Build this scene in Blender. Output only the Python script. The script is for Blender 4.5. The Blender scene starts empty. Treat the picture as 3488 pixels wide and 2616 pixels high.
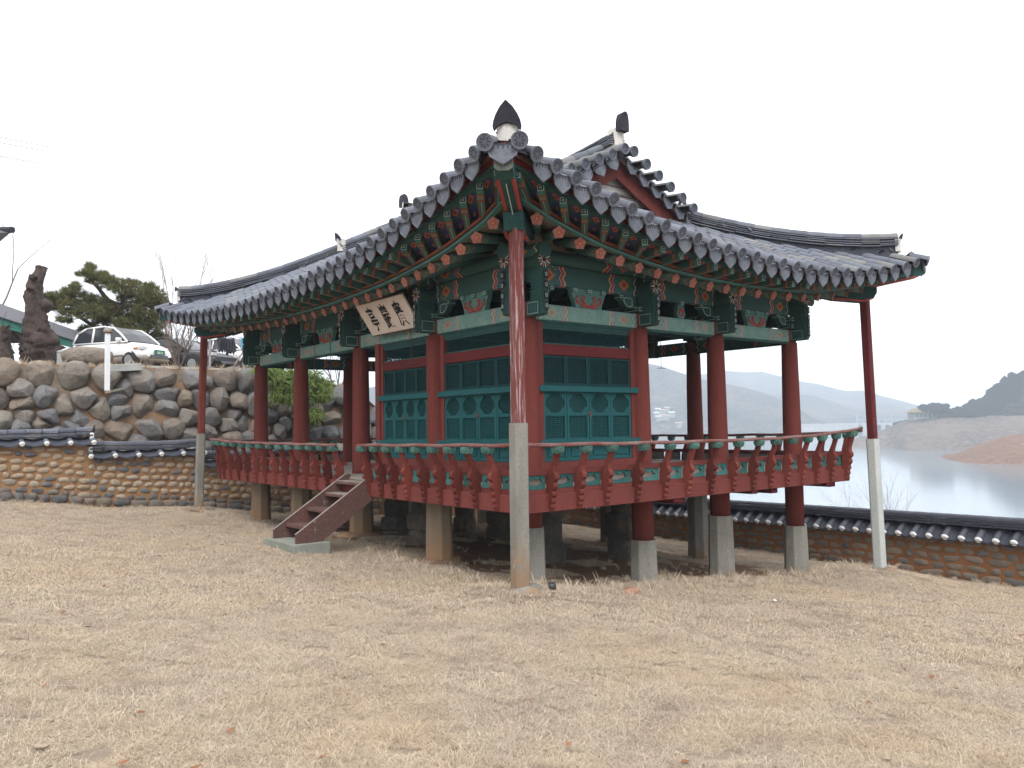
import bpy, bmesh, math, random
import numpy as np
from mathutils import Matrix, Vector
R = math.radians
random.seed(7); rng = np.random.default_rng(7)
S = bpy.context.scene
COL = S.collection

# ------------------------------------------------------------------ camera
cam_d = bpy.data.cameras.new("camera")
cam_d.sensor_width = 36.0; cam_d.lens = 2755.99 / 3488 * 36
cam_d.clip_start = 0.05; cam_d.clip_end = 9000
cam = bpy.data.objects.new("camera", cam_d); COL.objects.link(cam)
CAM = Vector((-7.4731, -9.0028, 1.157))
_r = Vector((0.78232068, -0.6226698, -0.01602117)); _u = Vector((-0.01987405, -0.05066139, 0.99851812)); _f = Vector((0.62255873, 0.78084297, 0.05200842))
M = Matrix.Identity(4)
for i in range(3):
    M[i][0] = _r[i]; M[i][1] = _u[i]; M[i][2] = -_f[i]; M[i][3] = CAM[i]
cam.matrix_world = M
S.camera = cam
# ------------------------------------------------------------------ overcast sky, weak wide sun, exposure
SUN_EL, SUN_AZ = 52, 217
W_ = bpy.data.worlds.new("World"); S.world = W_; W_.use_nodes = True
nt = W_.node_tree; nt.nodes.clear()
o_ = nt.nodes.new('ShaderNodeOutputWorld'); bg = nt.nodes.new('ShaderNodeBackground')
sk = nt.nodes.new('ShaderNodeTexSky'); sk.sky_type = 'NISHITA'; sk.sun_disc = False
sk.sun_elevation = R(SUN_EL); sk.sun_rotation = R(SUN_AZ); sk.air_density = 1.0; sk.dust_density = 6.0; sk.ozone_density = 1.0
hs = nt.nodes.new('ShaderNodeHueSaturation'); hs.inputs['Saturation'].default_value = 0.12
nt.links.new(sk.outputs[0], hs.inputs['Color'])
mx = nt.nodes.new('ShaderNodeMix'); mx.data_type = 'RGBA'; mx.inputs[0].default_value = 0.72
nt.links.new(hs.outputs[0], mx.inputs[6]); mx.inputs[7].default_value = (9.6, 9.75, 10.1, 1)   # the even cloud deck
nt.links.new(mx.outputs[2], bg.inputs[0]); bg.inputs[1].default_value = 0.13
nt.links.new(bg.outputs[0], o_.inputs[0])
sun_d = bpy.data.lights.new("sun", 'SUN'); sun_d.energy = 0.9; sun_d.angle = R(25); sun_d.color = (1, .97, .92)
sun = bpy.data.objects.new("sun", sun_d); COL.objects.link(sun)
sun.rotation_euler = (R(90 - SUN_EL), 0, R(180 - SUN_AZ))
S.view_settings.view_transform = 'Standard'; S.view_settings.look = 'None'
S.view_settings.exposure = 0.88; S.view_settings.gamma = 1; S.view_settings.use_curve_mapping = False
S.render.engine = 'CYCLES'
cy = S.cycles
cy.use_denoising = True; cy.max_bounces = 6; cy.diffuse_bounces = 1; cy.glossy_bounces = 2; cy.transmission_bounces = 2
cy.volume_bounces = 1; cy.caustics_reflective = False; cy.caustics_refractive = False
cy.use_adaptive_sampling = True; cy.adaptive_threshold = 0.02

# ------------------------------------------------------------------ helpers
WM = {}
def wmat(o): return WM.get(o.name, Matrix.Identity(4))
def link(o, parent=None, world=None):
    world = world or Matrix.Identity(4)
    COL.objects.link(o); WM[o.name] = world.copy()
    if parent:
        o.parent = parent; o.matrix_parent_inverse = Matrix.Identity(4)
        o.matrix_basis = wmat(parent).inverted() @ world
    else: o.matrix_basis = world
    return o
def thing(name, label, cat, loc=(0, 0, 0), group=None, rz=0):
    o = bpy.data.objects.new(name, None); o.empty_display_size = .2
    link(o, None, Matrix.Translation(loc) @ Matrix.Rotation(rz, 4, 'Z'))
    return tag(o, label, cat, group)
def tag(o, label=None, cat=None, group=None, kind=None):
    if label: o['label'] = label
    if cat: o['category'] = cat
    if group: o['group'] = group
    if kind: o['kind'] = kind
    return o
class MB:
    def __init__(s): s.v = []; s.f = []; s.m = []
    def add(s, vs, fs, mi=0):
        n = len(s.v); s.v += [tuple(v) for v in vs]
        s.f += [tuple(i + n for i in f) for f in fs]; s.m += [mi] * len(fs); return s
    def box(s, a, b, mi=0, T=None):
        x0, y0, z0 = a; x1, y1, z1 = b
        vs = [(x0, y0, z0), (x1, y0, z0), (x1, y1, z0), (x0, y1, z0), (x0, y0, z1), (x1, y0, z1), (x1, y1, z1), (x0, y1, z1)]
        if T: vs = [T @ Vector(v) for v in vs]
        return s.add(vs, [(0, 3, 2, 1), (4, 5, 6, 7), (0, 1, 5, 4), (1, 2, 6, 5), (2, 3, 7, 6), (3, 0, 4, 7)], mi)
    def prism(s, poly, f, d0, d1, mi=0, mi_cap=None):
        """poly: 2-D outline (ccw), f(a,b,d) -> point"""
        n = len(poly); vs = [f(a, b, d0) for a, b in poly] + [f(a, b, d1) for a, b in poly]
        s.add(vs, [(i, (i + 1) % n, n + (i + 1) % n, n + i) for i in range(n)], mi)
        s.add(vs[:n][::-1], [tuple(range(n))], mi if mi_cap is None else mi_cap)
        return s.add(vs[n:], [tuple(range(n))], mi if mi_cap is None else mi_cap)
    def tube(s, pts, rad, n=8, mi=0, cap=True, ang0=0):
        pts = [Vector(p) for p in pts]
        if not hasattr(rad, '__len__'): rad = [rad] * len(pts)
        vs = []; fs = []; up = None
        for i, p in enumerate(pts):
            d = (pts[min(i + 1, len(pts) - 1)] - pts[max(i - 1, 0)])
            if d.length < 1e-9: d = Vector((0, 0, 1))
            d.normalize()
            if up is None:
                up = Vector((0, 0, 1)) if abs(d.z) < .9 else Vector((1, 0, 0))
            a = d.cross(up).normalized(); up = a.cross(d).normalized()
            for k in range(n):
                t = 2 * math.pi * k / n + ang0
                vs.append(p + rad[i] * (math.cos(t) * a + math.sin(t) * up))
        for i in range(len(pts) - 1):
            for k in range(n):
                fs.append((i * n + k, i * n + (k + 1) % n, (i + 1) * n + (k + 1) % n, (i + 1) * n + k))
        if cap:
            fs.append(tuple(range(n))[::-1]); fs.append(tuple((len(pts) - 1) * n + k for k in range(n)))
        return s.add(vs, fs, mi)
    def grid(s, P, mi=0, flip=False):
        """P[i][j] rows of points"""
        n, m = len(P), len(P[0])
        vs = [p for r in P for p in r]
        fs = [(i * m + j, i * m + j + 1, (i + 1) * m + j + 1, (i + 1) * m + j) for i in range(n - 1) for j in range(m - 1)]
        if flip: fs = [f[::-1] for f in fs]
        return s.add(vs, fs, mi)
    def mesh(s, name, mats, smooth=False):
        me = bpy.data.meshes.new(name); me.from_pydata(s.v, [], s.f)
        if not isinstance(mats, (list, tuple)): mats = [mats]
        for m in mats: me.materials.append(m)
        if len(mats) > 1: me.polygons.foreach_set('material_index', s.m)
        if smooth: me.polygons.foreach_set('use_smooth', [True] * len(me.polygons))
        me.update(); return me
    def build(s, name, mats, parent=None, smooth=False, bevel=0, world=None):
        """verts given in world space (or in `world` frame)"""
        w = world or (wmat(parent) if parent else Matrix.Identity(4))
        if world is None and parent:
            iv = w.inverted(); s.v = [tuple(iv @ Vector(v)) for v in s.v]
        me = s.mesh(name, mats, smooth)
        o = bpy.data.objects.new(name, me); link(o, parent, w)
        if bevel:
            b = o.modifiers.new('bevel', 'BEVEL'); b.width = bevel; b.segments = 1 if bevel < .012 else 2; b.limit_method = 'ANGLE'
        return o
def inst(mesh, name, parent, world):
    o = bpy.data.objects.new(name, mesh); return link(o, parent, world)
def frame(o, x, z=None, y=None):
    """matrix with local x along x, z near z"""
    x = Vector(x).normalized()
    if y is None:
        z = Vector(z); y = z.cross(x).normalized(); z = x.cross(y).normalized()
    else:
        y = Vector(y); z = x.cross(y).normalized(); y = z.cross(x).normalized()
    m = Matrix.Identity(4)
    for i in range(3): m[i][0] = x[i]; m[i][1] = y[i]; m[i][2] = z[i]; m[i][3] = o[i]
    return m
def lerp(a, b, t): return a + (b - a) * t
def tab(pts):
    xs = [p[0] for p in pts]; ys = [p[1] for p in pts]
    return lambda x: float(np.interp(x, xs, ys))

# ------------------------------------------------------------------ materials
def nodes(name):
    m = bpy.data.materials.new(name); m.use_nodes = True; t = m.node_tree
    b = t.nodes['Principled BSDF']; return m, t, b
def N(t, typ, **kw):
    n = t.nodes.new(typ)
    for k, v in kw.items():
        if k.startswith('i_'): n.inputs[k[2:].replace('_', ' ')].default_value = v
        else: setattr(n, k, v)
    return n
def noise(t, vec, scale, detail=4, rough=.6, dist=0):
    n = N(t, 'ShaderNodeTexNoise'); n.inputs['Scale'].default_value = scale; n.inputs['Detail'].default_value = detail
    n.inputs['Roughness'].default_value = rough; n.inputs['Distortion'].default_value = dist
    t.links.new(vec, n.inputs['Vector']); return n.outputs['Fac']
def ramp(t, fac, stops, interp='LINEAR'):
    r = N(t, 'ShaderNodeValToRGB'); r.color_ramp.interpolation = interp
    e = r.color_ramp.elements
    while len(e) > 1: e.remove(e[0])
    e[0].position = stops[0][0]; c = stops[0][1]; e[0].color = (*c, 1) if len(c) == 3 else c
    for p, c in stops[1:]:
        x = e.new(p); x.color = (*c, 1) if len(c) == 3 else c
    t.links.new(fac, r.inputs[0]); return r.outputs[0]
def mixc(t, fac, a, b, mode='MIX'):
    n = N(t, 'ShaderNodeMix', data_type='RGBA', blend_type=mode, clamp_factor=True)
    for s_, v in ((0, fac), (6, a), (7, b)):
        if hasattr(v, 'is_output'): t.links.new(v, n.inputs[s_])
        else: n.inputs[s_].default_value = v if s_ == 0 else ((*v, 1) if len(v) == 3 else v)
    return n.outputs[2]
def math_(t, op, a, b=None, c=None):
    n = N(t, 'ShaderNodeMath', operation=op)
    for i, v in enumerate((a, b, c)):
        if v is None: continue
        if hasattr(v, 'is_output'): t.links.new(v, n.inputs[i])
        else: n.inputs[i].default_value = v
    return n.outputs[0]
def pos(t, kind='Object', scale=None):
    c = N(t, 'ShaderNodeTexCoord'); v = c.outputs[kind]
    if kind == 'World':
        pass
    if scale:
        mp = N(t, 'ShaderNodeMapping'); mp.inputs['Scale'].default_value = scale; t.links.new(v, mp.inputs[0]); v = mp.outputs[0]
    return v
def wpos(t, scale=None):
    g = N(t, 'ShaderNodeNewGeometry'); v = g.outputs['Position']
    if scale:
        mp = N(t, 'ShaderNodeMapping'); mp.inputs['Scale'].default_value = scale; t.links.new(v, mp.inputs[0]); v = mp.outputs[0]
    return v
def bump(t, b, h, strength=.4, dist=.01):
    n = N(t, 'ShaderNodeBump'); n.inputs['Strength'].default_value = strength; n.inputs['Distance'].default_value = dist
    t.links.new(h, n.inputs['Height']); t.links.new(n.outputs[0], b.inputs['Normal'])
def weathered(name, c1, c2, c3=None, rough=.8, scale=3, fine=30, var=.25, stretch=None, bmp=.3, bd=.006, worn=None, worn_at=.62, spec=.14):
    """base between c1 and c2 by noise, c3 grime, worn patches, per-object variation"""
    m, t, b = nodes(name)
    v = wpos(t, stretch)
    n1 = noise(t, v, scale, 5, .65); n2 = noise(t, v, fine, 4, .7)
    col = mixc(t, ramp(t, n1, [(.3, (0, 0, 0)), (.7, (1, 1, 1))]), c1, c2)
    if c3: col = mixc(t, ramp(t, n2, [(.5, (0, 0, 0)), (.75, (.8, .8, .8))]), col, c3)
    if worn:
        n3 = noise(t, v, scale * 2.7, 6, .75)
        col = mixc(t, ramp(t, n3, [(worn_at, (0, 0, 0)), (worn_at + .06, (1, 1, 1))]), col, worn)
    oi = N(t, 'ShaderNodeObjectInfo')
    hv = N(t, 'ShaderNodeHueSaturation'); t.links.new(col, hv.inputs['Color'])
    t.links.new(math_(t, 'MULTIPLY_ADD', oi.outputs['Random'], var, 1 - var / 2), hv.inputs['Value'])
    col = hv.outputs[0]
    t.links.new(col, b.inputs['Base Color']); b.inputs['Roughness'].default_value = rough
    b.inputs['Specular IOR Level'].default_value = spec
    bump(t, b, math_(t, 'ADD', n1, n2), bmp, bd)
    return m
def flat(name, c, rough=.7, metal=0, emit=None):
    m, t, b = nodes(name); b.inputs['Base Color'].default_value = (*c, 1); b.inputs['Roughness'].default_value = rough
    b.inputs['Metallic'].default_value = metal
    return m
RED = weathered('red_paint', (.175, .044, .036), (.13, .034, .03), (.08, .026, .023), .75, 2.2, 40, .2, (1, 1, .25), .35, .004, worn=(.27, .13, .105), worn_at=.67)
RED_COL = weathered('red_column_paint', (.178, .042, .033), (.135, .034, .028), (.075, .024, .02), .85, 1.2, 26, .12, (7, 7, .3), .8, .008, worn=(.26, .13, .115), worn_at=.665)
RED_BRIGHT = weathered('bright_red_paint', (.165, .036, .025), (.12, .03, .025), (.07, .024, .021), .8, 3, 35, .7, None, .3, .003, worn=(.2, .09, .07), worn_at=.70)
RED_DARK = weathered('dark_red_board_paint', (.13, .022, .022), (.09, .018, .02), (.05, .015, .015), .8, 2, 30, .1)  # dark board paint, also the shaded tone of the door head rails
RED_WORN = weathered('peeled_red_post_paint', (.19, .052, .044), (.16, .055, .05), (.085, .035, .03), .9, 1.6, 22, .1, (9, 9, .35), .9, .008, worn=(.37, .32, .33), worn_at=.54)
RAILW = weathered('weathered_handrail_wood', (.165, .05, .045), (.24, .16, .145), (.10, .04, .036), .85, 3, 30, .1, None, .4, .004)
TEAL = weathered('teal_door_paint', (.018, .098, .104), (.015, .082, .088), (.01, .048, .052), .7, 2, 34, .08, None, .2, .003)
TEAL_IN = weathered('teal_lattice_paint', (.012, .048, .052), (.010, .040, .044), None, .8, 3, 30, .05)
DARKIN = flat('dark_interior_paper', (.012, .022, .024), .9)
GREEN = weathered('green_dancheong_paint', (.038, .096, .088), (.028, .074, .070), (.016, .042, .043), .75, 3, 30, .15)
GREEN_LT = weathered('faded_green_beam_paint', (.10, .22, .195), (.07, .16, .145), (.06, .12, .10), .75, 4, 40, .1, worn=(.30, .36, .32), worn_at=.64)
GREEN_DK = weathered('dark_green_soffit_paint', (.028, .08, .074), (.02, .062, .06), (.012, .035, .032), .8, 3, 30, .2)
PALE = flat('pale_outline_paint', (.42, .52, .48)); WHITEP = weathered('white_lime_plaster', (.62, .60, .56), (.50, .48, .45), (.3, .29, .27), .9, 6, 50, .1)
PINK = weathered('pink_petal_paint', (.38, .17, .14), (.28, .10, .07), None, .7, 8, 50, .3); FRED = flat('flower_red_paint', (.36, .045, .035)); YEL = flat('pistil_yellow_paint', (.45, .28, .08))
ORANGE = weathered('orange_motif_paint', (.24, .085, .04), (.18, .06, .035), None, .75, 8, 50, .3); BLUE = flat('blue_motif_paint', (.05, .06, .20)); BLACK = flat('ink_black', (.012, .012, .014), .8)
CREAM = weathered('cream_plaster', (.36, .29, .22), (.30, .24, .18), (.2, .16, .12), .9, 4, 40, .05)
SIGN = weathered('sign_cream_board', (.66, .56, .48), (.60, .50, .43), None, .8, 6, 80, .05, None, .1)
CONC = weathered('concrete_footing', (.29, .275, .24), (.17, .165, .145), (.09, .085, .075), .95, 2.2, 70, .1, (1, 1, .45), .9, .006, worn=(.38, .36, .33), worn_at=.62)
CONC_W = weathered('whitewashed_concrete', (.50, .51, .50), (.38, .40, .38), (.22, .24, .21), .9, 2, 60, .1, (1, 1, .4), .5, .003)
CONC_OR = weathered('soil_stained_concrete', (.26, .225, .175), (.27, .185, .11), (.13, .105, .075), .95, 2, 80, .1, (1, 1, .6), .6, .004)
TILE = weathered('grey_roof_tile', (.130, .140, .170), (.088, .096, .120), (.045, .048, .06), .55, 2.5, 45, .55, None, .35, .004, worn=(.23, .24, .25), worn_at=.64, spec=.3)
TILE_OLD = weathered('lichened_pale_roof_tile', (.205, .205, .20), (.15, .152, .155), (.12, .11, .10), .8, 3, 40, .4)
TILE_FACE = weathered('pressed_tile_face', (.18, .195, .225), (.125, .135, .165), (.05, .055, .07), .7, 12, 90, .2, None, .8, .006)
TILE_DK = weathered('dark_pan_tile', (.075, .08, .10), (.05, .055, .07), (.03, .03, .04), .7, 3, 40, .1)
TILE_BLK = weathered('black_ridge_end_tile', (.035, .035, .045), (.022, .022, .03), None, .6, 4, 40, .1)
WOOD_DK = weathered('weathered_brown_plank', (.13, .055, .045), (.085, .05, .045), (.20, .17, .15), .85, 3, 40, .15, (1, 1, 1), .6, .005, worn=(.22, .19, .17), worn_at=.60)
WOOD_TOP = weathered('grey_worn_wood', (.28, .25, .23), (.19, .15, .13), (.09, .075, .065), .9, 5, 60, .1)
FLOORW = weathered('worn_floor_boards', (.28, .245, .21), (.20, .175, .15), (.1, .085, .07), .8, 4, 40, .2, (1, .2, 1))
ENDGR = weathered('grey_beam_end_grain', (.16, .165, .15), (.10, .12, .11), (.05, .055, .05), .9, 8, 70, .1)
def splash(m_, col, k0, k1):
    t = m_.node_tree; b = t.nodes['Principled BSDF']; l = b.inputs['Base Color'].links[0]; src = l.from_socket
    gc = N(t, 'ShaderNodeTexCoord'); sp = N(t, 'ShaderNodeSeparateXYZ'); t.links.new(gc.outputs['Generated'], sp.inputs[0])
    f = math_(t, 'ADD', sp.outputs[2], math_(t, 'MULTIPLY_ADD', noise(t, wpos(t), 5, 5, .7), .7, -.35))
    t.links.new(mixc(t, ramp(t, f, [(k0, (.9, .9, .9)), (k1, (0, 0, 0))]), src, col), b.inputs['Base Color'])
splash(CONC, (.25, .165, .10), .18, .42); splash(CONC_OR, (.29, .165, .085), .30, .75)
MORTAR = weathered('ochre_clay_mortar', (.34, .20, .105), (.27, .15, .075), (.17, .10, .06), .95, 2.5, 70, .05, None, .8, .012)
MORTAR_R = weathered('orange_clay_mortar', (.27, .125, .055), (.20, .09, .04), (.11, .06, .035), .95, 2.5, 70, .05, None, .8, .012)
SOILW = weathered('slope_clay_soil', (.36, .22, .13), (.27, .18, .12), (.17, .13, .09), .95, 1.2, 40, .05, None, 1, .03)
def stone_mat(name, stops, scale=1.6, bd=.02):
    m, t, b = nodes(name); oi = N(t, 'ShaderNodeObjectInfo'); v = wpos(t)
    col = ramp(t, oi.outputs['Random'], stops, 'LINEAR')
    n1 = noise(t, v, scale, 6, .7); n2 = noise(t, v, scale * 14, 5, .75); n3 = noise(t, v, scale * 3.1, 5, .65, .6)
    col = mixc(t, ramp(t, n1, [(.46, (0, 0, 0)), (.70, (.6, .6, .6))]), col, (.30, .205, .14))
    col = mixc(t, ramp(t, n3, [(.5, (0, 0, 0)), (.72, (.6, .6, .6))]), col, (.085, .08, .08))
    col = mixc(t, ramp(t, n2, [(.45, (0, 0, 0)), (.8, (.5, .5, .5))]), col, (.30, .28, .25))
    t.links.new(col, b.inputs['Base Color']); b.inputs['Roughness'].default_value = .9; b.inputs['Specular IOR Level'].default_value = .25
    bump(t, b, math_(t, 'ADD', math_(t, 'MULTIPLY', n3, 1.5), n2), 1.0, bd); return m
BOULDER = stone_mat('boulder_stone', [(0, (.14, .15, .165)), (.25, (.21, .215, .225)), (.45, (.27, .26, .25)), (.6, (.29, .26, .22)), (.8, (.28, .225, .175)), (.9, (.18, .17, .165)), (1, (.30, .295, .285))], 1.6, .05)
COBBLE = stone_mat('cobble_stone', [(0, (.08, .09, .105)), (.22, (.13, .14, .15)), (.3, (.33, .27, .20)), (.55, (.40, .31, .22)), (.75, (.36, .25, .15)), (1, (.42, .37, .31))], 5, .006)
COBBLE_D = stone_mat('dark_base_stone', [(0, (.055, .06, .07)), (.5, (.10, .105, .11)), (.8, (.16, .13, .10)), (1, (.20, .18, .15))], 5, .006)
COBBLE_R = stone_mat('brown_wall_stone', [(0, (.10, .095, .085)), (.5, (.17, .13, .095)), (1, (.21, .165, .12))], 5, .006)
STACK = stone_mat('pier_stone', [(0, (.07, .065, .06)), (1, (.12, .105, .09))], 4, .012)

# a beam painted in dancheong: bands and blossoms near both ends, plain in the middle
def dancheong(name, plain, green2, wear=.0):
    m, t, b = nodes(name); gc = N(t, 'ShaderNodeTexCoord'); sp = N(t, 'ShaderNodeSeparateXYZ'); t.links.new(gc.outputs['Generated'], sp.inputs[0])
    v = wpos(t)
    u = math_(t, 'ABSOLUTE', math_(t, 'MULTIPLY_ADD', sp.outputs[0], 2, -1))
    wob = math_(t, 'MULTIPLY', math_(t, 'SINE', math_(t, 'MULTIPLY', sp.outputs[2], 12)), .018)
    n0 = noise(t, v, 14, 3, .6)
    u2 = math_(t, 'ADD', math_(t, 'ADD', u, wob), math_(t, 'MULTIPLY_ADD', n0, .03, -.015))
    bands = ramp(t, u2, [(0, plain), (.40, (.012, .02, .02)), (.412, (.42, .33, .24)), (.435, (.36, .10, .05)), (.46, (.28, .03, .03)), (.485, (.45, .36, .28)), (.50, (.06, .07, .20)), (.53, green2), (.90, (.012, .02, .02)), (.91, (.40, .42, .36)), (.93, green2), (.95, (.012, .02, .02)), (.958, plain)], 'CONSTANT')
    vo = N(t, 'ShaderNodeTexVoronoi'); vo.inputs['Scale'].default_value = 17; t.links.new(v, vo.inputs['Vector'])
    inn = math_(t, 'MULTIPLY', math_(t, 'GREATER_THAN', u2, .53), math_(t, 'LESS_THAN', u2, .90))
    spots = math_(t, 'MULTIPLY', math_(t, 'LESS_THAN', vo.outputs['Distance'], .24), inn)
    spc = N(t, 'ShaderNodeSeparateColor'); t.links.new(vo.outputs['Color'], spc.inputs[0])
    scol = ramp(t, spc.outputs[0], [(0, (.05, .06, .20)), (.3, (.33, .07, .04)), (.5, (.09, .26, .2)), (.75, (.40, .30, .22)), (.86, (.30, .04, .04))], 'CONSTANT')
    c = mixc(t, spots, bands, scol)
    dd = math_(t, 'ADD', math_(t, 'MULTIPLY', math_(t, 'ABSOLUTE', math_(t, 'SUBTRACT', u, .70)), 5.5), math_(t, 'MULTIPLY', math_(t, 'ABSOLUTE', math_(t, 'SUBTRACT', sp.outputs[2], .5)), 1.9))
    c = mixc(t, math_(t, 'LESS_THAN', dd, .62), c, (.42, .15, .06)); c = mixc(t, math_(t, 'LESS_THAN', dd, .3), c, (.28, .05, .03))
    n2 = noise(t, v, 7, 6, .75); n3 = noise(t, v, 60, 3, .7)
    if wear: c = mixc(t, ramp(t, n2, [(.42, (wear * .35,) * 3), (.7, (wear,) * 3)]), c, (.20, .31, .27))
    c = mixc(t, ramp(t, n3, [(.5, (0, 0, 0)), (.8, (.45, .45, .45))]), c, (.03, .05, .045))
    t.links.new(c, b.inputs['Base Color']); b.inputs['Roughness'].default_value = .75; bump(t, b, n3, .25, .004); return m
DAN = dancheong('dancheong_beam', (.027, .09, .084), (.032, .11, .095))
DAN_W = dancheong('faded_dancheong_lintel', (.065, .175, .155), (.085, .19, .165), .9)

# ------------------------------------------------------------------ ground
def gauss(x, y, cx, cy_, r): return math.exp(-((x - cx) ** 2 + (y - cy_) ** 2) / (r * r))
BUMPS = [(0, 5.1, 1.9, .18), (-2.3, 3.8, 1.5, .06), (-1.1, 11.3, 1.6, .17), (-5, 13, 2.2, .14), (7.8, -1.09, 1.3, .21), (-1.06, -1.06, 1.1, .13), (-7.5, -9, 6, .06), (3.4, 5, 2.2, .12), (3, -3.5, 2.5, .10), (-3, 8, 2.5, -.08)]
def lawn_z(x, y):
    x_ = max(min(x, 14), -16); y_ = max(min(y, 16), -16)
    z = -1.14 - .098 * x_ + .01 * y_
    for a, b, r, h in BUMPS: z += h * gauss(x, y, a, b, r)
    return z + .022 * math.sin(x * 1.3 + y * .7) * math.sin(y * 1.1 - x * .4) + .012 * math.sin(x * 3.1 + 1) * math.sin(y * 2.7)
WATER_Z = -16.0
def top_left(x):      # height of the upper terrace edge behind the boulder wall
    return tab([(-30, 3.0), (1.8, 2.93), (4.4, 2.6), (5.8, 2.0), (8, -.2), (11, -2.6)])(x)
def terrain_z(x, y):
    if x < 10.6 and y < 13.4: return lawn_z(x, y) - .35
    zl = lawn_z(min(x, 10.6), min(y, 13.4)) - .35
    if y >= 15.3 and x < 11:
        zt = top_left(x); zt += min(1, max(0, (y - 15.3) / 9)) * .55 * (1 if x < 3 else max(0, 1 - (x - 3) / 4))
        if y > 60: zt -= (y - 60) * .25
        return max(zt if x > -60 else zt, -24)
    if x >= 10.6:
        z = zl - (x - 10.6) * .5 - max(0, y - 13.4) * .15
        return max(z, -24)
    return zl
mb = MB()
xs = list(np.concatenate([np.arange(-160, -24, 8), np.arange(-24, 14, 1.0), np.arange(14, 80, 4), [100, 200, 500, 1200, 3000]]))
ys = list(np.concatenate([[-2500, -900, -300], np.arange(-160, -24, 8), np.arange(-24, 13, 1.0), [13.0, 13.4, 14.4, 15.2, 15.35, 16], np.arange(17, 40, 1.5), np.arange(40, 140, 8), [300, 900, 3200]]))
xs = [-3000, -1000, -400] + xs
mb.grid([[(x, y, terrain_z(x, y)) for x in xs] for y in ys])
GM, t, b = nodes('dry_turf_soil')
v = wpos(t); n1 = noise(t, v, .55, 5, .65, .5); n2 = noise(t, v, 4, 6, .75); n3 = noise(t, v, 60, 4, .8); n4 = noise(t, v, 1.7, 4, .6)
c = mixc(t, ramp(t, n2, [(.35, (0, 0, 0)), (.65, (1, 1, 1))]), (.20, .145, .105), (.31, .245, .175))
c = mixc(t, ramp(t, n3, [(.35, (.0, .0, .0)), (.7, (.85, .85, .85))]), c, (.42, .35, .265))
c = mixc(t, ramp(t, n1, [(.55, (0, 0, 0)), (.68, (.8, .8, .8))]), c, (.30, .165, .085))
t.links.new(c, b.inputs['Base Color']); b.inputs['Roughness'].default_value = 1; b.inputs['Specular IOR Level'].default_value = .1
bump(t, b, math_(t, 'ADD', n3, n2), 1, .03)
tag(mb.build('terrain', GM, smooth=False), kind='structure')
# lawn sheet with its own fine grid; under the pavilion the turf gives way to bare brown soil
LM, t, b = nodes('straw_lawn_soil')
v = wpos(t); n1 = noise(t, v, .6, 5, .65, .5); n2 = noise(t, v, 5, 6, .75); n3 = noise(t, v, 70, 4, .8)
at = N(t, 'ShaderNodeAttribute', attribute_name='bare')
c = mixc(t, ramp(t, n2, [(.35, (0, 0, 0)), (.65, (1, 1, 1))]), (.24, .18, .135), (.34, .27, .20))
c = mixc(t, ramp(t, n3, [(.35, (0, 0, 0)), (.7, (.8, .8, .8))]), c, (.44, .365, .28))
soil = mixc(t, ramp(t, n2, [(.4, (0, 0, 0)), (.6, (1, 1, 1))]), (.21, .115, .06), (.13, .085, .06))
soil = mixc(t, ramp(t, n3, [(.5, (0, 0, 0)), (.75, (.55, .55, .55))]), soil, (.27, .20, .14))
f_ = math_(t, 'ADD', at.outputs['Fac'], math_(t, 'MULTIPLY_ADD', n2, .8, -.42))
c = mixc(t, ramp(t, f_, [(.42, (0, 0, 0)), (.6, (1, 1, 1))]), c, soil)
t.links.new(c, b.inputs['Base Color']); b.inputs['Roughness'].default_value = 1; b.inputs['Specular IOR Level'].default_value = .1
bump(t, b, math_(t, 'ADD', n3, n2), 1, .02)
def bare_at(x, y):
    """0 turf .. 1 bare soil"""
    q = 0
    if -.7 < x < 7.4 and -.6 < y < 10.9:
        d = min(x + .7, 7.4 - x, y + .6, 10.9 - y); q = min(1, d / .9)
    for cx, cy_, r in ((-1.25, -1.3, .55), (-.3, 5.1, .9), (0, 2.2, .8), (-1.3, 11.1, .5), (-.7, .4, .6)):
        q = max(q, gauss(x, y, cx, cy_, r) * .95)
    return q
lx = np.arange(-15, 10.45, .3); ly = np.arange(-13, 14.6, .3)
mb = MB(); mb.grid([[(x, y, lawn_z(x, y)) for x in lx] for y in ly])
lawn = mb.build('lawn', LM, smooth=True)
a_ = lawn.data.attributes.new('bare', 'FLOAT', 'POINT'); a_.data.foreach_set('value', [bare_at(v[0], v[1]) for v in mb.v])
tag(lawn, kind='structure')

# ------------------------------------------------------------------ water, far hills, dam
m, t, b = nodes('lake_water')
b.inputs['Base Color'].default_value = (.14, .18, .21, 1); b.inputs['Roughness'].default_value = .1; b.inputs['IOR'].default_value = 1.5
v = wpos(t); na = noise(t, v, .35, 3, .6); nb = noise(t, v, .02, 3, .6)
bump(t, b, math_(t, 'MULTIPLY', na, ramp(t, nb, [(.4, (.15, .15, .15)), (.6, (1, 1, 1))])), .25, .05)
mb = MB(); mb.grid([[(x, y, WATER_Z) for x in (10, 60, 200, 600, 1500, 3200)] for y in (-1500, -400, 0, 200, 600, 1500, 3300)])
tag(mb.build('lake', m), kind='structure')
def pol(s, y, d):
    """point d metres out (plan distance) on the sight line of the survey mark (s, y)"""
    v = _f + _r * ((s - 1744) / 2755.99) - _u * ((y - 1308) / 2755.99)
    return CAM + v * (d / math.hypot(v.x, v.y))
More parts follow.
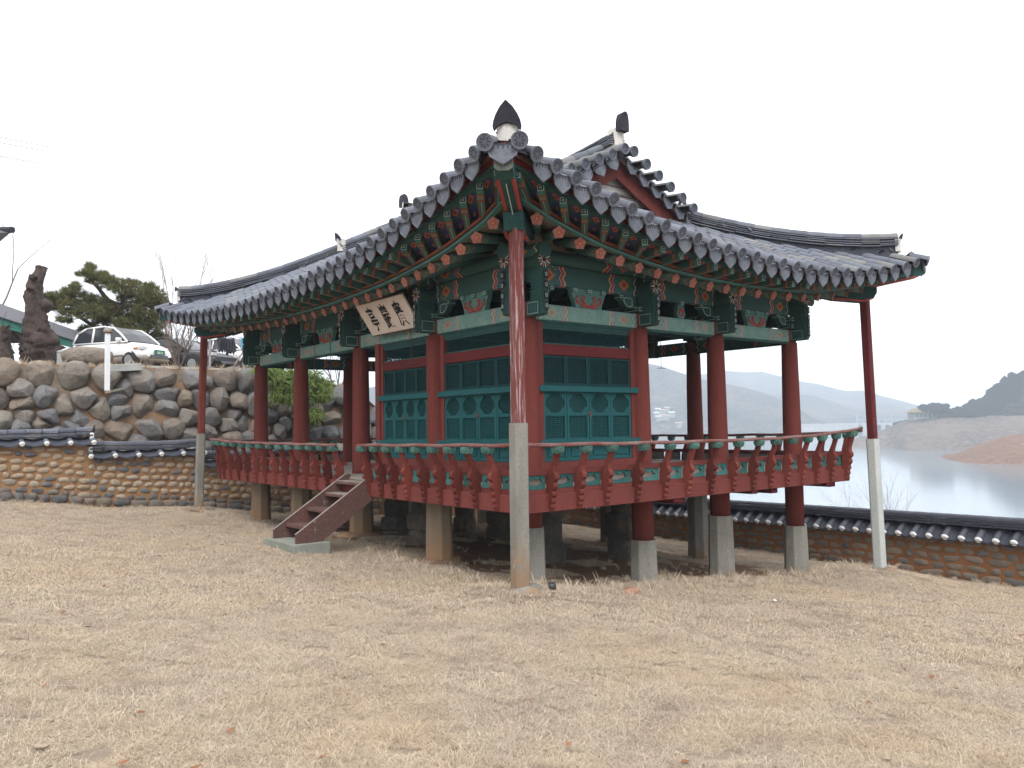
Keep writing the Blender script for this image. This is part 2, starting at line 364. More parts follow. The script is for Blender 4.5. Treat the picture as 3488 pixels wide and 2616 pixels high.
def ridge_hill(name, mat, pts, d0, d1, base_z=-20, rough=.06, depth=1.6, n=90, rows=14, seed=1, shape=1.0):
    """a hill whose crest passes the surveyed bearings at distance d1, rising from the shore at d0"""
    rg = random.Random(seed)
    xs_ = [p[0] for p in pts]; ys_ = [p[1] for p in pts]; P = []
    ph = [rg.uniform(0, 6) for _ in range(8)]
    for j in range(rows + 6):
        row = []
        for i in range(n + 1):
            s = lerp(xs_[0], xs_[-1], i / n); y = np.interp(s, xs_, ys_)
            f0 = d0(s) if callable(d0) else d0
            top = pol(s, y, d1); h = top.z - base_z
            if j <= rows:
                q = j / rows; d = lerp(f0, d1, q)
                prof = q ** shape
                w = math.sin(q * math.pi)
                nz = sum(math.sin(s * .011 * (k + 1) * (1 + .3 * math.sin(ph[k])) + ph[k] + q * (3 + k)) / (k + 1.5) for k in range(6)) * rough * w
                z = base_z + h * max(0, min(1.2, prof + nz))
            else:
                q = (j - rows) / 6; d = d1 * (1 + (depth - 1) * q); z = base_z + h * (1 - q ** 1.4)
            p = pol(s, 1430, d); row.append((p.x, p.y, z))
        P.append(row)
    mb = MB(); mb.grid(P); o = mb.build(name, mat, smooth=True); tag(o, kind='structure'); return o
def hill_mat(name, a, b_, c_, scale=.02):
    m, t, b = nodes(name); v = wpos(t)
    n1 = noise(t, v, scale, 6, .65); n2 = noise(t, v, scale * 9, 5, .75)
    c = mixc(t, ramp(t, n1, [(.4, (0, 0, 0)), (.6, (1, 1, 1))]), a, b_); c = mixc(t, ramp(t, n2, [(.45, (0, 0, 0)), (.65, (1, 1, 1))]), c, c_)
    t.links.new(c, b.inputs['Base Color']); b.inputs['Roughness'].default_value = 1; b.inputs['Specular IOR Level'].default_value = 0
    bump(t, b, n2, 1, 9); return m
HILL = hill_mat('wooded_hill', (.16, .12, .095), (.055, .06, .05), (.018, .024, .024), .012)
HILL_N = hill_mat('near_wooded_hill', (.11, .08, .065), (.045, .048, .045), (.018, .024, .025), .05)
BARE = hill_mat('bare_shore', (.30, .23, .19), (.20, .165, .15), (.38, .31, .26), .03)
SPIT = hill_mat('orange_sand_shore', (.42, .24, .15), (.36, .20, .13), (.46, .29, .20), .04)
ridge_hill('far_mountain', HILL, [(1500, 1300), (1800, 1250), (2000, 1235), (2200, 1262), (2310, 1285), (2398, 1275), (2480, 1263), (2540, 1268), (2602, 1266), (2660, 1281), (2742, 1301), (2788, 1307), (2881, 1332), (2945, 1330), (3004, 1348), (3073, 1365), (3155, 1389), (3260, 1405), (3400, 1420), (3700, 1425)], 1300, 1950, seed=3, depth=1.2)
ridge_hill('middle_mountain', HILL, [(2500, 1360), (2620, 1345), (2727, 1342), (2780, 1348), (2840, 1368), (2899, 1386), (2957, 1400), (3030, 1404), (3091, 1400), (3150, 1408), (3260, 1415), (3500, 1419)], 1150, 1500, seed=5, depth=1.2)
ridge_hill('left_hill', HILL, [(900, 1400), (1100, 1362), (1200, 1335), (1262, 1320), (1400, 1290), (1700, 1250), (2000, 1225), (2150, 1228), (2222, 1240), (2250, 1245), (2300, 1262), (2345, 1277), (2410, 1296), (2482, 1309), (2539, 1320), (2580, 1331), (2620, 1344), (2661, 1362), (2729, 1396), (2770, 1425), (2811, 1440), (2900, 1470)], 905, 1150, seed=9, rough=.07, depth=1.25, n=150)
ridge_hill('left_hill_shore', BARE, [(900, 1470), (1400, 1462), (1800, 1462), (2230, 1468), (2400, 1470), (2700, 1468), (2860, 1472), (3000, 1478), (3060, 1500)], 875, 980, seed=2, rough=.10, base_z=-17, depth=1.1)
ridge_hill('right_hill', HILL_N, [(3040, 1440), (3085, 1430), (3150, 1425), (3236, 1417), (3277, 1404), (3306, 1392), (3364, 1360), (3411, 1318), (3440, 1288), (3488, 1275), (3560, 1240), (3700, 1210), (3900, 1260), (4300, 1290), (4800, 1350), (5400, 1400)], 560, 640, seed=4, rough=.04, depth=1.3)
ridge_hill('right_bare_shore', BARE, [(2880, 1500), (2960, 1482), (3040, 1450), (3085, 1432), (3200, 1419), (3350, 1419), (3420, 1405), (3488, 1402), (3600, 1395), (3900, 1400), (4500, 1405), (5400, 1412)], lambda s: 500 if s > 3050 else 560, 610, seed=6, rough=.10, base_z=-17.5, depth=1.15, shape=.9)
ridge_hill('near_spit', SPIT, [(3200, 1556), (3248, 1546), (3300, 1526), (3350, 1507), (3400, 1491), (3440, 1482), (3488, 1479), (3600, 1470), (3800, 1466), (4300, 1480), (4700, 1540)], 352, 420, seed=8, rough=.04, base_z=-17, depth=1.15, shape=.8)
# trees on the right hill and along the ridge of the shore: a wood that reads as one mass
mb = MB(); rg = random.Random(5)
def low_crown(mb, p, r, h, rg, mi=0):
    for k in range(3):
        a = rg.uniform(0, 6.28); rr = r * rg.uniform(.7, 1.1); c = Vector((p.x + math.cos(a) * r * .4, p.y + math.sin(a) * r * .4, p.z + h * rg.uniform(.45, .85)))
        ring = [(c.x + rr * math.cos(a + q * 1.2566) * rg.uniform(.7, 1.1), c.y + rr * math.sin(a + q * 1.2566) * rg.uniform(.7, 1.1), c.z + rg.uniform(-.15, .15) * h) for q in range(5)]
        mb.add(ring + [(c.x, c.y, c.z + h * .3), (c.x, c.y, c.z - h * .3)], [(q, (q + 1) % 5, 5) for q in range(5)] + [((q + 1) % 5, q, 6) for q in range(5)], mi)
for k in range(900):
    s = rg.uniform(3215, 3680); crest = np.interp(s, [3215, 3236, 3277, 3306, 3364, 3411, 3440, 3488, 3560, 3700], [1420, 1417, 1404, 1392, 1360, 1318, 1288, 1275, 1240, 1210])
    q = rg.random() ** .6; p = pol(s, lerp(1425, crest, q), lerp(605, 640, q)); low_crown(mb, p - Vector((0, 0, 3)), rg.uniform(2.2, 4.2), rg.uniform(4.5, 8), rg)
tag(mb.build('hill_wood', hill_mat('wood_crowns', (.05, .05, .042), (.07, .058, .048), (.03, .036, .028), .12)), 'dark wood of small trees covering the hill across the lake', 'trees', kind='stuff')
for k, (s, h, y) in enumerate([(3168, 12, 1421), (3196, 12, 1421), (3225, 8, 1420), (3262, 7, 1419)]):
    base = pol(s, y, 600); base.z -= 1; mb = MB()
    tr = thing('shore_tree', ['round dark tree beside the yellow roofed hall across the lake', 'round dark tree, second from the yellow roofed hall across the lake', 'small dark tree on the bare shore ridge, third from the hall', 'small dark tree at the foot of the far right hill'][k], 'tree', base, 'trees on the far shore ridge')
    mb.tube([base, base + Vector((0, 0, h * .6))], [.5, .25], 6); mb.build('trunk', WOOD_DK, tr)
    mb = MB()
    for q in range(16): low_crown(mb, base + Vector((rg.uniform(-1, 1) * h * .35, rg.uniform(-1, 1) * h * .35, h * rg.uniform(.15, .5))), h * .22, h * .4, rg)
    mb.build('crown', HILL_N, tr)
hb = pol(3143, 1421, 602); hb.z -= 1.0
hall = thing('lakeside_hall', 'low hall with a pale yellow roof on the far shore ridge', 'building', hb)
T = frame(hb, _r - Vector((0, 0, _r.z)), (0, 0, 1)); mb = MB(); mb.box((-8, -4, 0), (8, 4, 4.2), T=T); mb.build('wall', flat('hall_wall', (.16, .17, .15)), hall)
mb = MB(); mb.add([T @ Vector(p) for p in [(-9.5, -5.5, 4.2), (9.5, -5.5, 4.2), (9.5, 5.5, 4.2), (-9.5, 5.5, 4.2), (-6.5, 0, 6.8), (6.5, 0, 6.8)]], [(0, 1, 5, 4), (1, 2, 5), (2, 3, 4, 5), (3, 0, 4), (3, 2, 1, 0)]); mb.build('roof', flat('yellow_roof', (.20, .14, .05)), hall)
for k in range(5):
    mb = MB(); mb.box((-6.8 + k * 2.9, -4.06, 1), (-5.0 + k * 2.9, -4.0, 3.2), T=T); mb.build('window', flat('hall_window', (.04, .06, .07)), hall)
# dam and sluice gates
dm = pol(2990, 1478, 900); dam = thing('dam', 'pale concrete dam with sluice gate piers at the end of the lake', 'dam', (dm.x, dm.y, WATER_Z))
A = pol(2700, 1470, 905); B = pol(3075, 1470, 880); A.z = B.z = WATER_Z - 3; dx = (B - A); Ld = math.hypot(dx.x, dx.y); T = frame(A, dx, (0, 0, 1))
DAMC = weathered('dam_concrete', (.42, .42, .42), (.34, .34, .34), (.22, .22, .23), .9, .05, .4, 0)
def zat(y, d): return pol(2950, y, d).z - A.z
zt = zat(1441, 890)
mb = MB(); mb.box((0, 0, 0), (Ld * .60, 14, zt), T=T); mb.build('dam_wall', DAMC, dam)
mb = MB(); mb.box((Ld * .60, -1, zt - 2.2), (Ld, 13, zt), T=T); mb.build('deck', DAMC, dam)
GATE = flat('sluice_gate_steel', (.25, .36, .40))
for k in range(6):
    x = Ld * (.60 + .40 * k / 5.0); mb = MB(); mb.box((x - 2, -3, 0), (x + 2, 14, zt - 2.2), T=T); mb.build('pier', DAMC, dam)
    if k < 5:
        mb = MB(); mb.box((x + 2, 5, 2), (x + Ld * .08 - 2, 6, zt - 2.2), T=T); mb.build('sluice_gate', GATE, dam)
mb = MB()
for k in range(9):
    x = Ld * (.60 + .05 * k); mb.box((x - .4, 3, zt), (x + .4, 4, zt + (8.5 if k % 3 == 0 else 3)), T=T)
mb.box((Ld * .60, 3.2, zt + 3), (Ld, 3.8, zt + 3.6), T=T); mb.build('hoist_gantry', GATE, dam)
# hamlet on the left hill: small pale roofs
for k, (s, y, w_) in enumerate([(2240, 1398, 5), (2256, 1402, 6), (2236, 1412, 5), (2262, 1420, 11), (2288, 1410, 6), (2272, 1394, 5), (2243, 1424, 5), (2312, 1446, 6)]):
    q = (1462 - y) / (1462 - 1240); p = pol(s, y, lerp(905, 1150, .08 + q * .75)); h_ = thing('farmhouse', ['white roofed farmhouse, topmost left of the hillside hamlet', 'pale farmhouse in the middle of the hillside hamlet', 'small farmhouse at the left edge of the hillside hamlet', 'long pale farmhouse with the brightest roof in the hamlet', 'pale farmhouse at the right edge of the hillside hamlet', 'small farmhouse highest on the hill above the hamlet', 'small farmhouse lowest left of the hillside hamlet', 'lone white house near the shore below the hamlet'][k], 'house', p, 'farmhouses across the lake')
    T = frame(p, (_r.x, _r.y, 0), (0, 0, 1)); mb = MB(); mb.box((-w_ / 2, -2.5, -4), (w_ / 2, 2.5, 1.6), T=T); mb.build('wall', flat('farm_wall', (.22, .20, .18)), h_)
    mb = MB(); mb.prism([(-3.2, 1.55), (3.2, 1.55), (0, 3.0)], lambda a, b2, d: T @ Vector((d, a, b2)), -w_ / 2 - 1, w_ / 2 + 1); mb.build('roof', flat('farm_roof', [(.42, .44, .48), (.30, .22, .17)][k % 2]), h_)

# ------------------------------------------------------------------ stones
def stone_mesh(name, r_of, depth, mat, seg=18, rings=5, seed=0, bulge=.5, jit=.05, facets=0):
    """stone lying in its local xz plane, facing -y; r_of(angle) outline radius"""
    rg = random.Random(seed); vs = []; fs = []
    for j in range(rings + 1):
        q = j / rings; ph = q * math.pi / 2
        for i in range(seg):
            a = 2 * math.pi * i / seg; rr = r_of(a) * math.cos(ph) ** bulge if j < rings else 0
            k = 1 + rg.uniform(-jit, jit)
            vs.append((math.cos(a) * rr * k, -depth * math.sin(ph) * (1 + rg.uniform(-jit, jit)), math.sin(a) * rr * k))
    back = len(vs); 
    for i in range(seg):
        a = 2 * math.pi * i / seg; vs.append((math.cos(a) * r_of(a) * .8, depth * .55, math.sin(a) * r_of(a) * .8))
    for j in range(rings):
        for i in range(seg):
            k = (i + 1) % seg; fs.append((j * seg + i, j * seg + k, (j + 1) * seg + k, (j + 1) * seg + i))
    for i in range(seg):
        k = (i + 1) % seg; fs.append((back + i, back + k, k, i))
    if facets:
        ext = max(abs(c) for v in vs for c in (v[0], v[2]))
        for _ in range(facets):
            a_ = rg.uniform(0, 6.28); n_ = Vector((math.cos(a_), -rg.uniform(.3, 1.6), math.sin(a_))).normalized(); m_ = max(n_.dot(Vector(v)) for v in vs); d_ = m_ * rg.uniform(.64, .88)
            for i, v in enumerate(vs):
                k_ = n_.dot(Vector(v))
                if k_ > d_: vs[i] = tuple(Vector(v) - n_ * (k_ - d_) * .97)
    me = bpy.data.meshes.new(name); me.from_pydata(vs, [], fs); me.materials.append(mat)
    me.polygons.foreach_set('use_smooth', [True] * len(me.polygons)); me.update(); return me
def relax(n_target, inside, w, h, rg, size_of, start=()):
    """poisson-like set of cell centres in w x h"""
    pts = list(start)
    for _ in range(n_target * 60):
        p = (rg.uniform(0, w), rg.uniform(0, h))
        if not inside(*p): continue
        r = size_of(*p)
        if all((p[0] - q[0]) ** 2 + ((p[1] - q[1]) * 1.18) ** 2 > ((r + q[2]) * .5) ** 2 for q in pts): pts.append((p[0], p[1], r))
        if len(pts) >= n_target: break
    return pts
def cell_radius(i, pts, a, p_=5.0, gap=.97):
    x, y, _ = pts[i]; s = 0; c, sn = math.cos(a), math.sin(a)
    for j, q in enumerate(pts):
        if j == i: continue
        dx, dy = q[0] - x, q[1] - y; d = math.hypot(dx, dy)
        if d > 3.2: continue
        k = (c * dx + sn * dy) / d
        if k > 0: s += (k / (d * .5 * gap)) ** p_
    return min(s ** (-1 / p_) if s > 0 else 1, 1.1)

# --- boulder retaining wall behind the tiled wall
bw = thing('boulder_wall', 'high retaining wall of big rounded brown and grey boulders', 'wall', (0, 14.9, -.8))
Lw, Hw, X0 = 19.5, 4.3, -10.5
def bw_top(x): return top_left(x) + .05
rg = random.Random(12)
def bw_in(u, v_): return v_ * .97 - 1.1 < bw_top(X0 + u) - .18
pts = relax(300, bw_in, Lw, Hw, rg, lambda u, v_: rg.choice([.30, .42, .5, .6, .75, .98]) * (1.08 if v_ > 3 else 1), [(u + rg.uniform(-.12, .12), (bw_top(X0 + u) + 1.1) / .97 - .33 + rg.uniform(-.08, .05), .72) for u in np.arange(.4, Lw - 1, .78)])
def bw_pt(u, v_): return Vector((X0 + u, 14.75 + v_ * .13, -1.1 + v_ * .97))
tilt = Matrix.Rotation(-math.atan(.13), 4, 'X'); nreal = len(pts)
pts += [(u, (bw_top(X0 + u) + 1.1) / .97 + .38 + .1 * math.sin(u * 5), .8) for u in np.arange(0, Lw, .7)]
for i, (u, v_, r) in enumerate(pts[:nreal]):
    ph_ = [rg.uniform(0, 6.28) for _ in range(3)]; rads = [cell_radius(i, pts, 2 * math.pi * k / 24, 8, 1.05) * (1 + .05 * math.sin(2 * math.pi * k / 12 + ph_[0]) + .05 * math.sin(2 * math.pi * k / 8 + ph_[1])) for k in range(24)]
    rads = [(rads[k - 1] + 3 * rads[k] + rads[(k + 1) % 24]) / 5 for k in range(24)]
    mr = sum(rads) / 24
    f = lambda a: np.interp(a / (2 * math.pi) * 24, range(25), rads + rads[:1])
    me = stone_mesh('boulder', f, mr * rg.uniform(.55, .9), BOULDER, 28, 8, i, rg.uniform(.36, .55), .028, 9)
    inst(me, 'boulder', bw, Matrix.Translation(bw_pt(u, v_) + Vector((0, rg.uniform(-.1, .12), 0))) @ tilt @ Matrix.Rotation(rg.uniform(-.15, .15), 4, 'Z') @ Matrix.Rotation(rg.uniform(-.12, .12), 4, 'X'))
mb = MB(); mb.grid([[bw_pt(u, min(v_, (bw_top(X0 + u) + 1.1) / .97)) + Vector((0, .12 + .05 * math.sin(u * 3 + v_ * 5), 0)) for u in np.linspace(0, Lw, 60)] for v_ in np.linspace(0, Hw, 16)])
mb.build('packed_soil', SOILW, bw, smooth=True)
# ------------------------------------------------------------------ tiled clay and stone walls
def half_tile(name, r, ln, mat, end=None, seg=10, endmat=None, taper=.93, t=.012):
    """cover tile lying along +x, its round back up; lower end at x=0"""
    mb = MB(); P = []
    for x, k in ((0, 1), (ln, taper)):
        P.append([(x, r * k * math.cos(math.pi * i / seg), r * k * math.sin(math.pi * i / seg)) for i in range(seg + 1)])
    mb.grid(P, flip=False)
    Q = [[(x, y * (1 - t / r), z * (1 - t / r)) for x, y, z in row] for row in P]
    mb.grid(Q, flip=True)
    mb.grid([P[0], Q[0]], flip=True); mb.grid([P[1], Q[1]])
    if end == 'disc':
        n = 16; c = [(-.012, r * 1.04 * math.cos(2 * math.pi * i / n), r * 1.04 * math.sin(2 * math.pi * i / n) - .0) for i in range(n)]
        inner = [(-.012, y * .84, z * .84) for x, y, z in c]; inn2 = [(0.0, y * .80, z * .80) for x, y, z in c]; bk = [(.02, y, z) for x, y, z in c]
        for A_, B_ in ((bk, c), (c, inner), (inner, inn2)):
            mb.add(A_ + B_, [(i, (i + 1) % n, n + (i + 1) % n, n + i) for i in range(n)], 1)
        mb.add(inn2, [tuple(range(n))[::-1]], 1)
        for k in range(8):                                   # pressed petals
            a = 2 * math.pi * k / 8; ca, sa = math.cos(a), math.sin(a); q = [(.18, 0), (.5, .13), (.74, 0), (.5, -.13)]
            pp = [(-.008 if i in (1, 2, 3) else -.004, r * (u_ * ca - w_ * sa), r * (u_ * sa + w_ * ca)) for i, (u_, w_) in enumerate(q)]
            mb.add([(x - .003, y, z) for x, y, z in pp], [(0, 1, 2, 3)], 2)
    if end == 'plaster':
        n = 12; c0 = [(-.0, r * .98 * math.cos(2 * math.pi * i / n), r * .98 * math.sin(2 * math.pi * i / n)) for i in range(n)]
        c1 = [(-.03, y * .7, z * .7) for x, y, z in c0]
        mb.add(c0 + c1, [(i, (i + 1) % n, n + (i + 1) % n, n + i) for i in range(n)], 1); mb.add(c1, [tuple(range(n))[::-1]], 1)
    me = mb.mesh(name, [mat, endmat or mat, TILE_DK], True)
    for p in me.polygons:
        if end and p.material_index == 1: p.use_smooth = (end == 'plaster')
    return me
LIME = flat('lime_plug', (.74, .72, .68), .9); LIME_W = flat('white_lime_plug', (.84, .84, .86), .9)
def stones_on_face(parent, mats_at, L, z0f, z1f, place, cw, ch, rg, depth=.05, gap=.84, tag_every=1):
    """rows of cobbles on a face of length L; z0f/z1f(u) bottom and top"""
    H = max(z1f(u) - z0f(u) for u in np.linspace(0, L, 9)); nr = max(2, int(round(H / ch)))
    cache = {}
    for r in range(nr):
        u = rg.uniform(0, cw * .5)
        while u < L:
            w = cw * rg.uniform(.62, 1.35); h = ch * rg.uniform(.8, 1.08)
            if r == 0: w *= 1.25; h = ch * 1.1
            uc = u + w / 2; zb, zt_ = z0f(uc), z1f(uc); n_here = (zt_ - zb) / ch
            if r < n_here - .45 and uc < L:
                zc = zb + (r + .5) * ch + rg.uniform(-.1, .1) * ch
                key = rg.randrange(9); mt = mats_at(r, uc)
                if (key, mt.name) not in cache:
                    rr = random.Random(key * 31 + len(mt.name)); pw = rr.choice([2.2, 2.6, 3.2, 4.5]); ph = [rr.uniform(0, 6.28) for _ in range(3)]
                    def f(a, pw=pw, ph=ph):
                        c_, s_ = abs(math.cos(a)) + 1e-6, abs(math.sin(a)) + 1e-6
                        return (c_ ** pw + s_ ** pw) ** (-1 / pw) * (1 + .09 * math.sin(2 * a + ph[0]) + .06 * math.sin(3 * a + ph[1]) + .03 * math.sin(5 * a + ph[2])) * .5
                    cache[(key, mt.name)] = stone_mesh('stone', f, .5, mt, 14, 3, key, .5, .05)
                T = place(uc, zc) @ Matrix.Rotation(rg.uniform(-.12, .12), 4, 'Y') @ Matrix.Diagonal((w * gap, depth * 2 * rg.uniform(.7, 1.15), h * gap, 1))
                inst(cache[(key, mt.name)], 'stone', parent, T)
            u += w
def tile_cap(parent, A, B, zt, halfw, pitch, tmat, tmat2, lime, rise=.16, rg=None, endcap=True, up_curve=0.0, blk=None):
    """tiled coping from A to B (plan points); zt(u) eave height"""
    A = Vector(A).to_3d(); B = Vector(B).to_3d(); d = (B - A); L = d.length; d.normalize(); nrm = Vector((d.y, -d.x, 0))
    tl = halfw * .96
    ct = half_tile('cover_tile', .078 if halfw > .34 else .066, tl, tmat, 'plaster', 8, lime); rt = half_tile('ridge_tile', .085, .34, tmat, None, 8)
    n = int(L / pitch)
    for side in (1, -1):
        mb = MB(); m_ = 10 * n
        rowsP = []
        for q in (0, .5, 1):
            row = []
            for i in range(m_ + 1):
                u = L * i / m_; ph = (u / L * n) % 1; sag = -.035 * math.cos(2 * math.pi * (ph)) * -1
                p = A + d * u + nrm * side * (halfw * (1 - q) + .02); row.append((p.x, p.y, zt(u) + rise * q - .045 * (.5 - .5 * math.cos(2 * math.pi * ph)) + .02))
            rowsP.append(row)
        lo = [(x, y, z - .03) for x, y, z in rowsP[0]]
        mb.grid([lo] + rowsP, flip=(side < 0)); mb.build('pan_tile_course', tmat2, parent, smooth=False)
        for k in range(n + 1):
            u = min(L, k * L / n); p = A + d * u + nrm * side * halfw; z = zt(u) + .02
            x = (-nrm * side + Vector((0, 0, rise / halfw * .9)) + Vector((rg.uniform(-.02, .02), rg.uniform(-.02, .02), 0)))
            inst(ct, 'cover_tile', parent, frame(Vector((p.x, p.y, z)), x, (0, 0, 1)))
    # stacked ridge courses and the round ridge tiles
    for c, (w_, h0) in enumerate([(halfw * .62, .02), (halfw * .5, .065), (halfw * .42, .105)]):
        mb = MB(); m_ = int(L / .33)
        for i in range(m_):
            u0, u1 = L * i / m_ + .002, L * (i + 1) / m_ - .002; j = rg.uniform(-.006, .006)
            z0 = zt((u0 + u1) / 2) + rise + h0 + up_curve * (abs((u0 + u1) / L - 1)) ** 3
            T = frame(A + d * u0 + Vector((0, 0, z0 + j)), d, (0, 0, 1)); mb.box((0, -w_, -.017), (u1 - u0, w_, .017), T=T)
        mb.build('ridge_course', tmat if c % 2 else tmat2, parent)
    m_ = max(1, int(L / .33)); 
    for i in range(m_):
        u0 = L * i / m_; u1 = L * (i + 1) / m_; z0, z1 = [zt(u) + rise + .135 + up_curve * (abs(2 * u / L - 1)) ** 3 for u in (u0, u1)]
        p0 = A + d * u0; p1 = A + d * u1; p0.z = z0; p1.z = z1
        inst(rt, 'ridge_tile', parent, frame(p0, p1 - p0, (0, 0, 1)))
    if endcap:
        for u, sgn in ((0, -1), (L, 1)):
            p = A + d * u; z = zt(u) + rise + up_curve
            T = frame(p + Vector((0, 0, z)), d * sgn, (0, 0, 1)); mb = MB()
            mb.box((-.06, -halfw * .6, -.12), (.03, halfw * .6, .06), T=T); mb.build('lime_end', LIME, parent, bevel=.02)
            mb = MB(); mb.prism([(-.1, -.02), (.1, -.02), (.1, .1), (0, .2), (-.1, .1)], lambda a, b2, dd: T @ Vector((.03 + dd + b2 * .18, a, b2 + .06)), 0, .025); mb.build('end_tile', TILE_BLK, parent)
# left wall : stepped sections along y = 13
rg = random.Random(21)
lw = thing('left_garden_wall', 'ochre clay wall set with pale cobbles under stepped grey tile coping', 'wall', (-2, 13.2, -.8))
WY = 13.05
secs = [(-10.2, -6.7, 1.17), (-6.7, -3.22, .90), (-3.22, -.55, .56), (-.55, 2.2, .24), (2.2, 5.0, -.02), (5.0, 7.8, -.25), (7.8, 10.3, -.5)]
for i, (xa, xb, ze) in enumerate(secs):
    zb = lambda u, xa=xa: lawn_z(xa + u, WY) - .03
    mb = MB(); n = 8
    for k in range(n):
        u0, u1 = (xb - xa) * k / n, (xb - xa) * (k + 1) / n
        mb.add([(xa + u0, WY, zb(u0) - .3), (xa + u1, WY, zb(u1) - .3), (xa + u1, WY, ze), (xa + u0, WY, ze)], [(0, 1, 2, 3)])
        mb.add([(xa + u0, WY + .36, zb(u0) - .3), (xa + u1, WY + .36, zb(u1) - .3), (xa + u1, WY + .36, ze), (xa + u0, WY + .36, ze)], [(3, 2, 1, 0)])
    mb.add([(xa, WY, -2), (xa, WY + .36, -2), (xa, WY + .36, ze), (xa, WY, ze)], [(3, 2, 1, 0)]); mb.add([(xb, WY, -2.8), (xb, WY + .36, -2.8), (xb, WY + .36, ze), (xb, WY, ze)], [(0, 1, 2, 3)])
    mb.build('clay_body', MORTAR, lw)
    if i < 5:
        stones_on_face(lw, lambda r, u: (COBBLE_D if rg.random() < .75 else COBBLE) if r < 2 else COBBLE, xb - xa, lambda u: zb(u) + .03, lambda u, ze=ze: ze - .02, lambda u, z, xa=xa: Matrix.Translation((xa + u, WY + .01, z)), .25, .17, rg, .05, .84)
    tile_cap(lw, (xa + .04, WY + .18), (xb + .1, WY + .18), lambda u, ze=ze: ze, .33, .245 * 2 * .99 / 2 * 2 if False else .475, TILE, TILE_DK, LIME, rise=.15, rg=rg, up_curve=.05 if i > 0 else .1)
# low step of dark footing stones in front of the wall
mb = MB(); mb.grid([[(x, WY - .13 if j else WY + .0, lawn_z(x, WY) + (.17 if j else .19) if j < 2 else lawn_z(x, WY) - .1) for x in np.linspace(-10, 3, 40)] for j in range(3)], flip=True); mb.build('footing', MORTAR, lw)
rr = random.Random(9); x = -9.8; dm_ = [stone_mesh('stone', (lambda a, k=k: .5 * (abs(math.cos(a)) ** 3.4 + abs(math.sin(a)) ** 3.4 + 1e-6) ** (-1 / 3.4) * (1 + .06 * math.sin(3 * a + k))), .5, COBBLE_D, 14, 3, k, .45, .05) for k in range(4)]
while x < 3:
    w = rr.uniform(.22, .5); inst(dm_[rr.randrange(4)], 'stone', lw, Matrix.Translation((x + w / 2, WY - .12, lawn_z(x, WY) + .09)) @ Matrix.Diagonal((w * .93, .16, rr.uniform(.17, .24), 1))); x += w
# right wall along x = 10.3, running toward the lake side
rw = thing('right_garden_wall', 'long low orange clay wall with black tile coping and white lime plugs', 'wall', (10.5, 2, -2.1))
WX = 10.3; ya, yb = -6.5, 13.0
TILE_N = weathered('near_black_coping_tile', (.055, .058, .075), (.038, .04, .055), (.02, .02, .028), .45, 3, 40, .25, None, .3, .003, spec=.5)
TILE_ND = weathered('black_pan_tile', (.05, .053, .068), (.035, .038, .05), None, .5, 3, 40, .15)
ze_r = lambda y: tab([(-6.5, -1.30), (-2.8, -1.30), (2.4, -1.345), (6.5, -1.39), (13, -1.44)])(y)
mb = MB()
ysn = np.linspace(ya, yb, 40)
mb.grid([[(WX, y, lawn_z(WX, y) - .3) for y in ysn], [(WX, y, ze_r(y) + .02) for y in ysn]]); mb.grid([[(WX + .38, y, -3.2) for y in ysn], [(WX + .38, y, ze_r(y) + .02) for y in ysn]], flip=True)
mb.build('clay_body', MORTAR_R, rw)
stones_on_face(rw, lambda r, u: COBBLE_R if rg.random() < .8 else COBBLE_D, yb - ya, lambda u: lawn_z(WX, yb - u), lambda u: ze_r(yb - u) - .06, lambda u, z: Matrix.Translation((WX + .012, yb - u, z)) @ Matrix.Rotation(-math.pi / 2, 4, 'Z'), .36, .165, random.Random(4), .03, .86)
tile_cap(rw, (WX + .19, yb), (WX + .19, ya), lambda u: ze_r(yb - u), .36, .322, TILE_N, TILE_ND, LIME_W, rise=.26, rg=rg, endcap=False)

# ------------------------------------------------------------------ the pavilion
XL, YL = 6.70, 10.15
XC = [0, 2.36, 4.37, 6.70]; YC = [0, 2.37, 5.07, 7.83, 10.15]
pav = thing('pavilion', 'raised wooden pavilion with red columns, green painted eaves and grey tiled roof', 'pavilion', (3.35, 5.07, -1.2))
# eave line surveyed on the two near sides (height of the hanging tile tips)
tabW = tab([(-1.87, 4.26), (-1.12, 4.20), (-.38, 4.05), (.39, 3.92), (1.22, 3.79), (1.92, 3.71), (2.7, 3.65), (3.9, 3.60), (5.1, 3.555), (6.66, 3.52), (7.45, 3.53), (8.7, 3.57), (9.57, 3.63), (10.4, 3.70), (11.06, 3.79), (11.4, 3.87), (11.8, 3.98), (12.02, 4.09)])
tabS = tab([(-1.87, 4.26), (-1.2, 4.15), (-.47, 4.01), (.29, 3.88), (.98, 3.755), (1.78, 3.67), (2.54, 3.60), (3.7, 3.56), (5.05, 3.52), (6.06, 3.59), (6.73, 3.68), (7.36, 3.78), (7.96, 3.93), (8.57, 4.13)])
def sm(f, x): return (f(x - .3) + 2 * f(x) + f(x + .3)) / 4 if abs(x - 3) < 99 else f(x)
def generic(c0, c1, L):
    def g(s):
        t_ = (s - L / 2) / (L / 2 + 1.87); c = c1 if t_ > 0 else c0
        return 3.53 + (c - 3.53) * abs(t_) ** 2
    return g
EAVE = {'W': lambda s: sm(tabW, s), 'S': lambda s: sm(tabS, s), 'E': generic(4.13, 4.1, YL), 'N': generic(4.09, 4.1, XL)}
SL = {'W': YL, 'E': YL, 'S': XL, 'N': XL}
def eo(side, s, em=1.5, ec=1.87, pw=2.2):      # plan overhang of the eave at s
    L = SL[side]; return em + (ec - em) * min(1, abs((s - L / 2) / (L / 2 + ec))) ** pw
def mp(side, q, s):
    return {'W': (q, s), 'S': (s, q), 'E': (XL - q, s), 'N': (s, YL - q)}[side]
